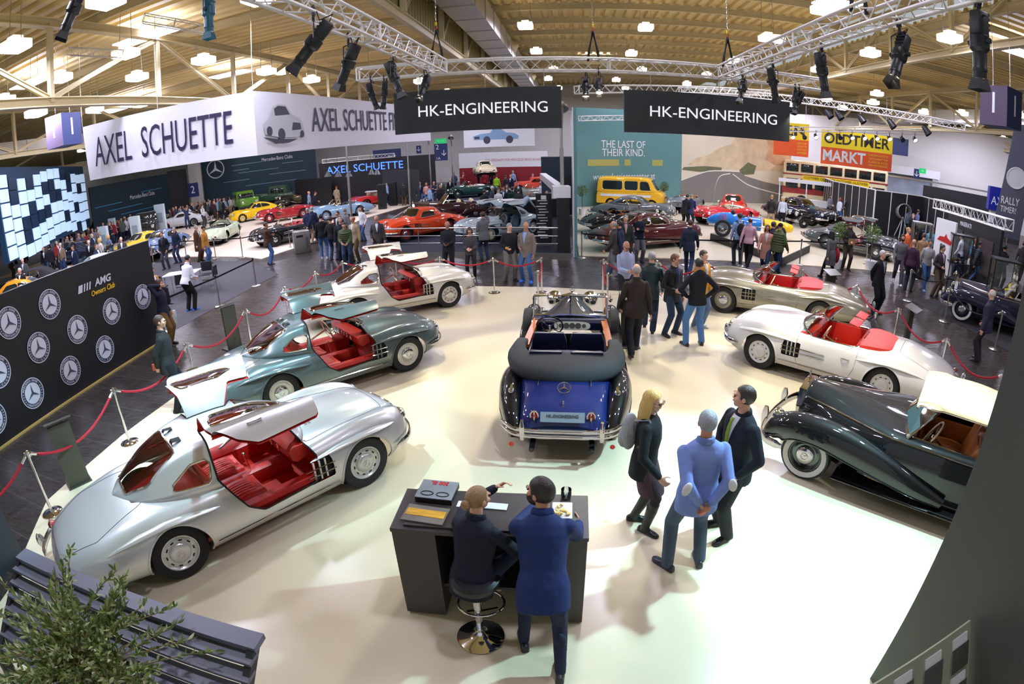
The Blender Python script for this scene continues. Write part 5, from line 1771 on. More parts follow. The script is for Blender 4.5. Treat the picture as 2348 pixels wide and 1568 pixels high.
for i,p in enumerate(RP2): stanchion(p,side_d if i < 5 else side_r,GS)
stanchion((0.67,12.84),'chrome rope post turned in at the gap, left of the dark blue cabriolet',GS)
stanchion((2.30,12.43),'chrome rope post turned in at the gap, right of the dark blue cabriolet',GS)
for i in range(len(RP) - 1): rope(RP[i],RP[i+1],'red velvet rope hanging along the left edge of the stage' if i < 4 else 'red velvet rope hanging along the back edge of the stage',.16 if (Vector(RP[i+1]) - Vector(RP[i])).length < 1.6 else .30)
for i in range(len(RP2) - 1): rope(RP2[i],RP2[i+1],'red velvet rope hanging at the back right of the stage' if i < 4 else 'red velvet rope hanging along the right edge of the stage',.28)
rope(RP[-1],(0.67,12.84),'red velvet rope closing the left side of the gap',.38)
rope(RP2[0],(2.30,12.43),'red velvet rope closing the right side of the gap',.38)
rope((-7.0,2.9),RP[0],'red velvet rope running out of view at the near left corner',.30)

def pedestal(p,rz,label):
 t = thing('info_pedestal',label,'sign stand',(p[0],p[1],0.0),rz,'dark info pedestals at the rope')
 m = M('dark olive board',(66,66,56),.55,noise=(6,.08))
 MB().box((0,0,.51),(.36,.05,1.0)).build('panel',m,t,smooth=False)
 MB().box((0,.12,.015),(.40,.36,.03)).build('base',m,t,smooth=False)
 MB().box((0,.05,1.06),(.44,.32,.02),T=Matrix.Translation((0,0,1.06)) @ Matrix.Rotation(R(-18),4,'X') @ Matrix.Translation((0,0,-1.06))).build('slanted_top',M('steel plate',(150,150,146),.25,.8),t,smooth=False)
 return t
pedestal((-6.39,5.15),R(55),'dark info pedestal between the ropes behind the silver coupe')
pedestal((-6.28,10.71),R(60),'dark info pedestal behind the grey-green coupe')
pedestal((2.38,10.3),R(175),'dark info pedestal right of the dark blue cabriolet')
pedestal((8.35,12.35),R(190),'dark info pedestal at the back right rope behind the grey-beige roadster')
pedestal((8.58,9.21),R(210),'dark info pedestal at the right rope behind the white roadster')

# ---------------------------------------------------------------- counter with its things
CTR = M('anthracite counter board',(66,60,60),.38,noise=(40,.1))
CA = R(-6.2)
CT = Matrix.Translation((-.245,3.39,0.012)) @ Matrix.Rotation(CA,4,'Z')
ct = thing('counter','anthracite counter with an open back where the seated woman and bearded man work','counter',(-.245,3.39,.012),CA)
MB().box((-.615,.28,.52),(.37,.56,1.0)).build('side_cabinet',CTR,ct,smooth=False)
MB().box((.70,.28,.52),(.20,.56,1.0)).build('side_cabinet',CTR,ct,smooth=False)
MB().box((.08,.54,.52),(1.05,.03,1.0)).build('front_panel',CTR,ct,smooth=False)
MB().box((.08,.30,.36),(1.05,.46,.03)).build('shelf',CTR,ct,smooth=False)
MB().box((0,.28,1.035),(1.62,.58,.04),bev=.006).build('worktop',CTR,ct,smooth=False)
MB().box((-.02,.29,1.066),(1.36,.52,.022),bev=.004).build('raised_top',CTR,ct,smooth=False)
def on_ct(x,y,z): return CT @ Vector((x,y,z))
bk = thing('book','large grey book with a red 300 SL title on the counter corner','book',on_ct(-.50,.47,1.08),CA+R(-4))
MB().box((0,0,.025),(.33,.27,.05),bev=.004).build('pages',M('book black',(22,22,26),.4),bk,smooth=False)
MB().box((0,0,.053),(.33,.27,.006)).build('cover',M('book grey',(150,156,162),.25,.2,noise=(5,.3)),bk,smooth=False)
text('300 SL',Matrix.Translation((.0,.095,.0575)) @ Matrix.Rotation(PI,4,'Z'),M('title red',(196,36,44),.4),bk,.07,width=.16,bold=.002)
for s in (-1,1): MB().tube([(s*.07+.055*math.cos(a),-.07+.03*math.sin(a),.058) for a in [2*PI*i/20 for i in range(20)]],.005,5,True).build('cover_drawing',BLACKM,bk)
mg = thing('magazine','flat brochure with a golden car photo lying in front of the grey book','brochure',on_ct(-.54,.17,1.08),CA+R(-6))
MB().box((0,0,.006),(.37,.22,.012)).build('pages',M('brochure cover',(120,112,104),.3,noise=(7,.4)),mg,smooth=False)
MB().box((0,.01,.0135),(.34,.09,.003)).build('cover_photo',M('golden photo',(230,160,60),.3,noise=(9,.6),nscale=(1,4,1)),mg,smooth=False)
for i,x in enumerate((-.20,.03)):
 o = MB().box((0,0,.004),(.20,.085,.008)).build('card',WHITE,None,smooth=False)
 o.location = on_ct(x,.34,1.079); o.rotation_euler = (0,0,CA - R(4))
 tag(o,['white card on the counter, nearer the grey book','white card on the counter, nearer the bearded man'][i],'card','cards on the counter')
gl = MB().lathe([(0,0),(.035,.0),(.04,.01),(.046,.06),(.045,.11),(.042,.11),(.043,.06),(.036,.012),(0,.012)],22).build('glass_jar',glass('clear glass',(.96,.98,.97),.08))
gl.location = on_ct(.62,.50,1.058); tag(gl,'small glass jar of wrapped sweets at the counter end','jar')
for k in range(7):
 o = MB().ball((0,0,0),(.012,.014,.009),8,6).build('sweet',M('sweet %d' % (k % 3),[(60,150,70),(60,60,140),(220,220,210)][k % 3],.4))
 o.location = on_ct(.62+.018*math.cos(k*2.3),.50+.018*math.sin(k*2.3),1.083+.014*(k // 4)); tag(o,'wrapped sweet inside the small glass jar','sweet','sweets in the glass jar')
pl = MB().box((0,0,.01),(.17,.22,.02),bev=.008).build('plate',WHITE)
pl.location = on_ct(.59,.30,1.079); pl.rotation_euler = (0,0,CA); tag(pl,'white rectangular plate of yellow crisps on the counter','plate')
for k in range(14):
 o = MB().ball((0,0,0),(.024,.014,.009),8,6).build('crisp',M('crisp',(230,196,110),.6))
 o.location = on_ct(.59+random.uniform(-.055,.055),.30+random.uniform(-.08,.08),1.105+.008*(k % 3)); o.rotation_euler = (random.random()*.5,random.random()*.5,random.random()*3)
 tag(o,'yellow crisp lying on the white plate','crisp','crisps on the white plate')
def bottle(p,mat,label,h=.28):
 o = MB().lathe([(0,0),(.036,0),(.037,.02),(.037,h*.55),(.016,h*.78),(.014,h*.98),(.017,h),(0,h)],16).build('bottle',mat)
 o.location = p; return tag(o,label,'bottle')
bottle(on_ct(.30,.30,.377),M('amber drink',(120,80,40),.1,0,.5),'dark amber bottle on the shelf under the counter')
bottle(on_ct(-.28,.38,.377),M('green bottle',(40,120,50),.1,0,.5),'green bottle on the shelf under the counter, near the seated woman')

# stool
st = thing('bar_stool','chrome bar stool with a round trumpet foot under the seated woman','stool',(*(-0.35,3.19),.012),0)
MB().lathe([(0,0),(.205,0),(.21,.012),(.19,.024),(.10,.045),(.05,.075),(.035,.10),(0,.10)],36).build('base',CHROME,st)
MB().cyl((0,0,.09),(0,0,.40),.030,n=18).cyl((0,0,.40),(0,0,.70),.042,n=18).build('column',CHROME,st)
MB().tube([(.20*math.cos(a)+.02,.16*math.sin(a)+.12,.33) for a in [2*PI*i/30 for i in range(30)]],.011,8,True).tube([(-.03,.03,.33),(-.10,.02,.33)],.01,6).tube([(.03,0,.36),(.16,.06,.33)],.01,6).build('footrest',CHROME,st)
MB().lathe([(0,.70),(.17,.70),(.20,.72),(.20,.765),(.17,.79),(0,.79)],28).build('seat',M('black leather',(24,24,26),.4),st)

# ---------------------------------------------------------------- near panels, railing, leaflets, olive bush
PANEL = M('anthracite stand wall',(70,70,64),.6,noise=(60,.1))
struct(MB().box((3.02,.35,2.4),(.14,3.62,4.8)).build('wall_panel_right',PANEL,smooth=False))
struct(MB().box((-6.28,2.35,2.2),(.14,2.36,4.4)).build('wall_panel_left',M('anthracite stand wall blue',(44,50,58),.6),smooth=False))
lb = thing('leaflet_board','sloping grey board with acrylic leaflet holders on the dark panel','leaflet stand',(2.95,1.6,1.36),0)
LT = Matrix(((-1,0,0),(0,-.51,.86),(0,-.86,-.51))).to_4x4() 
def lpt(u,v,n=0.0):      # u along the board away from the panel, v down the slope
 return Vector((-u - .22*0,-.60*v - .80*n - .22*u,-.80*v+.60*n))
def lbox(u,v,du,dv,n0,n1):
 vs = [lpt(u+a*du/2,v+b*dv/2,n) for n in (n0,n1) for b in (-1,1) for a in (-1,1)]
 return MB().add(vs,[(1,3,2,0),(6,7,5,4),(4,5,1,0),(3,7,6,2),(2,6,4,0),(5,7,3,1)])
lbox(.54,.27,1.0,.52,-.02,0).build('board',M('sage grey board',(164,166,144),.5),lb,smooth=False)
MB().cyl((-.54,-.35,-.3),(-.54,-.35,-1.35),.04).box((-.54,-.35,-1.34),(.6,.4,.03)).build('support',BLACKM,lb)
RED = M('print red',(206,60,80),.5)
for i,(u,v) in enumerate(((.17,.16),(.46,.16),(.75,.16),(.17,.43),(.46,.43),(.75,.43))):
 h = lbox(u,v+.05,.19,.17,.012,.016).build('leaflet_holder',glass('acrylic',(.95,.97,.96),.06),None,smooth=False)
 h.location = lb.location; tag(h,'clear acrylic leaflet holder on the sloping grey board','holder','holders on the leaflet board')
 o = lbox(u,v,.16,.20,.0,.010).build('leaflet',WHITE,None,smooth=False)
 o.location = lb.location; tag(o,'white leaflet with a small red car print in an acrylic holder','leaflet','leaflets on the sloping board')
 lbox(u,v+.05,.09,.016,.010,.0115).build('print',RED,o,smooth=False)
 lbox(u+.01,v+.015,.10,.03,.010,.0115).build('print',RED,o,smooth=False)
 lbox(u,v - .02,.08,.004,.010,.0115).build('print',M('print grey',(190,192,200),.5),o,smooth=False)
# slatted railing
rl = thing('slat_railing','dark blue-grey slatted railing at the near left corner','railing',(-3.2,2.4,0))
ra = Vector((-4.62,2.6,0)); rb = Vector((-1.76,2.19,0)); rd = (rb - ra).normalized(); rn = Vector((rd.y,-rd.x,0))
SLAT = M('slate grey slat',(104,110,124),.4)
ang_ = math.atan2(rd.y,rd.x); mid = (ra+rb)/2 - Vector((-3.2,2.4,0))
L = (rb - ra).length
MB().box((mid.x,mid.y,1.02),(L,.15,.05),rz=ang_).build('top_rail',SLAT,rl,smooth=False)
for k in range(7):
 q = mid+rn*(.11+.10*k)
 MB().box((q.x,q.y,.965 - .082*k),(L - .02,.122,.03),rz=ang_).build('slat',SLAT,rl,smooth=False)
for f in (0.008,.5,.985):
 q = ra+rd*(L*f) - Vector((-3.2,2.4,0))
 MB().loft([[(q.x+rd.x*a+rn.x*b,q.y+rd.y*a+rn.y*b,z_) for a,b in ((-.03,o_ - .06),(.03,o_ - .06),(.03,o_+.06),(-.03,o_+.06))] for z_,o_ in ((1.03,.0),(.40,.80),(0,.86))]).build('post',M('dark post',(52,52,56),.5),rl,smooth=False)
# olive bush
ob = thing('olive_bush','silvery green olive bush in front of the slatted railing','plant',(-2.95,1.62,0.35))
MB().lathe([(.22,0),(.28,.02),(.34,.5),(.36,.52),(.31,.52),(.29,.46),(0,.46)],24).build('pot',M('dark planter',(46,46,48),.5),ob)
rng = random.Random(3)
mb = MB(); lf = MB(); stalk = []
mb.tube([(0,0,.45),(.02,.03,.7),(0,0,.95)],.03,8)
for i in range(118):
 a = rng.uniform(0,2*PI); el = rng.uniform(.0,1.35); Lb = rng.uniform(.5,1.0)
 p0 = Vector((rng.uniform(-.1,.1),rng.uniform(-.1,.1),rng.uniform(.55,.95)))
 d = Vector((math.cos(a)*math.cos(el)*1.25,math.sin(a)*math.cos(el)*.8,math.sin(el)*.75))
 pts = [p0+d*(Lb*u)+Vector((0,0,-.12*u*u+.03*math.sin(i+3*u))) for u in (0,.25,.5,.75,1)]
 mb.tube(pts,[.007,.006,.005,.004,.002],5)
 for k in range(52):
  u = rng.uniform(.15,1.0); q = pts[0]+(pts[-1] - pts[0])*u
  j = min(3,int(u*4)); q = pts[j]+(pts[j+1] - pts[j])*(u*4 - j)
  v = (d.normalized()+Vector((rng.gauss(0,.6),rng.gauss(0,.6),rng.gauss(.15,.5)))).normalized()
  s_ = v.cross(Vector((rng.gauss(0,1),rng.gauss(0,1),rng.gauss(0,1)))).normalized()
  Lf = rng.uniform(.045,.080); wf = Lf*.16; n_ = v.cross(s_)*.004
  lf.add([q,q+v*Lf*.35+s_*wf+n_,q+v*Lf*.7+s_*wf*.8+n_,q+v*Lf,q+v*Lf*.7 - s_*wf*.8+n_,q+v*Lf*.35 - s_*wf+n_],[(0,1,2,3),(0,3,4,5)],rng.choice((0,0,1,2)))
mb.build('stem',M('olive twig',(140,124,84),.7),ob)
o = lf.build('foliage',[M('olive leaf',(134,156,84),.5),M('olive leaf pale',(196,208,160),.5),M('olive leaf deep',(92,120,66),.5)],ob,smooth=False)
# ---------------------------------------------------------------- club wall with badges
CW = M('black club wall',(14,14,18),.5)
a_ = Vector((-9.36,5.0,0)); b_ = Vector((-8.88,11.63,0)); d_ = (b_ - a_).normalized(); nrm = Vector((d_.y,-d_.x,0))
cw = thing('club_wall','tall black display wall with silver star badges and AMG Owners Club lettering','display wall',((a_+b_)/2)[:],0)
c0 = (a_+b_)/2
ra_ = math.atan2(d_.y,d_.x)
MB().box((-nrm.x*.06,-nrm.y*.06,1.29),((b_ - a_).length,.12,2.58),rz=ra_).build('panel',CW,cw,smooth=False)
MB().box((nrm.x*.02,nrm.y*.02,.02),((b_ - a_).length,.05,.04),rz=ra_).build('skirting',M('tan strip',(190,160,90),.5),cw,smooth=False)
q = -nrm*.7
wt = thing('wall_canopy','translucent white fabric ledge along the top behind the black club wall','canopy',(c0.x+q.x,c0.y+q.y,2.2))
MB().box((.1*0,0,.18),((b_ - a_).length,1.1,.03),rz=ra_).build('fabric',M('white fabric',(236,232,228),.7,noise=(3,.05)),wt,smooth=False)
for k in range(5):
 f = (k - 2)*1.55
 MB().box((d_.x*f,d_.y*f,.21),(.06,1.1,.05),rz=ra_).build('batten',WHITE,wt,smooth=False)
for k in (-3,0,3):
 MB().cyl((d_.x*k - nrm.x*.5,d_.y*k - nrm.y*.5,-2.2),(d_.x*k - nrm.x*.5,d_.y*k - nrm.y*.5,.17),.03).build('leg',STEEL,wt)
BADGE = M('badge silver',(222,224,236),.35); BADGED = M('badge navy',(58,62,82),.4)
def badge(pt,k):
 TB = face_T(Vector(pt) - c0+nrm*.004,d_)
 o = MB().lathe([(0,0),(.30,0),(.30,.008),(0,.008)],40,T=TB).build('badge',BADGED,cw,smooth=False)
 mb = MB()
 for r0,r1 in ((.286,.302),(.196,.206)):
  mb.lathe([(r0,.006),(r0,.012),(r1,.012),(r1,.006)],40,T=TB)
 mb.lathe([(0,.012),(.196,.012)],40,T=TB)
 mb.build('badge_ring',BADGE,o,smooth=False)
 star(MB(),(0,0,.013),.185,TB,False,.006).build('badge_star',M('badge star',(70,72,90),.4),o,smooth=False)
 for word,a0,a1,up in (('MERCEDES-BENZ',150,40,1),(['SL-CLUB','DEUTSCHLAND','KLASSE CLUB'][k % 3],225,315,-1)):
  n = len(word)
  me_all = MB()
  for i,ch in enumerate(word):
   a = R(a0+(a1 - a0)*i/(n - 1))
   me = text_mesh(ch,.058,.9,.001,.001)
   rot = a - PI/2 if up > 0 else a+PI/2
   tt = TB @ Matrix.Translation((.247*math.cos(a),.247*math.sin(a),.010)) @ Matrix.Rotation(rot,4,'Z')
   me_all.add([v.co for v in me.vertices],[tuple(p.vertices) for p in me.polygons],0,tt)
   bpy.data.meshes.remove(me)
  me_all.build('badge_lettering',BADGE,o,smooth=False)
 mb = MB()
 for s in (1,-1):
  for i in range(5):
   a = R((165+12*i) if s < 0 else (15 - 12*i))
   mb.ball((.247*math.cos(a),.247*math.sin(a),.010),(.016,.010,.004),6,4,T=TB)
 mb.build('badge_leaves',BADGE,o)
for k,p in enumerate([(-9.13,8.09,2.03),(-9.09,8.69,1.29),(-9.01,9.87,1.31),(-9.17,7.52,1.33),(-9.21,7.04,.58),(-9.13,8.19,.57),(-9.04,9.36,.59),(-9.21,6.96,2.03),(-8.93,11.05,1.30),(-9.25,6.40,1.29),(-9.27,5.95,.57)]):
 badge(p,k)
TA = face_T(Vector((-9.02,9.62,2.05)) - c0+nrm*.012,d_)
mb = MB()
for i in range(5):
 x = -.68+i*.088; w_ = .055 if i < 1 else .028 if i < 4 else .028
 mb.add([(x,-.07,0),(x+(.10 if i == 0 else .045),-.07,0),(x+(.16 if i == 0 else .105),.09,0),(x+.06,.09,0)],[(0,1,2,3)],T=TA)
mb.build('logo_bars',BADGE,cw,smooth=False)
text('AMG',TA @ Matrix.Translation((.16,.01,0)),BADGE,cw,.22,bold=.006,shear=.25,width=.58)
text('Owners Club',TA @ Matrix.Translation((.12,-.19,0)),M('logo yellow',(250,200,30),.5),cw,.17,bold=.002,shear=.2,width=.80)

# ---------------------------------------------------------------- trusses
ALU = M('white truss aluminium',(238,236,230),.4,.25)
TRL = []
def truss(a,b,label,sz=.29,r=.026,group='lighting trusses',mat=ALU,ring=.30):
 a = Vector(a); b = Vector(b); d = b - a; L = d.length; d.normalize()
 u = d.cross(Vector((0,0,1))).normalized(); v = u.cross(d)
 TRL.append((Vector(a),Vector(b)))
 t = thing('lighting_truss',label,'truss',a[:],0,group)
 h = sz/2
 cs = [(1,1),(1,-1),(-1,-1),(-1,1)]
 for p,q in cs:
  o = u*(p*h)+v*(q*h)
  MB().cyl(o,o+d*L,r,n=10).build('chord',mat,t)
 mb = MB(); n = max(2,int(L/ring)); st = L/n
 for i in range(n):
  for k in range(4):
   p0,q0 = cs[k]; p1,q1 = cs[(k+1) % 4]
   if i % 2: p0,q0,p1,q1 = p1,q1,p0,q0
   mb.cyl(u*(p0*h)+v*(q0*h)+d*(i*st),u*(p1*h)+v*(q1*h)+d*((i+1)*st),r*.42,n=6,cap=False)
 mb.build('lattice',mat,t)
 mb = MB()
 for i in (0,n // 2,n):
  for k in range(4):
   p0,q0 = cs[k]; p1,q1 = cs[(k+1) % 4]
   mb.cyl(u*(p0*h)+v*(q0*h)+d*(i*st),u*(p1*h)+v*(q1*h)+d*(i*st),r*.8,n=8)
 mb.build('end_frame',mat,t)
 return t
tl = 'long white truss across the stage carrying the two company signs'
truss((-3.35,12.75,5.86),(8.15,12.95,5.86),tl)
truss((-1.42,12.6,5.86),(-2.55,4.2,5.86),'white side truss coming forward over the left cars')
truss((5.2,12.75,5.86),(4.25,3.4,5.86),'white side truss coming forward over the right cars')
truss((-4.1,7.6,6.86),(-6.6,1.2,6.86),'white truss over the left edge of the stage, mostly out of view')
def chain(p,z1,label):
 t = thing('chain_hoist',label,'hoist',(p[0],p[1],p[2]),0,'chain hoists holding the trusses')
 mb = MB()
 n = int((z1 - p[2] - .9)/.07)
 for i in range(n):
  mb.tube([((.012*math.cos(a)) if i % 2 else 0,0 if i % 2 else .012*math.cos(a),.95+i*.07+.045*math.sin(a)) for a in [2*PI*k/8 for k in range(8)]],.005,4,True)
 mb.build('chain',STEEL,t)
 MB().box((0,0,.86),(.05,.05,.09),bev=.015).build('hook_block',M('safety yellow',(240,200,30),.5),t)
 MB().tube([(0,0,.82),(.03,0,.77),(0,0,.70),(-.02,0,.76)],.014,6).build('hook',M('hook red',(196,50,30),.5),t)
 MB().tube([(0,0,.72),(-.10,0,.25),(-.13,0,0)],.03,6).tube([(0,0,.72),(.10,0,.25),(.13,0,0)],.03,6).build('sling',M('black sling',(20,20,22),.8),t)
 return t
chain((-1.45,12.3,5.95),9.2,'chain hoist with black sling where the left trusses meet')
chain((2.05,12.85,5.95),11,'chain hoist with black sling above the middle of the long truss')
chain((5.2,12.5,5.95),11,'chain hoist with black sling where the right trusses meet')
chain((-2.3,6.2,5.95),11,'chain hoist with black sling on the left side truss')
chain((4.55,6.3,5.95),11,'chain hoist with black sling on the right side truss')

# ---------------------------------------------------------------- profile spotlights
SPOTC = M('spotlight black',(24,25,29),.42,bump=(40,.15,.01))
def spot(p,aim,label,energy=900.0,col=(1,.93,.78),s=1.0,lit=True,size=26,tint=None,group='profile spotlights on the trusses'):
 p = Vector(p)
 t = thing('spotlight',label,'spotlight',p[:],0,group)
 c = Vector((0,0,-.42*s))
 d = (Vector(aim) - (p+c)).normalized()
 a,b,_ = frame_to(d)
 T = Matrix((a,b,d)).transposed().to_4x4(); T.translation = c
 T = T @ Matrix.Diagonal((s,s,s,1))
 cm = SPOTC if tint is None else M('spotlight teal light paint',tint,.4)  # tint puts teal light falling on the housing into its colour
 mb = MB().box((0,0,-.22),(.17,.19,.30),T=T,bev=.03).lathe([(.10,-.08),(.125,-.06),(.125,.08),(.09,.12)],20,T=T)
 for k in range(4): mb.box((0,.10,-.34+k*.06),(.15,.02,.03),T=T)
 bd = mb.build('lamp_house',cm,t)
 MB().lathe([(.085,.10),(.088,.14),(.088,.30),(.094,.31),(.094,.34),(.086,.35),(.086,.43)],20,T=T).build('barrel',cm,t)
 MB().loft([[T @ Vector((k*math.cos(q),k*math.sin(q),z)) for q in [PI/4+i*PI/2 for i in range(4)]] for k,z in ((.10,.42),(.145,.56))],cap=False).build('hood',cm,t,smooth=False)
 MB().lathe([(0,.40),(.078,.40),(.082,.42)],18,T=T).build('lens',M('spot lens lit',(255,244,220),.1,emit=6.0) if lit else M('spot lens',(90,120,100),.05,0,1.0),t)
 mb = MB()
 for q in (-1,1):
  mb.tube([c+a*(q*.145*s),c+a*(q*.145*s)+Vector((0,0,.28*s)),Vector((0,0,-.10*s))+a*(q*.05*s)],.014*s,6)
  mb.cyl(c+a*(q*.12*s),c+a*(q*.17*s),.035*s,n=12)
 mb.build('yoke',SPOTC,t)
 MB().cyl((0,0,-.10*s),(0,0,.06),.018,n=8).tube([(.0,-.03,.0),(0,-.045,.08),(0,0,.12),(0,.045,.08),(0,.03,0)],.014,6).build('clamp',BLACKM,t)
 e = T @ Vector((0,0,-.36))
 MB().tube([e,e+Vector((.05,0,.10)),Vector((.06,.04,-.06)),Vector((.03,.03,.05))],.009,6).build('cable',BLACKM,t)
 if energy > 0:
  L = bpy.data.lights.new('spot beam','SPOT'); L.energy = energy; L.color = col; L.spot_size = R(size); L.spot_blend = .35; L.shadow_soft_size = .09
  lo = bpy.data.objects.new('spot_beam',L); COL.objects.link(lo); lo.parent = t
  lo.matrix_local = Matrix.Translation(T @ Vector((0,0,.60))) @ d.to_track_quat('-Z','Y').to_matrix().to_4x4()
 return t
COOL = (.50,.86,1.0); WARM = (1,.93,.74)
KSP = 0.5
def hang(x,y): return (x,y,5.70)
# positions measured where each clamp meets its truss
SP = [
 ((-5.10,5.46,6.70),(-6.6,3.6,.8),'big dark spotlight leaning left at the top left corner, nearest of all',0,COOL,1.0,None),
 ((-3.90,7.14,6.70),'down','teal-lit spotlight hanging straight down at the top left',2600,COOL,1.0,(28,92,112)),
 ((-2.26,6.20,5.70),(-5.6,5.0,.8),'spotlight on the left side truss, nearest the camera, tilted down left',2600,COOL,1.0,None),
 ((-2.22,7.88,5.70),(-4.6,9.0,.8),'spotlight on the left side truss, second back, tilted slightly left',1300,COOL,1.0,None),
 ((-1.85,9.82,5.70),(-.2,9.4,.8),'spotlight on the left side truss tilted right with glowing lens',1300,WARM,1.0,None),
 ((-1.70,11.80,5.70),(-3.2,8.4,.6),'spotlight hanging before the left company sign over the first letter',1200,WARM,.95,None),
 ((-3.01,12.06,5.70),(-1.6,13.4,.6),'spotlight at the left end of the long truss, left one of the crossing pair',900,WARM,.9,None),
 ((-2.71,12.32,5.70),(-3.4,13.0,.6),'spotlight at the left end of the long truss, right one of the crossing pair',900,WARM,.9,None),
 ((1.87,13.32,5.70),(1.2,8.8,1.0),'spotlight in the middle of the long truss, left one of the middle pair',1200,WARM,.95,None),
 ((2.13,12.81,5.70),(1.2,5.9,.8),'spotlight in the middle of the long truss, right one of the middle pair',1200,WARM,.95,None),
 ((5.59,11.75,5.70),(3.2,9.6,.5),'spotlight before the right company sign, tilted down left',1200,WARM,.9,None),
 ((5.19,9.88,5.70),(6.6,11.0,.6),'upright spotlight at the right edge of the right company sign',1200,WARM,.95,None),
 ((7.18,12.30,5.70),(6.2,11.6,.6),'spotlight at the right end of the long truss, left one of the right pair',900,WARM,.9,None),
 ((7.30,12.08,5.70),(4.6,12.2,.6),'spotlight at the right end of the long truss, right one of the right pair',900,WARM,.9,None),
 ((4.90,7.74,5.70),(5.6,7.6,.7),'spotlight on the right side truss, upright and tilted slightly right',1300,WARM,1.0,None),
 ((4.49,5.56,5.70),(2.0,4.6,.0),'spotlight on the right side truss tilted steeply down left',3400,COOL,1.05,None),
 ((4.62,4.05,5.70),'down','big spotlight hanging straight down at the top right corner',2800,COOL,1.1,None),
]
for p,aim,lab,en,cl,s,tint in SP:
 best = None
 for a,b in TRL[:4]:
  f = max(.0,min(1,(Vector(p) - a).dot(b - a)/(b - a).length_squared)); q = a.lerp(b,f); d = Vector((p[0] - q.x,p[1] - q.y,0))
  if best is None or d.length < best[0]: best = (d.length,q,(b - a).normalized(),d)
 n_ = best[2].cross(Vector((0,0,1))); q = best[1]+n_*(.145 if best[3].dot(n_) > 0 else -.145)
 p = (q.x,q.y,best[1].z - .20)
 if aim == 'down': aim = (p[0]*.97,p[1]*.97+.1,0)
 spot(p,aim,lab,en*KSP,cl,s*.78,en > 0,62 if cl is COOL else 46,tint)

# ---------------------------------------------------------------- signs on the long truss
SIGN = M('charcoal sign board',(38,42,48),.5)
SIGNW = M('sign white',(250,250,255),.4,emit=.6)
def sign(x0,x1,y,z0,z1,label,rz=0.0,dz=0.0):
 t = thing('company_sign',label,'sign',((x0+x1)/2,y,(z0+z1)/2),rz)
 MB().box((0,0,0),(x1 - x0,.07,z1 - z0)).build('board',SIGN,t,smooth=False)
 text('HK-ENGINEERING',face_T((0.12,-.04,0),(1,0,0)),SIGNW,t,.36,width=(x1 - x0)*.77)
 for f in (-.35,.05,.4):
  MB().cyl((f*(x1 - x0),0,(z1 - z0)/2),(f*(x1 - x0),0,(z1 - z0)/2+.44),.008,n=6).build('hanger',STEEL,t)
 return t
sign(-2.50,1.26,12.62,4.36,5.32,'charcoal HK-ENGINEERING sign hanging under the left half of the truss')
sign(2.72,6.98,12.74,4.28,5.28,'charcoal HK-ENGINEERING sign hanging under the right half of the truss')
# ---------------------------------------------------------------- people on the stage
SPG = 'people on the cream stage'
V = .0078
Z0 = .012
person((-0.37,3.24),24,'stool_woman','woman with a bun in a navy blazer seated cross-legged on the chrome stool','jacket',(26,30,44),'slim',(30,44,66),'bun',(150,118,78),'shoe',(206,176,150),h=1.70,vox=V,group=SPG,shiny=.75,z=Z0)
person((0.18,3.02),2,'counter_man','bearded man in a bright navy suit leaning on the counter, looking left','jacket',(28,44,92),'slim',(36,42,66),'beard',(44,34,30),'shoe',(26,28,38),h=1.80,vox=V,group=SPG,shiny=.75,z=Z0)
person((1.33,4.67),112,'blonde','blonde woman in glasses, black jacket, plum dress and black boots','jacket',(28,34,38),'dress',(74,56,66),'long',(214,178,104),'boot',(26,32,34),extra=('glasses','eyes','closed'),h=1.70,vox=V,group=SPG,z=Z0)
person((1.68,3.97),0,'blazer','grey-haired man in a light blue blazer with white elbow patches, hands behind him','jacket',(124,146,208),'jeans',(70,84,100),'short',(150,156,160),'shoe',(44,44,62),h=1.80,vox=V,group=SPG,extra=('closed',),z=Z0)
person((2.23,4.40),-104,'tieman','man in a dark suit with a green tie, looking away to the left','jacket',(28,34,44),'trousers',(34,36,42),'short',(56,44,38),'shoe',(18,18,20),extra=('tie','eyes'),h=1.82,vox=V,group=SPG,tie=(130,160,40),z=Z0)
bl = [o for o in COL.objects if o.get('label','').startswith('grey-haired man in a light blue')][0]
PJ = template('blazer','jacket','jeans','short','shoe',('closed',),V)[1]
for k,s in ((0,-1),(1,1)):
 e = PJ['el%d' % k]
 rg = []
 MB().ball((0,0,0),(.042,.022,.07),12,8,T=Matrix.Translation(e+Vector((s*.018,-.058,-.01))) @ Matrix.Rotation(R(-18*s),4,'Y')).build('elbow_patch',cloth((226,230,232)),bl)
person((2.36,9.76),2,'walk2','bald-crowned man in a dark brown suede jacket walking away','jacket',(52,42,38),'trousers',(34,38,50),'fringe',(176,170,166),'shoe',(40,36,32),h=1.80,vox=.010,group=SPG,extra=('closed',),z=Z0)
person((2.98,11.04),15,'walk','grey-haired man in a dark green leather jacket ahead of the brown jacket','jacket',(44,58,62),'trousers',(36,48,66),'short',(158,158,160),'shoe',(48,38,32),h=1.78,vox=.010,group=SPG,shiny=.4,extra=('closed',),z=Z0)
person((2.75,12.6),165,'hold','bald man with glasses reading his phone behind the green leather jacket','shirt',(170,180,210),'trousers',(40,42,52),'none','white',extra=('glasses','eyes'),h=1.76,vox=.010,group=SPG)
person((3.40,10.78),150,'onehip','young man with glasses in a black waxed jacket, facing the hooded man','jacket',(26,28,32),'jeans',(44,60,84),'short',(110,72,44),'shoe',(40,38,38),extra=('glasses','eyes'),shirt=(50,64,110),h=1.80,vox=.010,group=SPG,shiny=.45,z=Z0)
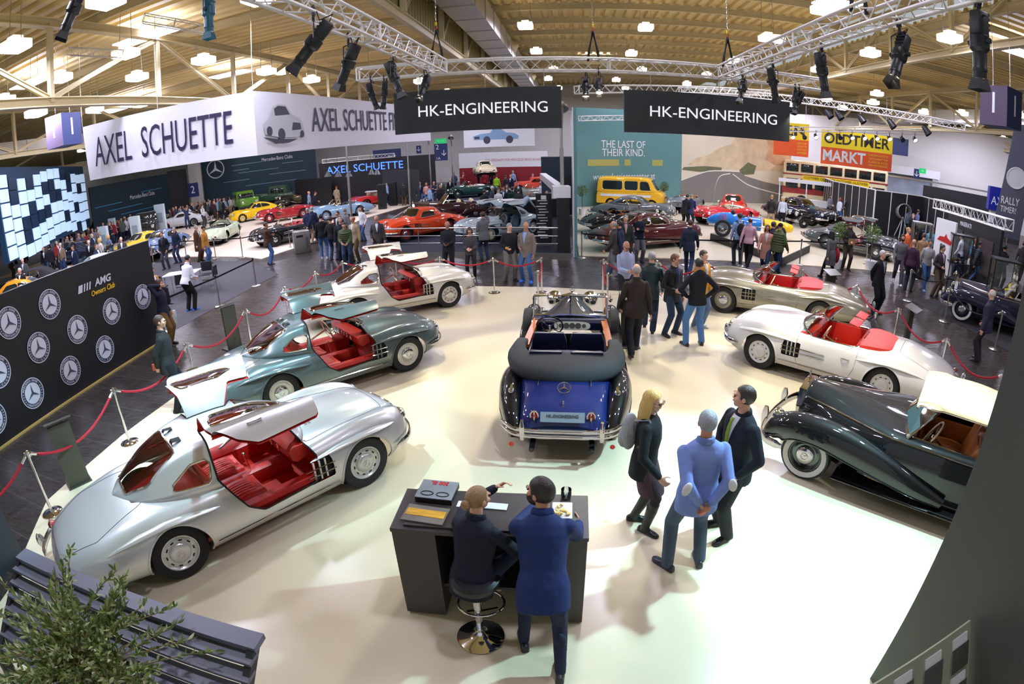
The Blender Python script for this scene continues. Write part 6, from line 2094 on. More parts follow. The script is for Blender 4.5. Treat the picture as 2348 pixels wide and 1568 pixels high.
person((3.72,10.12),-4,'hips','man in a black hooded top and blue jeans, hands on hips','sweater',(26,28,34),'jeans',(92,136,190),'short',(46,38,36),'shoe',(58,44,40),h=1.84,vox=.010,group=SPG,z=Z0)
person((4.18,11.19),150,'stand','person in an ochre jacket and white trainers hidden behind the hooded man','jacket',(206,140,40),'jeans',(96,118,150),'short',(52,40,34),'shoe',(230,230,232),h=1.80,vox=.012,group=SPG,z=Z0)
hd = [o for o in COL.objects if o.get('label','').startswith('man in a black hooded')][0]
JH = template('hips','sweater','jeans','short','shoe',(),.010)[1]
MB().ball(JH['neck']+Vector((0,-.075,-.05)),(.13,.06,.11),14,10).build('hood',cloth((26,28,34)),hd)
# grey backpack worn by the blonde woman
bw = [o for o in COL.objects if o.get('label','').startswith('blonde woman in glasses')][0]
JB = template('blonde','jacket','dress','long','boot',('glasses','eyes','closed'),V)[1]
bc = JB['neck']+Vector((0,-.20,-.24))
MB().ball(bc,(.15,.09,.21),14,10).ball(bc+Vector((0,-.05,-.08)),(.11,.07,.11),12,8).build('backpack',cloth((150,156,158)),bw)
for s in (1,-1):
 MB().tube([bc+Vector((s*.09,.06,.18)),JB['sh%d' % (1 if s > 0 else 0)]+Vector((-s*.045,.01,.075)),JB['sh%d' % (1 if s > 0 else 0)]+Vector((-s*.04,.10,-.06)),bc+Vector((s*.15,.12,-.10))],.016,6).build('strap',cloth((120,126,128)),bw)
# ---------------------------------------------------------------- stands behind the stage
TEAL = M('dark teal display wall',(30,56,70),.6); TEALF = M('teal fabric',(98,146,146),.7,noise=(.5,.05)); NAVY = M('navy board',(36,48,96),.5)
BLKB = M('black stand board',(26,26,30),.55); LETW = M('white letters',(240,242,242),.5)
WHB = M('white board',(238,238,238),.5)
def board(name,label,cat,p,q,z0,z1,mat,t=.12,group=None):
 p = Vector((p[0],p[1],0)); q = Vector((q[0],q[1],0)); d = q - p; c = (p+q)/2
 o = thing(name,label,cat,(c.x,c.y,z0),math.atan2(d.y,d.x),group)
 MB().box((0,0,(z1 - z0)/2),(d.length,t,z1 - z0)).build('panel',mat,o,smooth=False)
 o['_l'] = d.length
 return o
def ft(x,z,t=.12,n=.004):      # point on a board's camera side
 return face_T((x,-t/2 - n,z),(1,0,0))
# club murals, far left
m1 = board('display_wall','dark teal display wall with a white star ring and clubs lettering, far behind','display wall',(-28.89,47.97,3.15),(-17.99,50.91,2.54),0,5.4,TEAL)
L = m1['_l']
star(MB(),(0,0,0),.85,ft(-L/2+1.4,4.3),True,.02).build('star',LETW,m1,smooth=False)
text('Mercedes-Benz Clubs',ft(L*.17,4.55),LETW,m1,.5,width=3.0)
mb = MB()
for x,z,w_ in ((-.1,4.4,3),(.0,3.6,4),(.25,3.1,3.6),(-.2,2.9,2.6),(.1,2.3,5),(.3,4.0,2),(-.15,3.9,1.6)):
 mb.box((x*L,-.065,z),(w_,.01,.04))
mb.build('line_print',M('pale line',(150,180,190),.6),m1,smooth=False)
m2 = board('display_wall','dark teal clubs wall under the long white banner, far left','display wall',(-32.47,35.35,3.74),(-30.64,44.46,2.91),0,4.6,M('deep teal wall',(18,44,56),.6))
text('Mercedes-Benz Clubs',ft(1.2,3.1),LETW,m2,.5,width=3.0)
mb = MB()
for x,z,w_ in ((-.1,2.4,4),(.1,1.9,5),(.25,3.4,2.6),(-.3,2.9,3)): mb.box((x*m2['_l'],-.065,z),(w_,.01,.05))
mb.build('line_print',M('cyan line',(60,160,200),.6),m2,smooth=False)
m3 = board('display_wall','black display wall between the two teal club walls','display wall',(-30.64,44.46,2.91),(-29.70,46.29,3.00),0,4.8,BLKB)
struct(MB().box((*(-28.99,46.74,3.28)[:2],3.5),(.9,.9,7)).build('column',WALLW,smooth=False))
# wall of bright video panels
VP = M('video panel',(196,226,255),.5,emit=.55); VD = M('video panel dark',(22,50,78),.4)
va = Vector((*(-23.58,18.55,3.50)[:2],0)); vb = Vector((*(-32.10,34.33,3.32)[:2],0)); vd = (vb - va); VL = vd.length; vd.normalize()
vw = board('video_wall','dark blue framework behind the bright video panels, far left','video wall',va[:2],vb[:2],1.7,6.3,M('video frame',(20,60,90),.6),.3)
rng = random.Random(5)
nc,nr = 13,6
for i in range(nc):
 for j in range(nr):
  dark = (i,j) in ((3,3),(3,2),(4,2),(5,2),(6,4),(6,3),(7,3),(9,4),(9,5),(2,1),(2,2),(8,1),(10,2),(5,4),(11,4),(8,5),(12,0),(10,0),(1,4),(1,5),(3,5))
  wd_ = VL/nc
  p = va+vd*(wd_*(i+.5))+Vector((vd.y,-vd.x,0))*.2+Vector((0,0,2.1+j*.70 - .25*math.sin(i*.7)))
  o = MB().box((0,0,0),(wd_*.86,.06,.62)).build('video_panel',VD if dark else VP,None,smooth=False)
  o.location = p; o.rotation_euler = (0,0,math.atan2(vd.y,vd.x))
  tag(o,'dark panel among the bright video panels, far left' if dark else 'glowing pale blue panel of the far left video wall','screen','dark video panels' if dark else 'bright video panels')
# Axel Schuette stand
ax = board('stand_wall','black stand wall with blue neon AXEL SCHUETTE letters','stand wall',(-15.79,45.33,1.17),(-5.87,45.62,1.18),0,3.6,BLKB)
text('AXEL SCHUETTE',ft(-1.0,2.9),M('blue neon',(70,120,255),.4,emit=2.2),ax,.9,width=6.6)
board('stand_wall','low black side wall of the neon stand','stand wall',(-18.54,46.44,0.74),(-14.32,43.71,1.19),0,2.4,BLKB)
board('stand_wall','dark grey box wall at the right of the neon stand','stand wall',(-9.73,42.91,0.91),(-6.33,39.50,0.82),0,2.6,M('dark grey wall',(52,56,62),.6))
truss((*(-15.15,44.49,3.58)[:2],3.75),(*(-9.14,45.08,3.23)[:2],3.75),'small white truss over the neon letter stand',.3)
for q in ((-13.87,41.76,2.54),(-13.09,42.01,2.45),(-12.30,42.25,2.37),(-10.81,43.68,2.34),(-10.37,43.79,2.30)):
 t = thing('pendant_lamp','small grey pendant lamp over the neon stand bar','lamp',q,0,'pendant lamps of the neon stand')
 MB().lathe([(.05,.42),(.10,.36),(.20,.18),(.30,0),(.28,.0),(.06,.38)],18).build('shade',M('zinc shade',(120,124,124),.4,.6),t); MB().cyl((0,0,.4),(0,0,1.6),.012,n=6).build('cord',BLACKM,t)
bar = thing('bar_counter','pale wooden bar counter of the neon stand','counter',(*(-9.96,42.86,0.93)[:2],0),.1)
MB().box((0,0,.5),(2.2,.7,1.0)).build('front',M('pale wood',(206,176,140),.5,noise=(4,.1),nscale=(1,1,8)),bar,smooth=False); MB().box((0,0,1.03),(2.4,.85,.06)).build('worktop',WHITE,bar,smooth=False)
# long white banner with two faces
bn = thing('fabric_banner','long white two-sided AXEL SCHUETTE banner hanging high at the left','banner',(-7.3,15.4,4.3))
c0_ = Vector((-7.3,15.4,4.3))
BA = [Vector((-14.54,15.84,6.40)),Vector((-7.28,15.36,6.23)),Vector((-7.27,15.37,4.29)),Vector((-14.47,15.90,4.48))]
BB = [Vector((-7.28,15.36,6.23)),Vector((-5.82,29.43,6.40)),Vector((-4.40,32.71,4.53)),Vector((-7.27,15.37,4.29))]
bw_ = Vector((-5.82,29.43,6.40)); bw2 = Vector((-4.40,32.71,4.53))
BB[1] = Vector((bw2.x,bw2.y,3.95+(bw_.z - 3.95)*1.0))
FAB = M('white banner fabric',(240,238,244),.7,noise=(1,.03))
for Q,nm in ((BA,'front_face'),(BB,'side_face')):
 up_ = Vector((0,0,1)); r_ = (Q[1] - Q[0]).normalized(); n_ = r_.cross(up_).normalized()
 vs = [p - c0_ for p in Q]+[p - c0_ - n_*.06 for p in Q]
 MB().add(vs,[(3,2,1,0),(4,5,6,7),(0,1,5,4),(2,3,7,6),(0,4,7,3),(1,2,6,5)]).build(nm,FAB,bn,smooth=False)
INK = M('violet black ink',(44,34,74),.5)
def quad_T(Q,u,v):
 p = Q[3].lerp(Q[2],u).lerp(Q[0].lerp(Q[1],u),v) - c0_
 r_ = (Q[2] - Q[3]).lerp(Q[1] - Q[0],v); 
 n_ = r_.cross(Vector((0,0,1))).normalized()
 return face_T(p+n_*.04,r_)
LA = (BA[1] - BA[0]).length; LB_ = (BB[1] - BB[0]).length
text('AXEL  SCHUETTE',quad_T(BA,.48,.46),INK,bn,1.45,width=LA*.82)
text('AXEL SCHUETTE FINE CARS',quad_T(BB,.535,.52),INK,bn,1.25,width=LB_*.68)
# printed car on the banner
TC = quad_T(BB,.088,.52) @ Matrix.Diagonal((1.38,.88,1,1))
body = [(-.8,-.45),(-.85,-.1),(-.6,.1),(-.45,.5),(-.2,.62),(.15,.6),(.4,.25),(.75,.1),(.9,-.15),(.92,-.45),(.6,-.62),(-.2,-.6)]
pr = MB().prism([(x*1.0,y*1.0) for x,y in body],0,.004,T=TC).build('car_print',M('print pale grey',(206,206,212),.6),bn,smooth=False)
mb = MB()
for p in ([(-.38,.45),(-.2,.56),(.12,.54),(.3,.25),(-.35,.2)],[(.35,-.35),(.8,-.32),(.76,-.08),(.42,-.05)],[(-.9,-.55),(-.2,-.66),(.6,-.68),(.2,-.8),(-.4,-.8)]): mb.prism(p,.004,.008,T=TC)
for cx,cy,r in ((-.62,-.35,.17),(-.12,-.48,.22),(.82,-.5,.14)): mb.prism([(cx+r*.7*math.cos(a),cy+r*math.sin(a)) for a in [2*PI*i/18 for i in range(18)]],.004,.009,T=TC)
mb.build('print_detail',M('print dark',(70,68,84),.6),bn,smooth=False)
for p in (BA[0],BA[1],BA[0].lerp(BA[1],.5),BB[0].lerp(BB[1],.5),BB[0].lerp(BB[1],.95)):
 q = p - c0_
 MB().cyl(q,q+Vector((0,0,9.4 - p.z)),.012,n=6).build('cable',STEEL,bn)
# back wall things
def sign_board(label,p,w_,h_,z,mat,txt=None,size=.5,cat='sign',name='wall_sign',tm=None,rz=0.0,lines=None):
 t = thing(name,label,cat,(p[0],p[1],z),rz)
 MB().box((0,0,0),(w_,.08,h_)).build('board',mat,t,smooth=False)
 for s,x,zz,sz,wd_ in (lines or ([(txt,0,0,size,None)] if txt else [])):
  text(s,face_T((x,-.045,zz),(1,0,0)),tm or LETW,t,sz,width=wd_)
 return t
sign_board('green running-man exit sign on the white back wall, left of centre',(-6.75,57.61,4.91),1.2,.5,4.85,M('exit green',(20,170,90),.4,emit=.8),'\u2190 \u2192',.35)
sign_board('navy hall sign 2 with down arrow and 1A on the white back wall',(-6.64,56.61,3.68),1.35,1.75,3.7,NAVY,lines=[('2',-.35,.5,.7,None),('\u2193',.3,-.15,.8,None),('1A',-.3,-.65,.4,None)])
sign_board('navy hall sign 2 on a white column, far left',(-26.61,42.33,3.73),1.1,1.2,2.8,NAVY,'2',.9)
sign_board('navy hall plan sign on the back wall above the neon stand',(-12.05,55.71,4.06),2.9,1.1,3.8,NAVY,lines=[('HALLE',.5,-.2,.3,None)])
sign_board('navy toilet sign with arrow on the back wall',(-8.86,56.31,4.18),.5,.8,4.1,NAVY,'\u2193',.6)
sign_board('small navy toilet sign with arrow on the white wall right of the gate',(33.28,37.32,4.34),.5,.9,3.6,NAVY,'\u2193',.6,rz=-.7)
sign_board('green exit sign on the white wall right of the gate',(32.97,36.25,4.47),.6,.4,3.95,M('exit green',(20,170,90),.4,emit=.8),'\u2192',.3,rz=-.7)
sign_board('navy hall sign 2 with a map above the gate at the right',(30.53,37.04,5.44),2.1,1.35,5.6,NAVY,lines=[('2',-.8,.35,.5,None),('\u2193',-.55,-.2,.7,None)],rz=-.55)
bb = sign_board('white billboard with a pale blue roadster picture on the back wall',(-0.69,57.00,4.36),7.2,2.4,5.2,WHB,cat='billboard',name='billboard')
TB_ = face_T((-.3,-.05,-.1),(1,0,0))
MB().prism([(-2.3,-.35),(-2.35,.05),(-1.6,.25),(-.6,.35),(-.3,.75),(.5,.75),(1.0,.35),(1.9,.25),(2.3,-.05),(2.2,-.35)],0,.005,T=TB_).build('car_print',M('print sky blue',(140,176,206),.5),bb,smooth=False)
mb = MB()
for cx in (-.95,1.35): mb.prism([(cx+.36*math.cos(a),-.38+.40*math.sin(a)) for a in [2*PI*i/20 for i in range(20)]],.005,.008,T=TB_)
mb.prism([(-2.2,-.25),(-2.2,.0),(-1.7,.0),(-1.7,-.25)],.005,.008,T=TB_)
mb.build('print_detail',M('print dark',(70,68,84),.6),bb,smooth=False)
rb_ = board('stand_wall','white and dark red stand wall of a specialist workshop, far behind the gullwing on the blue stand','stand wall',(-4.41,51.81,-0.14),(3.70,49.86,-0.23),0,3.5,M('dark red board',(140,24,34),.6))
MB().box((0,-.07,2.8),(rb_['_l'],.02,1.4)).build('white_band',WHB,rb_,smooth=False)
text('DER SPEZIALIST FÜR MERCEDES BENZ-KLASSIKER',face_T((1.2,-.09,2.75),(1,0,0)),M('soft red ink',(190,110,110),.6),rb_,.3,width=5.6)
# blue stand in the middle: platform with railing
pf = MB().prism([(-5.4,20.85),(2.2,19.1),(3.6,33),(3.6,48),(-4.6,48)],0,.15).build('stage_platform',[M('blue black carpet',(36,42,58),.9,noise=(9,.15))],None,smooth=False)
tag(pf,'low platform with dark blue carpet carrying the orange coupe and silver gullwing','platform')
MB().add([(-5.4,20.83,.0),(2.2,19.08,0),(2.2,19.08,.15),(-5.4,20.83,.15)],[(0,1,2,3)]).build('steel_edge',STEEL,pf,smooth=False)
def railing(pts,label,n):
 t = thing('tube_railing',label,'railing',(pts[0][0],pts[0][1],.15))
 o0 = Vector((pts[0][0],pts[0][1],0))
 for a,b in zip(pts,pts[1:]):
  a = Vector((*a,0)) - o0; b = Vector((*b,0)) - o0; k = max(2,int((b - a).length/n))
  for i in range(k+1):
   p = a.lerp(b,i/k); MB().cyl(p,p+Vector((0,0,.86)),.022,n=10).build('post',STEEL,t)
  for zz,r in ((.87,.026),(.58,.012),(.30,.012)):
   MB().cyl(a+Vector((0,0,zz)),b+Vector((0,0,zz)),r,n=8).build('bar',STEEL,t)
railing([(-4.9,45),(-5.2,20.95),(1.85,19.35)],'steel tube railing along the front and left of the blue carpet platform',1.6)
tg = M('teal wall sheet',(96,140,142),.6)
pw = board('partition_wall','tall thin teal and white wall seen edge-on between the two middle stands','partition',(2.36,19.1),(3.95,33.2),0,5.3,tg,.10)
MB().box((0,.07,2.65),(pw['_l'],.03,5.3)).build('white_side',WHB,pw,smooth=False)
bp = thing('booth_pillar','black booth pillar with a white box on top beside the thin teal wall','pillar',(1.95,19.45,.15))
MB().box((0,0,.98),(.42,.5,1.96)).build('pillar',BLKB,bp,smooth=False)
MB().box((-.06,.1,2.17),(.62,.7,.40)).build('white_box',WHB,bp,smooth=False)
MB().box((-.12,4.5,2.25),(.30,9,.3)).build('white_beam',WHB,bp,smooth=False)
ru = thing('roll_up_banner','black roll-up banner with white print beside the black booth pillar','banner',(1.35,20.8,.15),-.1)
MB().box((0,0,1.0),(.6,.03,2.0)).build('panel',BLKB,ru,smooth=False); MB().box((0,0,.04),(.62,.2,.08)).build('base',STEEL,ru,smooth=False)
mb = MB()
for k in range(14): mb.box((-.05*(k % 3),-.02,.3+k*.11),(.30+.06*(k % 2),.008,.03))
mb.box((0,-.02,1.85),(.2,.008,.16)); mb.build('print',LETW,ru,smooth=False)
tw = thing('booth_tower','tall navy booth tower behind the black pillar','booth',(*(2.88,30.87,1.35)[:2],.15),-.1)
MB().box((0,0,1.6),(1.9,1.6,3.2)).build('walls',M('navy booth',(30,46,58),.6),tw,smooth=False)
MB().box((.35,-.82,1.1),(.7,.05,2.2)).build('door',BLKB,tw,smooth=False)
dk = thing('stand_desk','white topped black desk of the blue stand with brochures','counter',(*(1.37,29.13),.15),.35)
MB().box((0,0,.5),(3.4,.8,1.0)).build('front',BLKB,dk,smooth=False); MB().box((0,0,1.02),(3.6,.95,.05)).build('worktop',WHITE,dk,smooth=False)
# teal stand with lettering, road picture
tw2 = board('display_wall','big teal fabric wall reading THE LAST OF THEIR KIND and a web address','display wall',(4.2,34.9),(12.3,38.2),0,6.4,TEALF)
text('THE LAST OF',ft(-.6,4.05),LETW,tw2,.7,width=3.5); text('THEIR KIND.',ft(-.6,3.5),LETW,tw2,.7,width=3.4)
text('www.classiccarcenter.at',ft(-.5,1.92),LETW,tw2,.62,width=5.0)
mb = MB()
for x,w_ in ((-3.0,.8),(-1.8,1.6),(-.3,.5),(2.2,.9)): mb.box((x,-.065,2.85),(w_,.01,.42))
mb.build('sponsor_print',M('sponsor yellow',(176,176,96),.6),tw2,smooth=False)
rp0 = Vector((12.33,38.2,0)); rp1 = Vector((*(22.23,40.27,0.29)[:2],0))
rw = board('road_mural','printed wall picture of a winding road under pale cliffs','mural',rp0[:2],rp1[:2],0,6.3,M('mural sky',(232,222,196),.7,noise=(.5,.12)),.1)
W_ = rw['_l']
def mp(pts): return [((x - .5)*W_,y*6.3) for x,y in pts]
TM = face_T((0,-.05,0),(1,0,0))
CLF = M('cliff print',(222,200,164),.8,noise=(1.3,.38)); CLF2 = M('cliff print warm',(206,160,120),.8,noise=(2,.3))
MB().prism(mp([(.05,.44),(.12,.52),(.22,.56),(.33,.66),(.42,.70),(.50,.90),(.75,.93),(1,.95),(1,.42),(.55,.40),(.2,.40)]),.002,.006,T=TM).build('cliff_print',CLF,rw,smooth=False)
MB().prism(mp([(.72,.90),(.78,.70),(.74,.55),(.85,.48),(1,.50),(1,.92)]),.006,.008,T=TM).build('cliff_print',CLF2,rw,smooth=False)
MB().prism(mp([(.02,.41),(.2,.43),(.34,.42),(.34,.38),(.15,.36),(0,.38)]),.006,.009,T=TM).build('bush_print',M('bush print',(112,116,82),.8,noise=(2,.4)),rw,smooth=False)
MB().prism(mp([(.5,.40),(.58,.5),(.66,.46),(.64,.36),(.52,.34)]),.008,.010,T=TM).build('bush_print',M('bush print',(112,116,82),.8),rw,smooth=False)
MB().prism(mp([(0,0),(0,.26),(.14,.33),(.24,.375),(.5,.38),(.56,.33),(.75,.27),(1,.22),(1,0)]),.010,.012,T=TM).build('road_print',M('road print',(132,128,122),.7,noise=(1,.08)),rw,smooth=False)
mb = MB()
for ln in ([(0,.26),(.14,.335),(.26,.378),(.5,.382)],[(.28,.0),(.29,.2),(.33,.32),(.42,.355)],[(.44,.35),(.6,.22),(.85,.14),(1,.11)]):
 q = catmull(ln,14)
 for a,b in zip(q,q[1:]): mb.prism(mp([(a[0],a[1] - .006),(b[0],b[1] - .006),(b[0],b[1]+.006),(a[0],a[1]+.006)]),.012,.014,T=TM)
mb.build('road_line_print',M('line print',(240,236,220),.7),rw,smooth=False)
po = thing('stand_post','white vertical post closing the right end of the road mural','post',(rp1.x+.2,rp1.y,0)); MB().box((0,0,3.1),(.25,.2,6.2)).build('post',WHITE,po,smooth=False)
# magazine banners, bus, gate
def mag(label,p,w_,h_,z,rz,cut=False):
 t = thing('hanging_banner',label,'banner',(p[0],p[1],z),rz)
 MB().box((0,0,h_*.25),(w_,.06,h_*.5)).build('yellow_half',M('banner yellow',(250,222,20),.5),t,smooth=False)
 MB().box((0,0,-h_*.25),(w_,.06,h_*.5)).build('orange_half',M('banner orange',(238,92,30),.5),t,smooth=False)
 text('ER' if cut else 'OLDTIMER',face_T((0 if not cut else .1*w_,-.035,h_*.25),(1,0,0)),M('ink black',(40,36,30),.5),t,h_*.42,bold=.02,width=w_*(.7 if cut else .92))
 if not cut: text('MARKT',face_T((-w_*.17,-.035,-h_*.25),(1,0,0)),LETW,t,h_*.44,bold=.03,width=w_*.60)
 for k,s in enumerate(('EUROPAS GRÖSSTE','ZEITSCHRIFT FÜR','KLASSISCHE AUTOS','UND MOTORRÄDER')):
  text(s,face_T((w_*.31,-.035,-h_*(.10+k*.095)),(1,0,0)),M('banner yellow',(250,222,20),.5),t,h_*.08,width=w_*.27)
 for f in (-.4,.4): MB().cyl((f*w_,0,h_/2),(f*w_,0,h_/2+2.6),.015,n=5).build('cable',STEEL,t)
 return t
mag('yellow and orange OLDTIMER MARKT banner hanging right of the road mural',(23.28,32.53,4.70),5.0,2.35,4.75,-.62)
mag('yellow and orange banner edge with ER, cut off by the right company sign',(20.35,36.74,4.83),2.6,2.4,5.1,-.5,True)
bus = thing('double_decker_bus','cream and red open-plan double decker bus used as a stand','bus',(*(24.86,37.51,1.45)[:2],0),-.50)
BC = M('bus cream',(240,226,180),.4,0,.6); BR = M('bus red',(150,40,40),.4,0,.6)
MB().box((0,0,1.95),(8.2,2.4,3.3),bev=.25).build('body',BC,bus); MB().box((0,0,2.55),(8.24,2.44,.10)).box((0,0,1.35),(8.24,2.44,.5)).build('red_band',BR,bus,smooth=False)
for i in range(7):
 MB().box((-3.4+i*1.13,-1.2,3.05),(.95,.08,.62),bev=.06).build('upper_window',DGLASS,bus)
 MB().box((-3.4+i*1.13,-1.2,1.85),(.95,.08,.75),bev=.06).build('lower_window',DGLASS,bus)
for x in (-2.6,2.4): wheel(bus,x,-1.1,.5,.3,'plain',BR,BC)
MB().box((0,-1.28,2.32),(5.2,.04,.42)).build('advert_strip',M('banner yellow',(250,222,20),.5),bus,smooth=False)
text('OLDTIMER OLDTIMER OLDTIMER OLDTIMER',face_T((0,-1.31,2.36),(1,0,0)),M('ink black',(40,36,30),.5),bus,.26,width=5.0)
kd = thing('magazine_desk','white sales desk with awning frame in front of the double decker bus','counter',(*(21.30,33.86,1.16)[:2],0),-.5)
MB().box((0,0,.5),(5.5,.8,1.0)).build('front',M('desk grey',(206,208,210),.5),kd,smooth=False); MB().box((0,-.2,2.2),(6,.15,.25)).build('frame',WHITE,kd,smooth=False)
for x in (-2.9,-1,1,2.9): MB().cyl((x,-.2,0),(x,-.2,2.2),.04).build('leg',WHITE,kd)
gt = thing('gate','open grey hall gate with white lintel right of the bus','gate',(*(33.73,39.57,2.27)[:2],0),-.6)
MB().box((0,.2,1.7),(5.4,.1,3.4)).build('opening',M('gate grey',(150,158,170),.7,noise=(1.4,.3)),gt,smooth=False); MB().box((0,0,3.75),(6.6,.5,.7)).build('lintel',WHB,gt,smooth=False)
for x in (-2.9,2.9): MB().box((x,0,1.8),(.5,.4,3.6)).build('jamb',M('jamb grey',(180,176,170),.6),gt,smooth=False)
# black partition wall with pale posts
pts = [(24.23,38.41),(21.52,32.59),(20.75,26.8),(23.54,25.68),(21.82,20.59,1.01)]
for i in range(len(pts) - 1):
 o = board('partition_wall',['short black partition panel behind the black vintage car','black partition with pale posts, narrow part behind the visitors in grey','black partition with pale posts, wide part left of the fan','black partition with pale posts running behind the display cases'][i],'partition',pts[i],pts[i+1],0,2.5,BLKB,.06)
 n = max(1,round(o['_l']/1.0))
 mb = MB()
 for k in range(n+1):
  MB().box((-o['_l']/2+o['_l']*k/n,0,1.25),(.05,.09,2.5)).build('post',WHB,o,smooth=False)
 MB().box((0,0,2.5),(o['_l'],.09,.05)).build('top_rail',WHB,o,smooth=False)
board('stand_wall','long black stand wall low under the white wall, far right','stand wall',(31.09,33.90,2.87),(34.98,26.70,2.85),0,2.9,BLKB)
mb = thing('cable_tray','long grey cable tray on the white wall, far right','tray',(*(34.15,32.30,2.67)[:2],3.2),-.85)
MB().box((0,0,0),(15,.3,.12)).build('tray',STEEL,mb,smooth=False)
struct(MB().box((*(39.68,36.63,4.35)[:2],4.0),(44,.3,8),rz=-.80).build('wall_right',WALLW,smooth=False))
# right hand stand with truss portal, posters, cases
truss((*(16.68,17.25,2.57)[:2],2.75),(*(15.25,12.15,2.49)[:2],2.75),'low white truss portal of the stand at the far right',.35)
ps = board('stand_wall','black poster wall under the low truss portal at the far right','stand wall',(18.52,18.25,1.01),(17.08,13.87,1.26),0,2.5,BLKB)
text('MASERATI',ft(-.6,2.1),LETW,ps,.25,width=1.0)
for k in range(3): MB().box((-1.3+k*1.3,-.075,1.2),(1.1,.02,1.3)).build('poster',M('poster %d' % k,[(60,64,70),(40,44,50),(70,60,60)][k],.4,noise=(2,.5)),ps,smooth=False)
pp = board('poster_stand','white poster with a red racing car beside the phoning man','poster',(16.05,16.48,1.26),(15.89,15.21,1.44),.2,2.3,WHB,.08)
MB().prism([(-.45,1.45),(-.3,1.6),(0,1.62),(.1,1.75),(.2,1.62),(.5,1.5),(.45,1.38)],0,.006,T=face_T((0,-.042,-.15),(1,0,0))).build('car_print',M('print racing red',(196,36,34),.5),pp,smooth=False)
for x,y,lab in ((2110,560,'tall lit glass showcase with models left of the white poster'),(2200,590,'black framed glass case on legs before the poster wall'),(2300,640,'black framed glass showcase at the right edge')):
 p = (16.31,17.61,1.04) if x == 2110 else (16.07,15.02,1.09) if x == 2200 else (13.72,10.86,1.35)
 t = thing('showcase',lab,'display case',(p[0],p[1],0),-.6)
 mb = MB()
 for a in (-.4,.4):
  for b in (-.3,.3): mb.box((a,b,.95),(.04,.04,1.9))
 mb.box((0,0,1.9),(.84,.64,.05)).box((0,0,.9),(.84,.64,.04)).box((0,0,.3),(.84,.64,.04))
 mb.build('frame',STEEL if x == 2110 else BLACKM,t,smooth=False); MB().box((0,0,1.4),(.78,.58,.95)).build('glass',glass('clear glass',(.96,.98,.97),.08),t,smooth=False)
 for k in range(4):
  o = MB().ball((0,0,.07),(.12,.05,.06),10,6).build('model_car',M('model %d' % k,[(180,150,90),(150,40,40),(220,220,220),(60,80,120)][k],.3),None)
  o.location = (p[0] - .25+.16*k,p[1]+.1 - .1*(k % 2),.925); tag(o,'tiny model car inside the ' +lab.split(' with')[0].split(' on')[0].split(' at')[0],'model car','model cars in the ' +lab)
rx_ = thing('brand_totem','blue AXA sign tower over the right hand stands','sign',(*(20.71,17.33,2.67)[:2],0),-.7)
MB().box((0,0,1.4),(.7,.5,2.8)).build('column',M('lit white column',(232,232,236),.5),rx_,smooth=False); MB().box((0,0,3.3),(1.0,.7,1.0)).build('head',M('sign blue',(28,40,150),.4),rx_,smooth=False)  # plain white column under a blue head
text('AXA',face_T((0,-.36,3.2),(1,0,0)),LETW,rx_,.5,width=.8)
wf = thing('watch_banner','tall dark banner with a wrist watch and RALLY TIMER lettering at the right edge','banner',(*(19.53,15.61,3.91)[:2],0),-.75)
MB().add([(-.75,0,1.9),(.55,0,1.9),(.95,0,6.4),(-.1,0,6.4),(-.75,.05,1.9),(.55,.05,1.9),(.95,.05,6.4),(-.1,.05,6.4)],[(0,1,2,3),(7,6,5,4),(0,4,5,1),(1,5,6,2),(2,6,7,3),(3,7,4,0)]).build('fabric',M('slate banner',(84,84,100),.6),wf,smooth=False)
text('RALLY',face_T((-.05,-.01,3.35),(1,0,0)),LETW,wf,.42,width=.8); text('TIMER!',face_T((-.1,-.01,3.0),(1,0,0)),LETW,wf,.34,width=.7)
MB().lathe([(.34,0),(.42,.02),(.44,.0)],28,T=face_T((.12,-.02,4.3),(1,0,0))).lathe([(0,.01),(.34,.01)],28,T=face_T((.12,-.01,4.3),(1,0,0))).build('watch_print',M('watch print',(206,204,208),.5),wf)
MB().cyl((0,.1,0),(0,.1,1.95),.04).build('pole',STEEL,wf)
# fan on a stand
fn = thing('studio_fan','grey drum fan on a white tripod before the black partition','fan',(*(22.14,25.71),0),-.4)
MB().lathe([(.42,-.25),(.45,0),(.45,.25),(.40,.27),(.40,-.2)],24,T=Matrix.Translation((0,0,1.5)) @ Matrix.Rotation(R(80),4,'X')).build('drum',M('fan grey',(150,150,156),.4,.4),fn)
for k in range(3): MB().cyl((0,0,1.2),(.55*math.cos(k*2.1),.55*math.sin(k*2.1),0),.025).build('leg',WHITE,fn)
# cube signs with the hall number
for p,lab,rz in (((15.27,12.92,6.36),'navy and plum cube sign with the number 1 hanging at the top right',-.6),((-16.80,17.14,6.68),'navy cube sign with the number 1 hanging at the far left behind the banner',.7)):
 t = thing('hall_number_sign',lab,'sign',p,rz)
 MB().box((0,0,0),(1.05,1.05,1.25),rz=R(45)).build('cube',NAVY,t,smooth=False)
 for q in (45,-45):
  text('1',Matrix.Rotation(R(q),4,'Z') @ face_T((0,-.535,.05),(1,0,0)),LETW,t,.95)
 MB().box((-.373,-.373,0),(1.052,.012,1.25),rz=R(-45)).build('plum_face',M('plum board',(84,70,92),.5),t,smooth=False)
 for q in (.3,-.3): MB().cyl((q,0,.6),(q,0,9.95 - p[2]),.01,n=5).build('cable',STEEL,t)
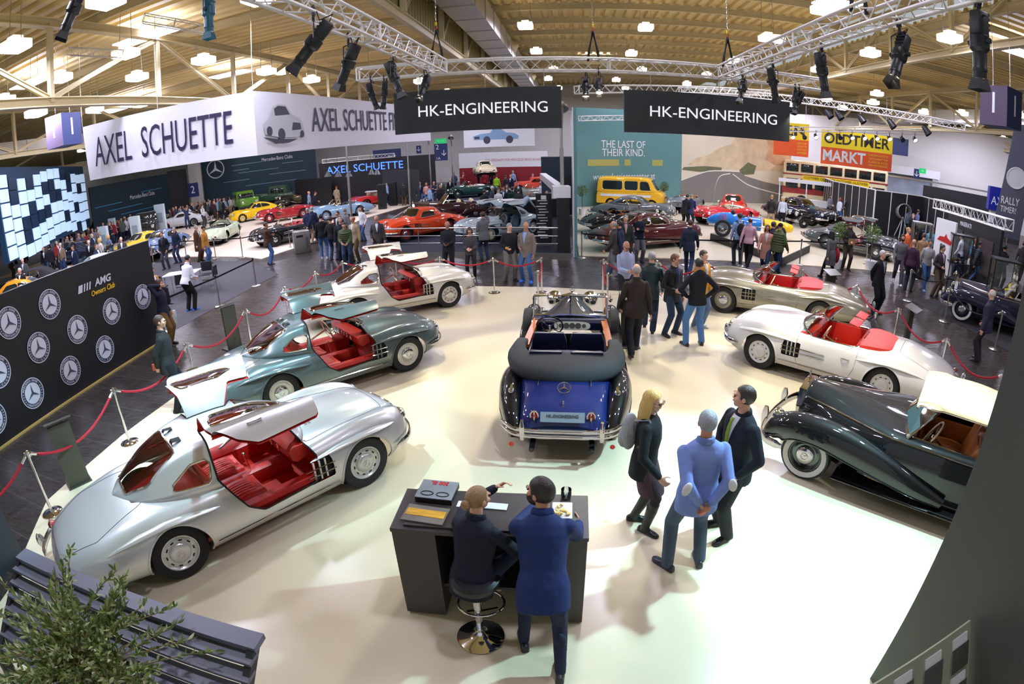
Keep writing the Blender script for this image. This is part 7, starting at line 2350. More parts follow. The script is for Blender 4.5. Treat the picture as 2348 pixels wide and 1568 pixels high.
# far trusses with small lamps
truss((9.15,28.57,7.06),(19.51,18.66,6.12),'long white truss with small lamps behind the right company sign')
truss((18.18,33.37,5.62),(24.32,26.54,6.27),'white truss with a row of small lit lamps above the magazine banner')
truss((2.66,20.83,6.08),(13.40,26.84,7.09),'white truss along the top of the teal stand behind the signs')
truss((4.48,33.70,5.62),(7.49,35.21,5.79),'small white truss over the teal fabric wall')
truss((-10.01,13.74,8.80),(-8.49,14.73,8.25),'short thin truss piece high under the left roof',.25,.016)
truss((-13.76,14.52,8.83),(-11.71,14.96,8.24),'second short thin truss piece high under the left roof',.25,.016)
LIT = M('small lamp lit',(255,250,240),.3,emit=9.0)
def par(p,label,lit,aim=(0,-.6,-.8),s=.8,group='small lamps on the far trusses'):
 t = thing('par_lamp',label,'lamp',p,0,group)
 a,b,d = frame_to(Vector(aim)); T = Matrix((a,b,d)).transposed().to_4x4() @ Matrix.Diagonal((s,s,s,1)); T.translation = Vector((0,0,-.30*s))
 MB().lathe([(.05,-.28),(.10,-.26),(.13,-.1),(.16,.10),(.17,.2),(.155,.2),(.14,.1)],16,T=T).build('can',SPOTC,t)
 MB().lathe([(0,.12),(.145,.12)],16,T=T).build('lens',LIT if lit else M('lens dull',(60,64,70),.1),t)
 MB().cyl((0,0,-.3*s),(0,0,.08),.02,n=6).box((0,0,.08),(.10,.10,.06)).build('clamp',BLACKM,t)
ta,tb2 = Vector((18.18,33.37,5.62)),Vector((24.32,26.54,6.27))
for k,lit in enumerate((1,0,1,1,0,1,1,1,1,0,1)):
 q = ta.lerp(tb2,.04+k*.088) - Vector((0,0,.19))
 par(q[:],'small lit lamp in the row above the magazine banner' if lit else 'small black unlit lamp in the row above the magazine banner',lit,(-.2,-.8,-.5),.9,'lit lamps above the magazine banner' if lit else 'unlit lamps above the magazine banner')
ta,tb2 = Vector((9.15,28.57,7.06)),Vector((19.51,18.66,6.12))
for f in (.55,.585,.66,.76,.875):
 par((ta.lerp(tb2,f) - Vector((0,0,.19)))[:],'small black lamp hanging from the long truss behind the right company sign',0,(.3,-.5,-.7),1.0,'black lamps on the long far truss')
# street-lamp like poles round the blue stand
for b,z1,lab in (((-8.64,29.53),5.3,'tall steel pole lamp left of the orange coupe'),((-6.52,36.56),5.0,'tall steel pole lamp behind the orange coupe'),((-5.82,42.01),4.8,'tall steel pole lamp behind the left railing, farther back'),((-4.37,44.88),4.6,'tall steel pole lamp farthest back on the blue stand'),((1.95,19.75),5.0,'tall steel pole lamp on the white box beside the thin teal wall')):
 t = thing('pole_lamp',lab,'lamp',(b[0],b[1],.15 if b[0] != 1.95 else 2.51))
 h_ = z1 - (.15 if b[0] != 1.95 else 2.51)
 MB().cyl((0,0,0),(0,0,h_*.55),.07,n=12).cyl((0,0,h_*.55),(0,0,h_),.05,n=12).build('pole',STEEL,t)
 MB().loft([[(x_,-y_*.55,h_ - .5+y_*.9+z_) for x_,z_ in ((-.05,0),(.05,0),(.05,.12),(-.05,.12))] for y_ in (0,.5,1.0)]).build('arm',M('perforated steel',(170,164,156),.4,.6),t,smooth=False)
 MB().lathe([(.05,.25),(.16,.1),(.24,-.05),(.21,-.05),(0,.1)],18,T=Matrix.Translation((0,-.45,h_+.28)) @ Matrix.Rotation(R(-35),4,'X')).build('lamp_head',STEEL,t)
# waste bin, table and chairs, belt posts
wb_ = thing('waste_bin','grey steel waste bin lettered waste on the dark floor','bin',(*(-9.05,22.72),0),.5)
MB().box((0,0,.48),(.72,.62,.96),bev=.03).build('body',M('bin grey',(140,138,132),.35,.5),wb_); MB().box((-.1,-.3,.75),(.3,.03,.10)).build('slot',DARKGAP,wb_,smooth=False)
text('waste',Matrix.Rotation(0,4,'Z') @ face_T((.2,-.315,.45),(0,0,1),(-1,0,0)),M('bin letters',(60,58,56),.5),wb_,.2)
tb = thing('folding_table','white rectangular table with papers by the black club wall','table',(*(-11.33,16.49),0),.2)
MB().box((0,0,.73),(1.3,.7,.03)).build('tabletop',WHITE,tb,smooth=False)
for a in (-.58,.58):
 for b in (-.3,.3): MB().cyl((a,b,0),(a,b,.72),.02,n=8).build('leg',CHROME,tb)
for i,(dx_,dy_,r_) in enumerate(((-.5,-.75,0),(.5,-.75,.1),(1.15,.0,1.5),(-.4,.75,PI),(.5,.8,PI))):
 ch = thing('chair',['black chair with chrome legs at the table, nearest the phoning woman','black chair with chrome legs at the table, in front of the man in white','black chair with chrome legs at the right end of the table','black chair with chrome legs behind the table, left','black chair with chrome legs behind the table, right'][i],'chair',((-11.33,16.49)[0]+dx_,(-11.33,16.49)[1]+dy_,0),r_+.2,'black chairs at the white table')
 MB().box((0,0,.45),(.45,.43,.03),bev=.01).build('seat',BLKB,ch,smooth=False); MB().box((0,-.22,.70),(.44,.03,.34),bev=.01).build('backrest',BLKB,ch,smooth=False)
 for a in (-.2,.2):
  MB().tube([(a,.2,0),(a,.18,.44)],.012,6).build('leg',CHROME,ch); MB().tube([(a,-.26,0),(a,-.2,.44),(a,-.24,.86)],.012,6).build('leg',CHROME,ch)
BELT = M('black belt',(24,24,28),.8)
def belt_line(pts,where,r=None):
 for i,p in enumerate(pts): stanchion(p,'steel belt post ' +where,'steel belt posts ' +where,.95,STEEL,True)
 for a,b in zip(pts,pts[1:]):
  a = Vector((*a[:2],.90)); b = Vector((*b[:2],.90)); d = (b - a).normalized(); a += d*.04; b -= d*.04
  o = MB().add([a,b,b - Vector((0,0,.05)),a - Vector((0,0,.05))],[(0,1,2,3),(3,2,1,0)]).build('belt',BELT,None,smooth=False)
  tag(o,'black retractable belt ' +where,'belt','black belts ' +where)
belt_line([(-16.26,21.43),(-9.24,12.23),(-8.74,14.47),(-8.58,16.83),(-14.49,18.63)][1:4],'round the table by the club wall')
belt_line([(-17.84,23.52),(-15.87,23.76),(-13.71,23.04),(-12.01,22.61),(-10.22,24.16)],'along the pale carpet of the left stand')
belt_line([(2.55,18.95),(4.16,17.81),(5.97,17.63),(8.02,17.52),(10.59,17.86),(12.45,17.65),(13.94,18.15),(14.96,16.00)],'along the front of the cream stand behind the stage')
belt_line([(12.87,19.36),(15.83,18.91)],'before the grey gullwing on the cream stand')
for p,q in (((12.02,13.20),(14.11,13.22)),((14.11,13.22),(11.83,11.22)),((11.83,11.22),(11.76,9.10))): 
 rope(p,q,'black rope round the midnight blue cabriolet at the right edge',.3,.92,'black ropes at the right edge',BELT,.016)
for p in ((12.02,13.20),(14.11,13.22),(11.83,11.22),(11.76,9.10)): stanchion(p,'steel rope post with black rope round the midnight blue cabriolet','steel posts round the midnight blue cabriolet',.97,STEEL,False)
gp = MB().prism([(8.69,22.49),(9.62,17.45),(12.39,20.15),(13.10,25.65),(11.36,25.65)],0,.32).build('display_plinth',[M('black plinth',(40,38,36),.6)],None,smooth=False)
tag(gp,'low black plinth under the blue and yellow racing car','plinth')
MB().prism([(8.73,22.55),(9.66,17.52),(12.39,20.20),(13.06,25.58),(11.33,25.58)],.32,.335).build('cream_top',CREAM,gp,smooth=False)
for p,lab in (((4.23,31.21),'clipped olive tree in a white pot left of the yellow van'),((9.99,34.41),'ball shaped bay tree on a stem right of the yellow van'),((11.98,17.40),'ball shaped olive tree in a white pot before the grey gullwing, left one'),((13.50,17.32),'ball shaped olive tree in a white pot before the grey gullwing, right one')):
 t = thing('potted_tree',lab,'plant',(p[0],p[1],0))
 MB().lathe([(0,0),(.16,0),(.22,.36),(.19,.36),(.18,.3),(0,.3)],18).build('pot',WHITE,t); MB().cyl((0,0,.3),(0,0,1.2),.02,n=6).build('trunk',M('bark',(110,86,58),.8),t)
 rr = random.Random(int(p[0]*100)); mb = MB()
 for k in range(420):
  v = Vector((rr.gauss(0,1),rr.gauss(0,1),rr.gauss(0,1))).normalized()*(.34*rr.random() ** .35); c_ = Vector((0,0,1.4))+v
  w1 = Vector((rr.gauss(0,1),rr.gauss(0,1),rr.gauss(0,1))).normalized()*.06; w2 = Vector((rr.gauss(0,1),rr.gauss(0,1),rr.gauss(0,1))).normalized()*.02
  mb.add([c_ - w1,c_+w2,c_+w1,c_ - w2],[(0,1,2,3)])
 mb.build('foliage',M('tree leaf',(92,120,54),.6),t,smooth=False)
for k,(p,z1,w_) in enumerate((((-30.20,35.11),1.9,.8),((-34.06,49.94),2.2,.9),((-22.37,28.21,2.62),2.2,.9),((-23.94,26.89,3.03),2.0,.8),((-24.55,34.08,2.19),2.4,1.0),((-29.03,62.21),2.6,.9),((-38.64,68.15),2.0,.8))):
 t = thing('info_totem',['white info totem with small print behind the club wall','pale info totem left of the pale green convertible','white info totem near the open bonnet, far left','white info totem among the crowd below the video wall','white info totem before the deep teal wall','tall pale blue info totem right of the green truck','white info totem left of the green truck'][k],'sign stand',(p[0],p[1],0),-.2)
 MB().box((0,0,z1/2),(w_,.18,z1)).build('panel',M('totem',(206,220,222),.5),t,smooth=False); MB().box((0,-.095,z1*.6),(w_*.6,.01,z1*.3)).build('print',M('totem print',(150,166,172),.6),t,smooth=False)
for k,(p,w_) in enumerate((((-30.16,42.12),3.4),((-60.11,67.36),2.6),((-29.22,59.63),3.0))):
 t = thing('info_desk',['black info desk with a white end left of the pale green convertible','black info desk in the crowd below the video wall','black info desk in front of the green truck'][k],'counter',(p[0],p[1],0),-.15)
 MB().box((0,0,.5),(w_,.7,1.0)).build('front',BLKB,t,smooth=False); MB().box((0,0,1.02),(w_+.1,.8,.05)).build('worktop',WHITE,t,smooth=False); MB().box((-w_/2 - .3,0,.6),(.6,.7,1.2)).build('end_block',WHITE,t,smooth=False)
for p,lab in (((-8.83,38.27),'black totem speaker by the red racing car, left one'),((-8.45,40.30),'black totem speaker by the red racing car, right one')):
 t = thing('speaker_totem',lab,'speaker',(p[0],p[1],0)); MB().box((0,0,.9),(.55,.5,1.8),bev=.03).build('cabinet',BLKB,t,smooth=False); MB().box((0,-.26,.95),(.45,.02,1.5)).build('grille',DARKGAP,t,smooth=False)
# ---------------------------------------------------------------- cars on the other stands
BGG = 'classic cars on the stands behind the stage'
NB = dict(SLB); NB.pop('brow'); NB.pop('vent')
GT = variant(NB,cockpit=GULL['cockpit'],cutz=.78,cabin=GULL['cabin'],door=[(.46,.36),(-.45,.36),(-.5,.7),(-.45,1.4),(.3,1.4),(.48,.9)],handle=(-.3,.68),wstyle='wire')
GTC = variant(GT,cabin=variant(GULL['cabin'],side=[[(.27,.93),(.03,1.12),(-.42,1.14),(-.46,.95)],[(-.56,.95),(-.52,1.13),(-.86,1.06),(-1.1,.97)]],rw=[(-.95,.30),(-.95,-.30),(-1.2,-.34),(-1.36,-.18),(-1.36,.18),(-1.2,.34)]))
HARD = variant(ROAD,cockpit=[(.50,.45),(.36,.60),(-.70,.60),(-.95,.45),(-.95,-.45),(-.70,-.60),(.36,-.60),(.50,-.45)],cutz=.74,
 cabin=dict(roof=[(.66,.95),(.56,.99),(.36,1.12),(.12,1.27),(-.1,1.30),(-.5,1.29),(-.85,1.20),(-1.05,1.02),(-1.12,.90)],belt=[(.66,.94),(.4,.87),(-.5,.85),(-1.12,.88)],wb=[(.66,.04),(.6,.30),(.45,.58),(.1,.68),(-.6,.67),(-.95,.58),(-1.12,.30)],wr=[(.66,.02),(.4,.42),(0,.47),(-.6,.45),(-1.12,.2)],
  ws=[(.52,.30),(.42,.46),(.18,.40),(.18,-.40),(.42,-.46),(.52,-.30)],rw=[(-.82,.38),(-.82,-.38),(-1.0,-.40),(-1.0,.40)],side=[[(.24,.93),(.08,1.10),(-.48,1.13),(-.52,.95)]],zmin=.93))
HARD.pop('screen'); HARD.pop('tonneau'); HARD.pop('seats')
OPEN = variant(ROAD); OPEN.pop('brow'); OPEN.pop('vent')
P911 = variant(NB,z0=[(-2.2,.55),(-2.1,.70),(-1.8,.86),(-1.3,1.0),(-.8,1.06),(.4,.93),(.9,.86),(1.5,.74),(1.85,.60),(1.95,.48)],zc=[(-2.2,.50),(-2.1,.64),(-1.8,.78),(-1.2,.87),(-.5,.86),(.4,.86),(.9,.86),(1.35,.86),(1.7,.74),(1.88,.60),(1.95,.46)],
 yc=[(-2.2,.4),(-1.8,.66),(-1.2,.72),(0,.68),(1.0,.62),(1.6,.60),(1.95,.42)],w=[(-2.2,.62),(-2.0,.78),(-1.2,.90),(0,.83),(1.1,.84),(1.6,.80),(1.95,.58)],zb=[(-2.2,.32),(-1.8,.24),(0,.2),(1.6,.2),(1.95,.26)],zw=[(-2.2,.45),(0,.5),(1.95,.42)],
 axles=(1.13,-1.14),arch=(.35,.36),wr_=.32,wstyle='five',cockpit=[(.50,.40),(-.9,.55),(-1.5,.3),(-1.5,-.3),(-.9,-.55),(.50,-.40)],cutz=.84,
 cabin=dict(roof=[(.68,.90),(.55,.96),(.2,1.18),(-.1,1.29),(-.4,1.31),(-.9,1.24),(-1.4,1.06),(-1.75,.90),(-1.9,.82)],belt=[(.68,.89),(0,.87),(-1.0,.89),(-1.9,.80)],wb=[(.68,.05),(.6,.42),(.4,.64),(-.5,.70),(-1.2,.62),(-1.7,.45),(-1.9,.1)],wr=[(.68,.02),(.3,.46),(-.5,.50),(-1.2,.42),(-1.9,.05)],
  ws=[(.52,.30),(.45,.48),(.12,.42),(.12,-.42),(.45,-.48),(.52,-.30)],rw=[(-.95,.36),(-.95,-.36),(-1.4,-.32),(-1.4,.32)],side=[[(.30,.95),(.06,1.16),(-.38,1.19),(-.40,.95)],[(-.5,.95),(-.48,1.18),(-.9,1.10),(-1.12,.97)]]),
 door=[(.45,.3),(-.45,.3),(-.45,1.3),(.3,1.3)],lamps=[(1.80,.60,.66,.10,35)],tails=[(-2.15,.55,.62)],lines=[],rocker=(.7,-.7,.25))
for k in ('grille','gstar','fbump','rbump'): P911.pop(k,None)
SEDAN = variant(GT,z0=[(-2.3,.50),(-2.25,.68),(-2.1,.84),(-1.5,.92),(.5,.96),(1.2,.92),(1.85,.84),(1.98,.68),(2.02,.5)],zc=[(-2.3,.48),(-2.25,.64),(-2.1,.80),(-1.2,.87),(.5,.90),(1.85,.80),(1.98,.64),(2.02,.48)],yc=[(-2.3,.55),(-1.5,.66),(1.2,.64),(2.02,.5)],w=[(-2.3,.66),(-2.1,.76),(-1,.80),(1,.80),(1.8,.76),(2.02,.62)])
def bgcar(name,label,c,ang,G_,col,inter=(120,40,30),sc=1.0,z=0.0,**k):
 return make_car(name,label,c,ang,G_,col,inter,BGG,detail=1,z=z,scale=sc,**k)[0]
bgcar('roadster','black open roadster facing the camera on the pale carpet, by the brown leather jacket',(-11.05,26.06),-126.9,ROAD,(16,18,28),(170,40,36),z=.03)
bgcar('convertible','pale mint green convertible with black seats on the pale carpet',(-16.58,28.73),100.6,OPEN,(206,222,186),(26,26,28),z=.03)
bgcar('coupe','steel blue fastback coupe with white roundel half behind the pale green convertible',(-19.12,26.25),-84.4,GTC,(104,128,164),z=.03)
bgcar('coupe','yellow rear-engined sports coupe with a rear wing on the pale carpet',(-18.98,38.58,0.47)[:2],-142,P911,(246,200,20),z=.03,)
bgcar('roadster','dark red open roadster between the yellow coupe and black roadster',(-15.53,36.32,0.55)[:2],-148,ROAD,(172,24,36),(120,40,36),z=.03)
bgcar('convertible','light blue open sports car with its hood folded, behind the group in black',(-11.07,34.78,0.29)[:2],-138,OPEN,(126,160,186),(30,30,34),z=.03)
rc = bgcar('racing_car','low red and silver racing car lettered TDI beside the black totems',(-10.39,42.69),-138.6,variant(OPEN,wstyle='wire'),(206,36,36),(30,30,34),sc=1.0,z=.03)
rc.scale = (1.05,1.05,.8)
text('TDI',face_T((-.2,.90,.55),(-1,0,0)),LETW,rc,.42)
bgcar('roadster','bright orange-red hardtop roadster at the front of the blue carpet stand',(-4.07,24.23),-134.3,variant(HARD,rimm=M('rim red',(170,40,40),.4),clear=True),(236,74,24),z=.15)
vintage('convertible','dark maroon open touring car with cream seats behind the orange hardtop',(-3.3,29.5),192,variant(V300,whitewall=False),(52,18,20),(48,16,18),(226,206,160),BGG,detail=1,z=.15)
bgcar('coupe','ice blue gullwing coupe with raised doors and a big star grille',(-0.37,23.10),-136.8,variant(GULL,clear=True),(186,206,212),(60,90,110),z=.15)
bgcar('convertible','dark green open sports car with raised bonnet at the back of the blue stand',(-3.0,43),205,OPEN,(20,60,56),(206,200,180),z=.15)
lf = bgcar('convertible','cream coupe raised on a workshop lift before the dark red wall',(-1.91,46.96,0.53)[:2],98,HARD,(226,214,176),z=1.55)
lt_ = thing('car_lift','black scissor lift carrying the cream coupe before the dark red wall','lift',((-1.91,46.96,0.53)[0],(-1.91,46.96,0.53)[1],.0),R(98))
for s in (1,-1):
 MB().box((0,s*.55,1.62),(3.2,.35,.12)).build('runway',BLACKM,lt_,smooth=False); MB().cyl((-1,s*.55,0),(1,s*.55,1.6),.07).cyl((1,s*.55,0),(-1,s*.55,1.6),.07).build('scissor_arm',BLACKM,lt_)
bgcar('bare_car','red and white bare racing coupe at the back of the blue stand',(2.3,45),170,variant(GTC,clear=True),(216,70,50),z=.15)
bgcar('convertible','grey sports car half hidden behind the visitors on the blue stand',(1.6,38),195,OPEN,(130,136,130),(160,160,150),z=.15)
vn = thing('van','yellow minibus with white side stripe before the teal fabric wall','van',(0,0,0))
VAN = dict(z0=[(-2.2,.9),(-2.15,1.15),(-1.8,1.2),(1.2,1.2),(1.75,1.16),(2.0,1.0),(2.1,.7)],zc=[(-2.2,.88),(-2.15,1.1),(-1.8,1.15),(1.2,1.15),(1.75,1.1),(2.0,.95),(2.1,.66)],yc=[(-2.2,.7),(-1.8,.82),(1.4,.82),(2.0,.72),(2.1,.55)],w=[(-2.2,.78),(-2.1,.88),(0,.90),(1.6,.89),(2.0,.82),(2.1,.68)],zw=[(-2.2,.6),(2.1,.55)],zb=[(-2.2,.34),(2.1,.34)],axles=(1.35,-1.25),arch=(.36,.36),wr_=.33,track=.74,tuck=.97,
 cockpit=[(1.4,.5),(-1.9,.6),(-1.9,-.6),(1.4,-.5)],cutz=1.0,
 cabin=dict(roof=[(1.72,1.18),(1.6,1.3),(1.2,1.88),(1.0,1.97),(.5,2.02),(-1.6,2.02),(-2.0,1.96),(-2.15,1.7),(-2.2,1.2)],belt=[(1.72,1.17),(0,1.12),(-2.2,1.1)],wb=[(1.72,.5),(1.55,.80),(1.0,.87),(-1.8,.87),(-2.1,.82),(-2.2,.7)],wr=[(1.72,.4),(1.2,.70),(0,.74),(-2.0,.72),(-2.2,.6)],zmin=1.18,
  ws=[(1.62,.55),(1.62,-.55),(1.30,-.58),(1.30,.58)],rw=None,side=[[(1.25,1.24),(1.05,1.72),(.62,1.74),(.62,1.24)],[(.42,1.24),(.42,1.74),(-.35,1.74),(-.35,1.24)],[(-.55,1.24),(-.55,1.74),(-1.75,1.74),(-1.75,1.24)]]),
 door=[(1.2,.4),(.5,.4),(.5,1.2),(1.2,1.2)],lamps=[(2.02,.60,.72,.11,8)],tails=[(-2.2,.7,.8)],grille=(2.08,.72,.62,.12),fbump=dict(pts=[(1.9,.92,.42),(2.12,.8,.42),(2.18,0,.42)]),wstyle='plain')
bpy.data.objects.remove(vn)
vn = bgcar('van','yellow minibus with white side stripe before the teal fabric wall',(7.9,34.3),-24,VAN,(246,190,40),z=.025)
for s in (1,-1): MB().box((-.3,s*.905,.86),(3.2,.012,.16)).build('side_stripe',WHB,vn,smooth=False)
bgcar('coupe','metallic grey coupe with tall glass behind the black open tourer',(6.87,28.66),-20.6,variant(GTC,clear=True),(96,102,104),(120,100,70),z=.025)
vintage('convertible','black open vintage tourer with big wire wheels behind the maroon coupe',(5.48,25.13),13.9,variant(V540,rimm=M('cream spokes',(226,214,180),.4)),(14,14,16),(12,12,13),(60,20,20),BGG,detail=1,scale=.86,z=.025)
bgcar('coupe','dark maroon fastback coupe nearest the belt on the cream stand',(5.62,21.16),21.4,variant(GTC,wstyle='plain',rimm=M('rim maroon',(90,30,30),.4),clear=True),(74,16,22),(120,80,50),z=.025,sc=1.06)
bgcar('convertible','grey open sports car facing the camera before the road mural',(11.07,33.20,0.16)[:2],238,OPEN,(120,128,130),(150,90,50),z=.025)
bgcar('coupe','bright red small coupe facing the camera before the road mural',(13.45,31.22,0.42)[:2],246,GTC,(226,44,34),z=.025)
bgcar('roadster','red open roadster behind the blue and yellow racing car',(11.61,28.07),-151.9,ROAD,(206,22,34),(226,200,170),z=.025)
bgcar('coupe','midnight navy coupe with chrome wire wheels before the black partition',(17.04,29.10),-69.1,variant(GTC,clear=True),(18,26,50),(196,170,110),z=.12,sc=1.08)
bgcar('coupe','dark grey gullwing coupe with raised doors behind the two ball trees',(15.00,20.41),-55.9,variant(GULL,clear=True),(84,90,92),(140,30,36),z=.025)
vintage('convertible','black vintage two seater behind the navy coupe',(17.48,27.99,1.06)[:2],190,V540,(14,14,16),(12,12,13),(30,30,32),BGG,detail=1,scale=.86)
mr_ = vintage('cabriolet','midnight blue cabriolet with whitewall tyres roped off at the right edge',(14.05,10.6),128,V300,(22,24,52),(20,22,48),(206,204,200),BGG,detail=2,z=.01)
# single seat racing car, blue with yellow nose
rcx = (10.30,21.94),-20.0
rk = thing('racing_car','blue and yellow single-seat racing car numbered 10 on the black plinth','car',(*rcx[0],.335),R(rcx[1]),BGG)
def fus(mb,prof):
 return mb.loft([[(x,w_*math.cos(a),zc+h_*math.sin(a)) for a in [2*PI*i/18 for i in range(18)]] for x,w_,h_,zc in prof])
pr = [(-1.9,.03,.04,.58),(-1.7,.16,.2,.58),(-1.3,.30,.33,.60),(-.8,.37,.36,.60),(-.3,.38,.30,.56),(.3,.36,.29,.54),(.9,.33,.28,.52),(1.5,.28,.24,.50),(1.85,.20,.17,.48),(1.92,.12,.11,.48)]
pp = catmull(pr,40)
fus(MB(),[p for p in pp if p[0] <= .62]).build('body',paint('racing blue',(40,130,216)),rk)
fus(MB(),[p for p in pp if p[0] >= .55]).build('nose',paint('racing yellow',(250,206,30)),rk)
MB().ball((-.45,0,.83),(.34,.25,.10),16,8).build('cockpit',M('black leather',(24,24,26),.4),rk); MB().ball((-.75,0,.92),(.10,.2,.2),12,8).build('headrest',M('black leather',(24,24,26),.4),rk)
MB().loft([[(-.05,.26*math.sin(R(a)),.84+z_*math.cos(R(a))+.02) for a in range(-80,81,16)] for z_ in (0,.2)],closed=False,cap=False).build('windscreen',GLASS,rk)
text('10',face_T((-1.2,-.31,.78),(1,0,0),(0,.4,1)),M('race red',(216,40,60),.5),rk,.36)
for xw,r in ((1.2,.33),(-1.2,.36)):
 for s in (1,-1): wheel(rk,xw,s*.72,r,.19,'wire',CHROME,STEEL)
 MB().cyl((xw,-.66,.34),(xw,.66,.34),.03).build('axle',STEEL,rk)
MB().tube([(.8,-.38,.5),(-.2,-.42,.45),(-1.8,-.45,.45)],.045,8).build('exhaust_pipe',STEEL,rk)
# trucks and the brass era car
def truck(label,p,ang,col,cab_h=1.9,flat=False):
 t = thing('truck',label,'truck',(p[0],p[1],.03),R(ang),'vehicles before the teal club wall')
 pm = paint('%d %d %d' % col,col,0,.5)
 MB().box((.75,0,1.05),(1.5,1.7,.7),bev=.08).build('bonnet',pm,t); MB().box((-.5,0,.95),(3.6,1.75,.55),bev=.05).build('chassis',pm,t)
 MB().loft([[(-.9+a*s_,b*.85*s_,z_) for a,b in ((.9,-1),(.9,1),(-.9,1),(-.9,-1))] for z_,s_ in ((1.2,1),(1.9,.90),(1.98,.84))]).build('cab',pm,t)
 for s in (1,-1): MB().box((-.5,s*.835,1.55),(.55,.06,.42),bev=.03).box((-1.2,s*.835,1.55),(.5,.06,.42),bev=.03).build('side_window',DGLASS,t)
 MB().box((-.03,0,1.56),(.06,1.35,.42),T=Matrix.Translation((-.03,0,1.56)) @ Matrix.Rotation(R(-8),4,'Y') @ Matrix.Translation((.03,0,-1.56)),bev=.02).build('windscreen',DGLASS,t)
 for x in (.85,-1.5):
  for s in (1,-1): wheel(t,x,s*.76,.42,.24,'plain',STEEL,pm)
 for s in (1,-1): MB().lathe([(.1,0),(.12,.02),(0,.05)],14,T=Matrix.Translation((1.5,s*.6,1.05)) @ Matrix.Rotation(PI/2,4,'Y')).build('headlamp',CHROME,t)
 MB().box((1.56,0,.65),(.12,1.7,.2),bev=.03).build('bumper',BLACKM,t)
 return t
truck('bright green off-road truck before the teal club wall',(-22.66,44.57,1.08)[:2],-50,(104,156,50))
truck('dark green flatbed truck behind the brass era car',(-21.87,48.28,0.57)[:2],190,(56,88,62))
truck('black boxy off-roader with raised bonnet among the far left crowd',(-25.43,33.43,1.67)[:2],-60,(24,24,26))
vintage('veteran_car','olive veteran touring car with tan buttoned seats and brass lamps',(-18.26,46.55,-0.20)[:2],200,variant(V540,headlamps=[(2.12,.40,.95,.17)]),(70,62,30),(40,36,24),(186,140,84),'vehicles before the teal club wall',detail=1,z=.03)
# cars among the far left crowd
bgcar('car','yellow saloon seen from the front in the far left crowd',(-20.98,26.76,1.14)[:2],262,SEDAN,(236,196,60),z=.02)
bgcar('convertible','black open car in the far left crowd near the white totem',(-20.43,23.32,1.96)[:2],198,OPEN,(20,22,34),(40,40,44),z=.02)
bgcar('car','white saloon in the far left crowd behind the white totem',(-18.50,19.67,1.99)[:2],230,SEDAN,(230,232,232),z=.02)
vintage('convertible','black vintage car with its hood up in the far left crowd',(-21.5,18.0),215,variant(V540,hood=hood),(18,18,22),(16,16,18),(60,40,30),BGG,detail=1,top=(26,26,28),scale=.92)
bgcar('car','orange-yellow coupe at the extreme far left edge',(-20.45,16.06,2.84)[:2],215,GTC,(236,150,30),z=.02)
bgcar('car','white saloon beside the info desk in the far left crowd',(-26.08,39.10,1.15)[:2],200,SEDAN,(226,230,232),z=.02)
bgcar('car','dark blue saloon near the video wall in the far left crowd',(-26.79,26.95,2.86)[:2],190,SEDAN,(40,48,70),z=.02)
bgcar('car','pale silver saloon before the deep teal club wall',(-31.51,38.82,2.21)[:2],185,SEDAN,(190,196,200),z=.02)
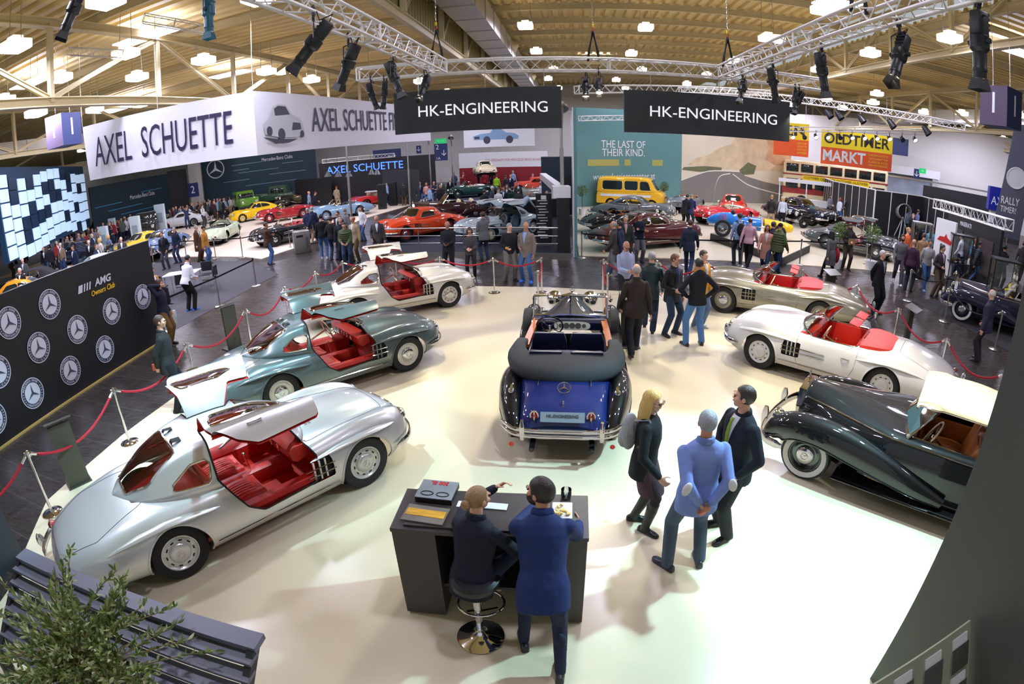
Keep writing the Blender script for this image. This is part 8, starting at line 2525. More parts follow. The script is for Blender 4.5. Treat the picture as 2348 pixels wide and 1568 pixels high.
# ---------------------------------------------------------------- visitors
K = (26,26,30); NV = (32,40,66); DB = (44,60,92); JN = (70,104,150); GY = (120,122,126); WH = (232,234,238); BR = (78,56,42); BG = (176,156,124); GN = (66,78,56); RD = (176,30,34); LB = (150,176,216); OC = (176,122,50); CH = (58,60,64); PK = (206,160,172); PU = (70,48,76); TL = (70,156,170); CO = (96,80,54)
def crowd(rows,group):
 for r in rows:
  pos,yaw,pose,top,tc,lg,lc,hr,hc,lab = r[:10]
  ex = r[10] if len(r) > 10 else {}
  person(pos,yaw,pose,lab,top,tc,lg,lc,hr,hc,group=group,**ex)
F_ = dict(h=1.66)
BOOT = dict(shoes='boot',h=1.66)
crowd([
 ((-1.90,16.93),185,'hold','jacket',(34,36,42),'trousers',K,'fringe','grey','grey-haired man in a black field jacket looking at his camera by the red rope',dict(extra=('closed','eyes'))),
 ((-1.16,16.18),182,'hold','sweater',(70,68,72),'slim',(40,34,40),'bob','brown','woman in a patterned black and white sweater looking at her phone by the red rope',dict(shoes='boot',h=1.64,extra=('glasses','eyes'))),
 ((-0.87,18.97),-25,'reach','jacket',(110,112,116),'jeans',(48,58,78),'short','brown','person in a grey jacket raising an arm to photograph the ice blue gullwing',dict(extra=('closed',))),
 ((0.01,15.91),165,'onehip','sweater',(34,34,40),'trousers',(120,116,110),'short','grey','grey-haired man in a black sweater holding an apple by the red rope',dict(extra=('eyes',))),
 ((0.50,15.69),205,'onehip','jacket',(128,116,108),'jeans',JN,'none','brown','bald man in a grey-brown jacket and jeans pointing, with bright blue trainers',dict(sc=(40,120,220),shirt=(150,180,226),extra=('eyes',),h=1.82)),
 ((-5.81,18.91),172,'bow','puffer',(78,88,62),'jeans',DB,'short','brown','man in an olive quilted jacket bending over the rope behind the white gullwing',dict(extra=('eyes',))),
 ((-4.77,19.55),175,'look','jacket',(70,66,64),'trousers',K,'fringe','grey','bald man in a dark leather jacket and pale shirt by the raised white door',dict(shirt=(214,224,240),extra=('eyes',))),
 ((-7.40,20.91),-10,'stand','sweater',K,'jeans',JN,'short','dark','man in a black sweater and jeans seen from behind, white trainers',dict(sc=(220,220,222),h=1.82)),
 ((-6.82,20.33),15,'pockets','sweater',K,'jeans',DB,'short','brown','man in a black top and jeans beside the black sweater, seen from behind',{}),
 ((-6.27,19.86),160,'stand','jacket',(32,34,44),'trousers',K,'short','grey','grey-haired man in a navy fleece listening to the men in black',dict(extra=('closed',))),
 ((-7.06,22.15),200,'pockets','jacket',(40,40,46),'trousers',CH,'short','dark','dark-haired man with glasses in a dark jacket facing the men in black',dict(extra=('glasses',))),
 ((-7.09,23.26),30,'stand','coat',GY,'trousers',CH,'short','grey','man in a long grey coat near the steel pole',{}),
 ((-5.73,19.79),200,'look','jacket',BG,'trousers',CO,'fringe','ginger','bald man with a red beard in a beige jacket by the raised white door',{}),
 ((-6.67,24.54),215,'phone','sweater',WH,'jeans',JN,'long','dark','woman in a white sweater on her phone at the railing corner',F_),
 ((-9.45,24.87),5,'behind','jacket',NV,'trousers',(150,128,100),'short','grey','grey-haired man in a navy blazer and beige trousers, hands behind his back',{}),
 ((-9.43,25.44),-10,'stand','jacket',NV,'trousers',NV,'short','grey','grey-haired man in a navy suit beside the beige trousers',{}),
 ((-9.65,20.44),60,'crossed','jacket',(74,50,38),'jeans',JN,'short','brown','man in a brown leather jacket and jeans before the black open roadster',dict(extra=('closed',))),
 ((-15.50,21.43),172,'pockets','jacket',K,'jeans',(60,70,84),'short','brown','young man in a black blazer and grey jeans by the black club wall',dict(shirt=(60,66,90),extra=('eyes',))),
 ((-15.66,22.72),190,'pockets','jacket',NV,'jeans',DB,'short','grey','man in a navy jacket and jeans beside the black blazer',dict(shirt=(34,36,44),extra=('eyes',))),
 ((-14.26,22.49),90,'stand','coat',(84,54,34),'trousers',BR,'short','grey','man in a brown coat behind the ochre jacket',{}),
 ((-13.34,21.64),85,'stand','jacket',OC,'jeans',JN,'cap','black','man in an ochre jacket, blue jeans and black cap at the belt',dict(extra=('closed',))),
 ((-9.60,14.17),15,'bow','shirt',WH,'trousers',K,'short','dark','man in a white shirt and blue trainers bending over the white table',dict(sc=(30,120,210))),
 ((-8.4,11.1),78,'phone','jacket',(34,36,56),'trousers',(112,78,40),'bob','brown','woman in a navy jacket and brown corduroys on her phone beside the club wall',dict(h=1.72,vox=.010,extra=('closed','eyes'))),
 ((-5.95,7.65),62,'behind','jacket',(44,44,46),'trousers',K,'short','brown','man in a charcoal suit holding an orange card behind him, by the rope',dict(h=1.80,vox=.009,extra=('closed','eyes'))),
 ((-11.63,15.08),100,'sit','jacket',OC,'trousers',K,'short','brown','person in an ochre jacket sitting by the end of the black club wall',{}),
],'visitors on the left side of the hall')
crowd([
 ((3.35,16.10),-60,'walk','jacket',NV,'jeans',JN,'short','dark','man in a navy blazer and jeans walking left before the maroon coupe',dict(sc=(196,180,150),extra=('eyes',))),
 ((3.15,16.00),-60,'walk2','jacket',(66,60,58),'trousers',GY,'fringe','grey','man in a dark jacket and grey trousers walking behind the navy blazer',{}),
 ((3.78,17.42),185,'stand','jacket',(44,52,44),'trousers',K,'short','grey','grey-haired man in a dark green jacket and pink scarf before the maroon coupe',dict(shirt=(200,150,150),extra=('eyes',))),
 ((4.41,18.08),175,'crossed','sweater',(24,28,44),'trousers',(106,104,112),'short','dark','man with glasses in a navy jumper, arms crossed, before the maroon coupe',dict(extra=('glasses','eyes'))),
 ((5.63,16.36),25,'walk','jacket',(36,44,62),'jeans',DB,'short','brown','man in a dark blazer walking past the nose of the maroon coupe',{}),
 ((8.00,17.86),8,'stand','shirt',LB,'trousers',(48,54,66),'short','brown','man in a light blue shirt with a black backpack watching the racing car',dict(h=1.84)),
 ((8.14,17.32),40,'walk','shirt',PK,'trousers',K,'fringe','brown','man in a pink shirt carrying a black coat, walking right',{}),
 ((8.42,16.50),-150,'walk','coat',(206,150,130),'jeans',DB,'long','brown','woman in a salmon coat beside the plum quilted jacket',F_),
 ((8.64,16.56),70,'walk2','puffer',(54,48,68),'jeans',DB,'short','brown','man in a dark plum quilted jacket walking right',{}),
 ((8.74,16.26),60,'walk','puffer',(86,96,62),'jeans',DB,'cap','black','man in an olive quilted vest and black cap walking right',{}),
 ((14.05,27.24),30,'pockets','jacket',(44,40,38),'trousers',BG,'short','light','man in a black leather jacket looking at the navy coupe',dict(shiny=.4)),
 ((14.94,27.57),20,'stand','shirt',(214,222,236),'trousers',K,'bob','blond','blonde woman in a white blouse and black vest looking at the navy coupe',F_),
 ((8.94,26.06),40,'bow','jacket',(36,44,84),'trousers',NV,'cap','grey','man in a blue suit and grey flat cap bending towards the red roadster',{}),
 ((8.65,26.04),55,'bow','jacket',K,'trousers',K,'short','dark','man in a black suit bending behind the blue suit',{}),
 ((9.50,35.35),190,'sit','jacket',NV,'trousers',NV,'fringe','white','white-haired man in a navy suit sitting before the teal fabric wall',{}),
 ((10.04,34.91),110,'sit','jacket',(160,130,84),'trousers',CH,'short','dark','man in a tan jacket sitting before the teal fabric wall',{}),
 ((10.54,15.74),-10,'walk','coat',(92,90,92),'slim',K,'long','black','woman with long black hair in a black and white patterned coat',BOOT),
 ((12.27,17.22),195,'hold','jacket',(50,46,42),'trousers',(66,56,44),'beard','dark','bearded man with glasses and black backpack reading a leaflet by the grey gullwing',dict(extra=('closed','glasses','eyes'))),
 ((9.81,12.08),165,'behind','jacket',(28,28,36),'trousers',K,'short','white','old white-haired man in a navy cardigan and grey shirt behind the right rope',dict(shirt=(150,154,160),vox=.010,extra=('eyes',))),
 ((13.27,15.29),-150,'walk','sweater',(110,108,112),'trousers',(78,74,88),'beard','dark','bearded man in a grey sweater with a tan shoulder bag',dict(sc=(214,214,216))),
 ((15.16,17.20),160,'stand','sweater',(230,106,60),'trousers',CH,'short','light','man in an orange sweater behind the grey sweater',{}),
 ((12.99,14.35),60,'stand','sweater',(66,40,60),'trousers',(36,40,54),'none','grey','bald man in a plum sweater at the black rope',{}),
 ((14.98,16.00),40,'stand','jacket',(150,120,84),'trousers',CO,'short','brown','man in a tan jacket seen from behind, beside the plum sweater',{}),
 ((13.97,14.60),-160,'walk2','sweater',(166,166,164),'jeans',JN,'short','black','dark-haired man in a light grey sweater carrying a white carrier bag',dict(sc=(110,150,200))),
 ((13.73,13.70),172,'onehip','jacket',(62,56,58),'trousers',(96,80,58),'short','dark','stout man in a pink shirt, dark cardigan and yellow lanyard at the black rope',dict(shirt=(226,176,196),extra=('eyes',))),
 ((16.13,16.09),150,'stand','jacket',K,'trousers',CH,'fringe','brown','balding man half hidden behind the pink shirt',{}),
 ((20.40,22.84),190,'stand','jacket',K,'jeans',DB,'short','light','man in a black jacket before the black partition',dict(shirt=(90,90,96))),
 ((22.77,25.87),60,'stand','shirt',LB,'trousers',K,'short','light','blond man in a blue shirt before the black partition',{}),
 ((23.21,25.60),100,'pockets','shirt',(130,140,190),'trousers',CH,'fringe','brown','man in a violet-blue shirt before the black partition',{}),
 ((17.42,18.18),200,'onehip','shirt',(110,180,206),'trousers',K,'short','dark','man in a turquoise polo shirt by the showcase',{}),
 ((18.48,18.79),-100,'stand','sweater',K,'trousers',K,'short','dark','man in black beside the turquoise polo shirt',{}),
 ((20.27,19.55),178,'shoot','jacket',K,'trousers',K,'short','grey','man in a black suit and teal shirt holding his phone up before the white poster',dict(shirt=TL)),
 ((17.85,16.64),-20,'walk2','shirt',WH,'trousers',NV,'short','black','man in a white shirt and dark trousers walking away',{}),
 ((20.70,18.14),190,'stand','jacket',(34,38,60),'trousers',K,'short','brown','man in a navy suit and blue shirt before the glass case',dict(shirt=LB)),
 ((17.51,15.69),120,'walk','sweater',(32,34,50),'trousers',(80,66,62),'short','ginger','man in a navy sweater and brown trousers walking right',dict(sc=(150,110,70))),
 ((17.42,15.25),140,'walk2','puffer',(56,60,66),'jeans',JN,'short','dark','man in a grey quilted vest and blue jeans before the midnight blue cabriolet',dict(sc=(60,120,200))),
 ((19.33,16.37),60,'stand','jacket',(110,96,70),'trousers',K,'short','brown','man in a dark tan jacket behind the quilted vest',{}),
 ((19.98,16.44),70,'walk','jacket',(34,34,44),'trousers',K,'short','brown','tall man in a dark navy jacket walking right',dict(sc=(130,90,60),h=1.84)),
 ((18.38,14.71),80,'hold','jacket',(34,38,40),'trousers',NV,'short','black','man with a black backpack and cup beside the midnight blue cabriolet',{}),
 ((21.70,16.26),60,'walk','jacket',(70,66,70),'trousers',(64,58,64),'short','brown','person in grey cut off by the right edge',{}),
 ((10.48,8.51),-28,'look','jacket',(52,48,72),'trousers',(48,42,48),'fringe','white','white-haired man in a violet jacket with a walking stick by the midnight blue cabriolet',dict(h=1.70,vox=.010,extra=('closed',))),
 ((20.07,30.67),170,'hold','shirt',(130,130,140),'trousers',K,'beard','dark','bearded man in a grey shirt before the black partition',{}),
 ((21.70,32.65),20,'stand','jacket',GN,'trousers',CH,'short','brown','man in an olive jacket behind the grey shirt',{}),
 ((20.49,30.11),80,'onehip','shirt',(220,224,236),'jeans',JN,'bob','ginger','red-haired woman in a white shirt before the black partition',F_),
 ((21.32,30.35),20,'stand','tee',(36,38,50),'trousers',(70,70,62),'short','brown','man in a navy t-shirt seen from behind before the black partition',{}),
 ((23.26,32.03),60,'stand','tee',(40,44,60),'trousers',K,'short','black','man in dark blue behind the white t-shirt',{}),
 ((21.36,29.06),175,'crossed','tee',WH,'trousers',CH,'beard','dark','man in a white t-shirt with a short beard before the black partition',{}),
 ((23.14,42.14),90,'stand','jacket',GN,'jeans',DB,'short','brown','man in an olive jacket at the end of the road mural',{}),
 ((23.54,41.70),120,'walk','jacket',K,'trousers',K,'short','brown','man in black walking past the magazine desk',{}),
 ((23.40,40.77),100,'walk2','jacket',K,'trousers',K,'short','dark','second man in black walking past the magazine desk',{}),
 ((22.33,38.45),-60,'pockets','sweater',NV,'trousers',K,'none','grey','bald man in a navy sweater behind the navy coupe',{}),
 ((27.34,42.44),10,'stand','jacket',NV,'trousers',NV,'short','grey','grey-haired man in a navy suit at the magazine desk',{}),
],'visitors on the right side of the hall')
crowd([
 ((-1.23,29.17),20,'stand','jacket',(40,42,48),'trousers',NV,'short','brown','man in a dark vest over a white shirt behind the ice blue gullwing',{}),
 ((-0.88,31.30),60,'stand','jacket',(56,66,78),'trousers',CH,'short','white','white-haired man in a slate jacket on the blue stand',{}),
 ((-0.51,29.51),150,'stand','shirt',WH,'trousers',K,'short','brown','man with glasses in a white shirt on the blue stand',dict(extra=('glasses',))),
 ((-0.21,30.74),190,'stand','jacket',NV,'trousers',K,'short','dark','dark-haired man in a navy jacket on the blue stand',{}),
 ((-0.03,32.32),190,'stand','jacket',K,'trousers',K,'short','brown','man in a black jacket and pale shirt at the back of the blue stand',{}),
 ((0.25,30.25),10,'stand','puffer',(30,60,46),'trousers',K,'short','dark','man in a black and green vest seen from behind on the blue stand',{}),
 ((0.56,28.93),10,'stand','jacket',(48,50,56),'trousers',K,'short','dark','man in a dark vest with red print, seen from behind',{}),
 ((0.86,28.36),60,'lean','shirt',(176,200,216),'trousers',K,'none','grey','bald man in a pale blue shirt leaning over the white desk',{}),
 ((0.65,34.42),170,'stand','jacket',CH,'trousers',K,'short','dark','man in charcoal farther back on the blue stand',{}),
 ((2.03,34.14),100,'stand','shirt',WH,'trousers',K,'short','grey','man in white by the navy booth tower',{}),
 ((1.93,27.23),20,'phone','shirt',(150,180,216),'jeans',JN,'none','grey','bald man in a light blue shirt and jeans at the black desk',{}),
 ((-0.84,44.12),10,'stand','shirt',(150,200,40),'trousers',K,'short','brown','person in bright green far back on the blue stand',{}),
 ((-0.14,43.11),30,'stand','puffer',(50,40,44),'trousers',K,'short','dark','man in a dark vest far back on the blue stand',{}),
 ((0.27,43.73),200,'stand','jacket',NV,'trousers',K,'short','light','man in a navy suit far back on the blue stand',{}),
 ((2.05,44.83),160,'stand','sweater',(220,90,60),'trousers',K,'short','brown','person in orange far back on the blue stand',{}),
 ((2.89,44.63),160,'stand','shirt',(90,120,180),'trousers',K,'none','grey','bald man in a blue shirt far back on the blue stand',{}),
 ((-4.33,35.58),160,'stand','puffer',(40,40,48),'trousers',K,'short','dark','man in a black vest by the green sports car',{}),
 ((-4.86,34.37),60,'stand','shirt',LB,'jeans',DB,'short','brown','man in a light blue shirt at the left railing',{}),
 ((-6.32,39.74),170,'stand','jacket',NV,'jeans',JN,'short','dark','man in a navy jacket with a white shirt before the dark grey box wall',{}),
 ((-5.80,39.48),190,'stand','tee',(226,170,160),'jeans',JN,'long','light','woman in a pink top before the dark grey box wall',F_),
 ((-5.22,39.20),160,'crossed','tee',NV,'jeans',DB,'short','brown','man in a dark blue t-shirt, arms crossed, before the dark grey box wall',{}),
 ((-4.88,40.88),170,'stand','jacket',GN,'trousers',CH,'short','brown','man in an olive jacket near the left railing',{}),
 ((-4.33,41.94),180,'stand','coat',K,'trousers',K,'short','grey','man in a long black coat near the white back wall',{}),
 ((-7.56,39.81),10,'stand','jacket',(40,48,46),'trousers',CO,'short','brown','man in a dark jacket behind the black totems',{}),
 ((-7.40,40.92),150,'stand','shirt',WH,'trousers',K,'short','grey','man in white behind the black totems',{}),
 ((-9.00,38.91),15,'stand','jacket',K,'skirt',K,'bob','blond','blonde woman in black at the red racing car',F_),
 ((-8.97,41.20),-60,'bow','shirt',LB,'trousers',NV,'short','grey','man in a light blue shirt leaning at the black totem',{}),
 ((-12.89,51.15),175,'crossed','sweater',(76,88,62),'trousers',BG,'short','dark','man in an olive sweater at the neon stand bar',{}),
 ((-13.36,50.64),100,'sit','jacket',NV,'jeans',JN,'short','brown','man in navy sitting near the neon stand bar',{}),
 ((-12.58,55.69),180,'stand','shirt',WH,'trousers',K,'short','dark','barman in white behind the pale wooden bar',{}),
 ((-19.17,57.20),90,'stand','jacket',NV,'trousers',K,'bob','blond','blonde woman in navy before the low black side wall',F_),
 ((-13.38,42.15),10,'pockets','jacket',(170,154,126),'trousers',BG,'cap',(160,40,40),'man in a beige jacket and red cap behind the light blue sports car',{}),
 ((-14.40,38.52),60,'stand','shirt',(150,170,206),'trousers',CH,'none','grey','bald man in a blue shirt by the dark red roadster',{}),
 ((-13.96,38.25),80,'bow','sweater',(34,38,52),'trousers',K,'short','brown','man in a navy sweater leaning towards the veteran car',{}),
 ((-24.73,55.73),20,'stand','shirt',WH,'trousers',K,'short','grey','man in a white shirt seen from behind by the green truck',{}),
 ((-23.44,54.63),60,'stand','jacket',NV,'trousers',NV,'short','brown','man in navy by the dark green truck',{}),
 ((-23.41,56.29),180,'stand','shirt',(226,220,226),'trousers',K,'short','brown','person in white behind the veteran car',{}),
 ((-22.31,55.35),180,'stand','jacket',GN,'trousers',K,'short','dark','person in dark green behind the veteran car',{}),
 ((-27.98,54.50),20,'stand','shirt',WH,'trousers',K,'short','brown','man in a white shirt at the black info desk before the green truck',{}),
 ((-30.14,60.45),185,'stand','jacket',K,'trousers',K,'short','dark','man in a black suit behind the black info desk before the green truck',{}),
 ((-24.30,45.75),185,'stand','tee',WH,'trousers',K,'short','light','young man in a white t-shirt at the left of the yellow coupe',{}),
 ((-24.78,45.54),190,'stand','shirt',(226,222,214),'trousers',BG,'bob','brown','woman in white at the left of the yellow coupe',F_),
 ((-22.96,40.93),60,'stand','coat',(34,32,36),'trousers',K,'short','black','man in a long black coat left of the yellow coupe',{}),
 ((-24.96,43.51),20,'stand','jacket',(130,82,40),'trousers',BR,'short','grey','man in a tan jacket behind the long black coat',{}),
 ((-23.28,39.98),30,'stand','coat',(58,42,36),'trousers',CO,'none','brown','bald man in a dark brown coat left of the yellow coupe',{}),
 ((-26.49,44.56),150,'stand','jacket',GY,'trousers',K,'short','grey','man in a grey vest in the crowd left of the yellow coupe',{}),
 ((-23.07,37.71),100,'hold','shirt',WH,'trousers',CH,'short','brown','man in white with a backpack at the black totem',{}),
 ((-24.52,37.57),150,'shoot','tee',(52,66,100),'jeans',DB,'short','dark','man in a blue t-shirt taking a photograph over the blue coupe',{}),
 ((-27.05,39.52),-30,'stand','sweater',(120,30,42),'trousers',K,'none','brown','bald man in a wine red sweater behind the blue coupe',{}),
 ((-26.19,36.63),10,'sit','sweater',RD,'trousers',K,'short','dark','person in a bright red sweater at the black info desk',{}),
 ((-31.26,42.82),180,'sit','jacket',CH,'trousers',K,'short','white','white-haired man with a yellow lanyard seated behind the black info desk',dict(shirt=(220,190,70))),
 ((-32.77,43.33),170,'sit','jacket',CH,'trousers',K,'fringe','grey','grey-haired man seated behind the black info desk',{}),
 ((-33.29,47.16),60,'stand','shirt',(50,66,130),'trousers',K,'short','brown','man in royal blue behind the black info desk',{}),
 ((-36.87,51.38),100,'stand','shirt',WH,'trousers',CH,'short','grey','man in white behind the royal blue shirt',{}),
 ((-26.56,33.38),160,'crossed','tee',K,'trousers',K,'short','dark','bearded man in a black t-shirt before the yellow saloon',{}),
 ((-28.46,35.56),150,'stand','jacket',(50,46,46),'trousers',K,'none','brown','bald man in a dark jacket behind the black t-shirt',{}),
 ((-32.09,50.90),60,'stand','sweater',(110,110,120),'trousers',CH,'short','brown','man in a grey sweater among the club crowd',{}),
 ((-36.17,58.23),160,'stand','sweater',(96,84,140),'trousers',CH,'short','brown','person in violet among the club crowd',{}),
 ((-40.63,62.71),20,'stand','shirt',(90,110,150),'trousers',K,'short','dark','man in a blue shirt among the club crowd',{}),
 ((-37.18,56.13),40,'stand','jacket',(130,76,46),'trousers',BG,'bob','brown','woman in rust brown among the club crowd',F_),
 ((-39.61,66.17),170,'stand','sweater',(190,40,60),'trousers',K,'short','dark','person in bright red before the teal club wall',{}),
],'visitors in the middle of the hall')
# the crowd behind the black club wall
FC = [
 ((-19.83,16.26),170,'stand','jacket',K,WH,'short','white','white-haired man in a white shirt just behind the black club wall'),
 ((-23.53,19.61),160,'stand','jacket',(84,82,88),K,'none','grey','bald man in a grey suit just behind the black club wall'),
 ((-30.78,25.96),180,'stand','jacket',K,GY,'none','grey','bald man in a dark jacket and grey sweater behind the black club wall'),
 ((-30.30,24.14),10,'stand','jacket',(60,54,52),BR,'short','brown','man in a brown-black jacket seen from behind at the far left edge'),
 ((-38.53,31.37),170,'stand','shirt',WH,K,'short','brown','man in a white shirt at the far left edge'),
 ((-44.97,35.26),60,'stand','shirt',(196,150,160),K,'short','brown','person in a pink striped shirt at the far left edge'),
 ((-25.55,23.05),150,'stand','jacket',K,DB,'short','light','man in a black jacket beside another in black behind the club wall'),
 ((-25.56,23.51),-60,'stand','jacket',K,K,'beard','dark','bearded man in black talking behind the club wall'),
 ((-34.96,31.26),20,'bow','jacket',K,DB,'short','black','man in black bending towards the black vintage car'),
 ((-24.81,23.80),175,'stand','jacket',(140,118,92),DB,'short','white','old man in a beige cardigan and yellow tie behind the club wall'),
 ((-21.31,21.33),190,'stand','jacket',NV,K,'short','brown','man in a navy suit and blue shirt behind the club wall'),
 ((-26.79,26.79),10,'stand','jacket',BG,K,'short','brown','man in a beige jacket seen from behind, behind the club wall'),
 ((-27.44,28.17),5,'stand','sweater',(130,140,176),K,'none','brown','man in a pale blue hooded top behind the club wall'),
 ((-21.33,22.61),160,'stand','jacket',K,K,'short','white','white-haired man in a black jacket behind the club wall'),
 ((-18.75,20.32),90,'stand','jacket',NV,K,'short','brown','man in profile close behind the club wall'),
 ((-20.77,22.86),20,'stand','jacket',(206,196,186),K,'bob','blond','blonde woman in a cream jacket behind the club wall'),
 ((-21.09,23.98),15,'stand','jacket',(100,116,136),K,'bob','blond','blonde woman in a slate jacket with a pale strap behind the club wall'),
 ((-24.39,26.19),60,'stand','jacket',NV,K,'fringe','grey','balding man in navy behind the club wall'),
 ((-24.32,26.83),100,'stand','jacket',(90,84,84),K,'short','grey','grey-haired man in a grey jacket behind the blonde women'),
 ((-27.13,30.28),190,'stand','jacket',(74,72,70),K,'short','grey','man in a dark grey jacket near the white totem'),
 ((-30.33,32.40),180,'stand','jacket',(40,36,54),K,'short','brown','man in a dark suit and white shirt near the white saloon'),
 ((-33.12,33.52),60,'stand','jacket',(80,86,100),K,'short','dark','man in grey-blue near the white saloon'),
 ((-38.50,38.69),90,'stand','sweater',RD,K,'short','dark','person in red near the white saloon'),
 ((-18.38,21.86),150,'stand','jacket',(60,56,60),K,'none','brown','bald man whose head shows above the right end of the club wall'),
 ((-42.19,39.80),20,'stand','jacket',(120,126,140),K,'short','grey','man in grey before the video wall'),
 ((-41.86,40.14),60,'stand','shirt',(200,206,220),K,'short','grey','man in a pale shirt before the video wall'),
 ((-41.48,40.54),20,'stand','sweater',(170,40,60),K,'short','brown','person in crimson before the video wall'),
 ((-41.21,40.82),160,'stand','shirt',WH,K,'short','brown','man in white before the video wall'),
 ((-40.33,41.69),30,'stand','shirt',(160,186,220),JN,'short','brown','man in a sky blue shirt and jeans at the info desk below the video wall'),
 ((-39.91,42.09),10,'stand','sweater',(50,70,50),GN,'long',(130,72,40),'woman with long auburn hair in dark green below the video wall'),
 ((-39.39,42.57),150,'stand','jacket',K,K,'short','dark','man in black below the video wall'),
 ((-42.64,39.32),170,'stand','sweater',(60,84,150),K,'short','brown','person in blue beside the black vintage car'),
 ((-43.61,38.24),200,'stand','jacket',(60,60,70),K,'short','grey','man in dark grey left of the black vintage car'),
 ((-44.70,36.96),120,'stand','jacket',(56,66,96),K,'short','brown','man in slate blue at the far left edge'),
 ((-45.37,36.14),140,'stand','jacket',(44,44,50),K,'fringe','grey','balding man in dark grey at the far left edge'),
]
crowd([(p,y,po,t,tc,'trousers',lc,hr,hc,lab,dict(shirt=WH)) for p,y,po,t,tc,lc,hr,hc,lab in FC],'visitors behind the black club wall')
# the distant crowd before the club walls: individuals too small to tell their clothes apart
rng = random.Random(11)
DC = [((34,36,46),'dark clothes'),((226,228,232),'white'),((60,70,100),'dark blue'),((120,120,126),'grey'),((150,40,48),'red'),((150,180,214),'pale blue'),((110,84,60),'brown'),((80,92,84),'grey green')]
def strip(x0,y0,x1,y1,D0,D1,n,where,pts):
 for k in range(n):
  f = (k+rng.random()*.8)/n
  a = Vector(pts[0]).lerp(Vector(pts[1]),f); r = rng.uniform(0,3.5)
  d = a.normalized(); a += d*r
  c,nm = rng.choice(DC)
  person((a.x,a.y),rng.uniform(0,360),rng.choice(('stand','pockets','hold','walk','crossed')),'distant visitor in %s %s' % (nm,where),rng.choice(('jacket','jacket','sweater','shirt')),c,'trousers',rng.choice((K,CH,DB,NV)),rng.choice(('short','short','fringe','bob','none')),rng.choice(('brown','dark','grey','light')),h=rng.uniform(1.62,1.84),group='distant visitors in %s %s' % (nm,where))
strip(0,0,0,0,0,0,26,'in the crowd before the deep teal club wall',[(-29.27,32.85,3.15)[:2],(-27.75,39.16,2.77)[:2]])
strip(0,0,0,0,0,0,24,'in the crowd before the white column and star wall',[(-26.23,37.79,2.74)[:2],(-23.59,42.95,2.20)[:2]])
strip(0,0,0,0,0,0,12,'in the crowd below the video panels',[(-24.12,22.52,3.28)[:2],(-27.38,30.52,2.93)[:2]])
strip(0,0,0,0,0,0,9,'along the far wall behind the blue stand',[(-5.24,49.72,0.47)[:2],(3.00,49.91,0.18)[:2]])
strip(0,0,0,0,0,0,7,'behind the black partition at the far right',[(25.77,27.93,2.39)[:2],(26.47,21.34,2.45)[:2]])
# things the visitors carry
def bp(label_of,col,label,side=-1,sz=1.0,dz=0.0,strap=True):
 o = [q for q in COL.objects if q.get('label','') == label_of][0]
 b = MB().ball((0,side*.19,1.20+dz),(.15*sz,.09*sz,.22*sz),12,8).ball((0,side*.25,1.12+dz),(.11*sz,.06*sz,.11*sz),10,6)
 if strap:
  for s in (1,-1): b.tube([(s*.09,side*.16,1.40),(s*.11,0,1.47),(s*.12,-side*.14,1.36),(s*.15,-side*.10,1.12)],.016,6)
 b.build('backpack',cloth(col),o)
bp('man in a light blue shirt with a black backpack watching the racing car',(30,30,34),'')
bp('bearded man with glasses and black backpack reading a leaflet by the grey gullwing',(28,30,34),'')
bp('man with a black backpack and cup beside the midnight blue cabriolet',(28,32,34),'')
bp('man in white with a backpack at the black totem',(40,40,44),'')
def carry(p,mb_,mat,name,label,cat):
 o = mb_.build(name,mat,None); o.location = p; return tag(o,label,cat)
def near(label,dx_,dy_,z):
 o = [q for q in COL.objects if q.get('label','') == label][0]
 T = Matrix.Translation(o.location) @ Matrix.Rotation(o.rotation_euler.z,4,'Z') @ Matrix.Diagonal((*o.scale,1))
 return T @ Vector((dx_,dy_,z))
carry(near('grey-haired man in a black field jacket looking at his camera by the red rope',0,.36,1.08),MB().box((0,0,0),(.13,.07,.09),bev=.01).cyl((0,-.03,0),(0,-.11,0),.035),BLACKM,'camera','black camera held by the man in the black field jacket','camera')
carry(near('grey-haired man in a black sweater holding an apple by the red rope',.16,.25,1.04),MB().ball((0,0,0),.038),M('apple',(236,170,70),.4),'apple','yellow apple held by the man in the black sweater','apple')
carry(near('bearded man with glasses and black backpack reading a leaflet by the grey gullwing',0,.36,1.10),MB().box((0,0,0),(.30,.02,.22)),M('leaflet ochre',(150,120,70),.6,noise=(9,.5)),'leaflet','ochre leaflet held open by the bearded man with the backpack','leaflet')
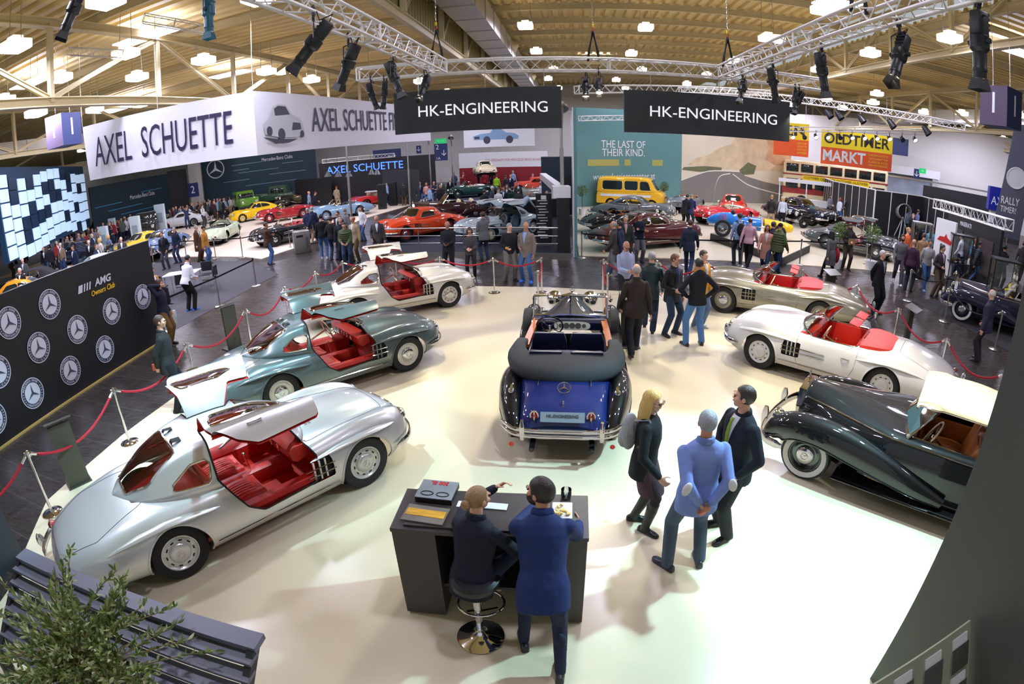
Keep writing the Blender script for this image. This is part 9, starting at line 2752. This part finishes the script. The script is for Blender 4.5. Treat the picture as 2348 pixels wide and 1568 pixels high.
carry(near('dark-haired man in a light grey sweater carrying a white carrier bag',.30,.0,.55),MB().box((0,0,0),(.08,.34,.42)).tube([(0,-.08,.2),(0,-.06,.34),(0,.06,.34),(0,.08,.2)],.008,6),M('carrier bag',(40,42,50),.4,noise=(6,.5)),'carrier_bag','glossy black carrier bag with white edge hanging behind the black rope','bag')
carry(near('bearded man in a grey sweater with a tan shoulder bag',-.26,-.05,.95),MB().box((0,0,0),(.10,.30,.26),bev=.03).tube([(0,.1,.12),(.18,.0,.52),(.3,.02,.55)],.012,6),M('tan leather',(176,100,46),.45),'shoulder_bag','tan leather shoulder bag on the bearded man in grey','bag')
carry(near('woman with long black hair in a black and white patterned coat',.28,-.02,.85),MB().ball((0,0,0),(.10,.14,.26),12,8),cloth((150,26,40)),'coat','red and black coat carried by the woman with long black hair','coat')
carry(near('man in a pink shirt carrying a black coat, walking right',-.22,.22,.98),MB().ball((0,0,0),(.16,.18,.14),12,8).ball((0,.02,-.12),(.12,.12,.12)),cloth((34,34,38)),'coat','black coat over the arm of the man in the pink shirt','coat')
carry(near('woman in a navy jacket and brown corduroys on her phone beside the club wall',-.30,.06,.62),MB().box((0,0,0),(.10,.36,.34),bev=.02).tube([(0,-.1,.16),(0,-.06,.32),(0,.06,.32),(0,.1,.16)],.010,6),M('pale bag',(190,190,190),.4,noise=(5,.4)),'tote_bag','pale plastic tote bag hanging from the phoning woman','bag')
carry(near('man in a charcoal suit holding an orange card behind him, by the rope',0,-.25,.86),MB().box((0,0,0),(.09,.02,.12)),M('card orange',(220,110,70),.5),'card_case','orange card case held behind the man in the charcoal suit','card')
carry(near('white-haired man in a violet jacket with a walking stick by the midnight blue cabriolet',.28,.13,0),MB().tube([(0,0,.0),(0,0,.82),(.0,-.04,.87),(0,-.10,.86)],.011,8),M('stick wood',(170,140,90),.5),'walking_stick','wooden walking stick of the white-haired man in the violet jacket','stick')
carry(near('person in a grey jacket raising an arm to photograph the ice blue gullwing',.28,.02,.86),MB().box((0,0,0),(.09,.30,.24),bev=.02).tube([(0,.1,.1),(-.14,.05,.56),(-.3,.0,.6)],.014,6),M('checked bag',(176,160,120),.7,noise=(20,.4)),'shoulder_bag','beige checked shoulder bag on the person in the grey jacket','bag')
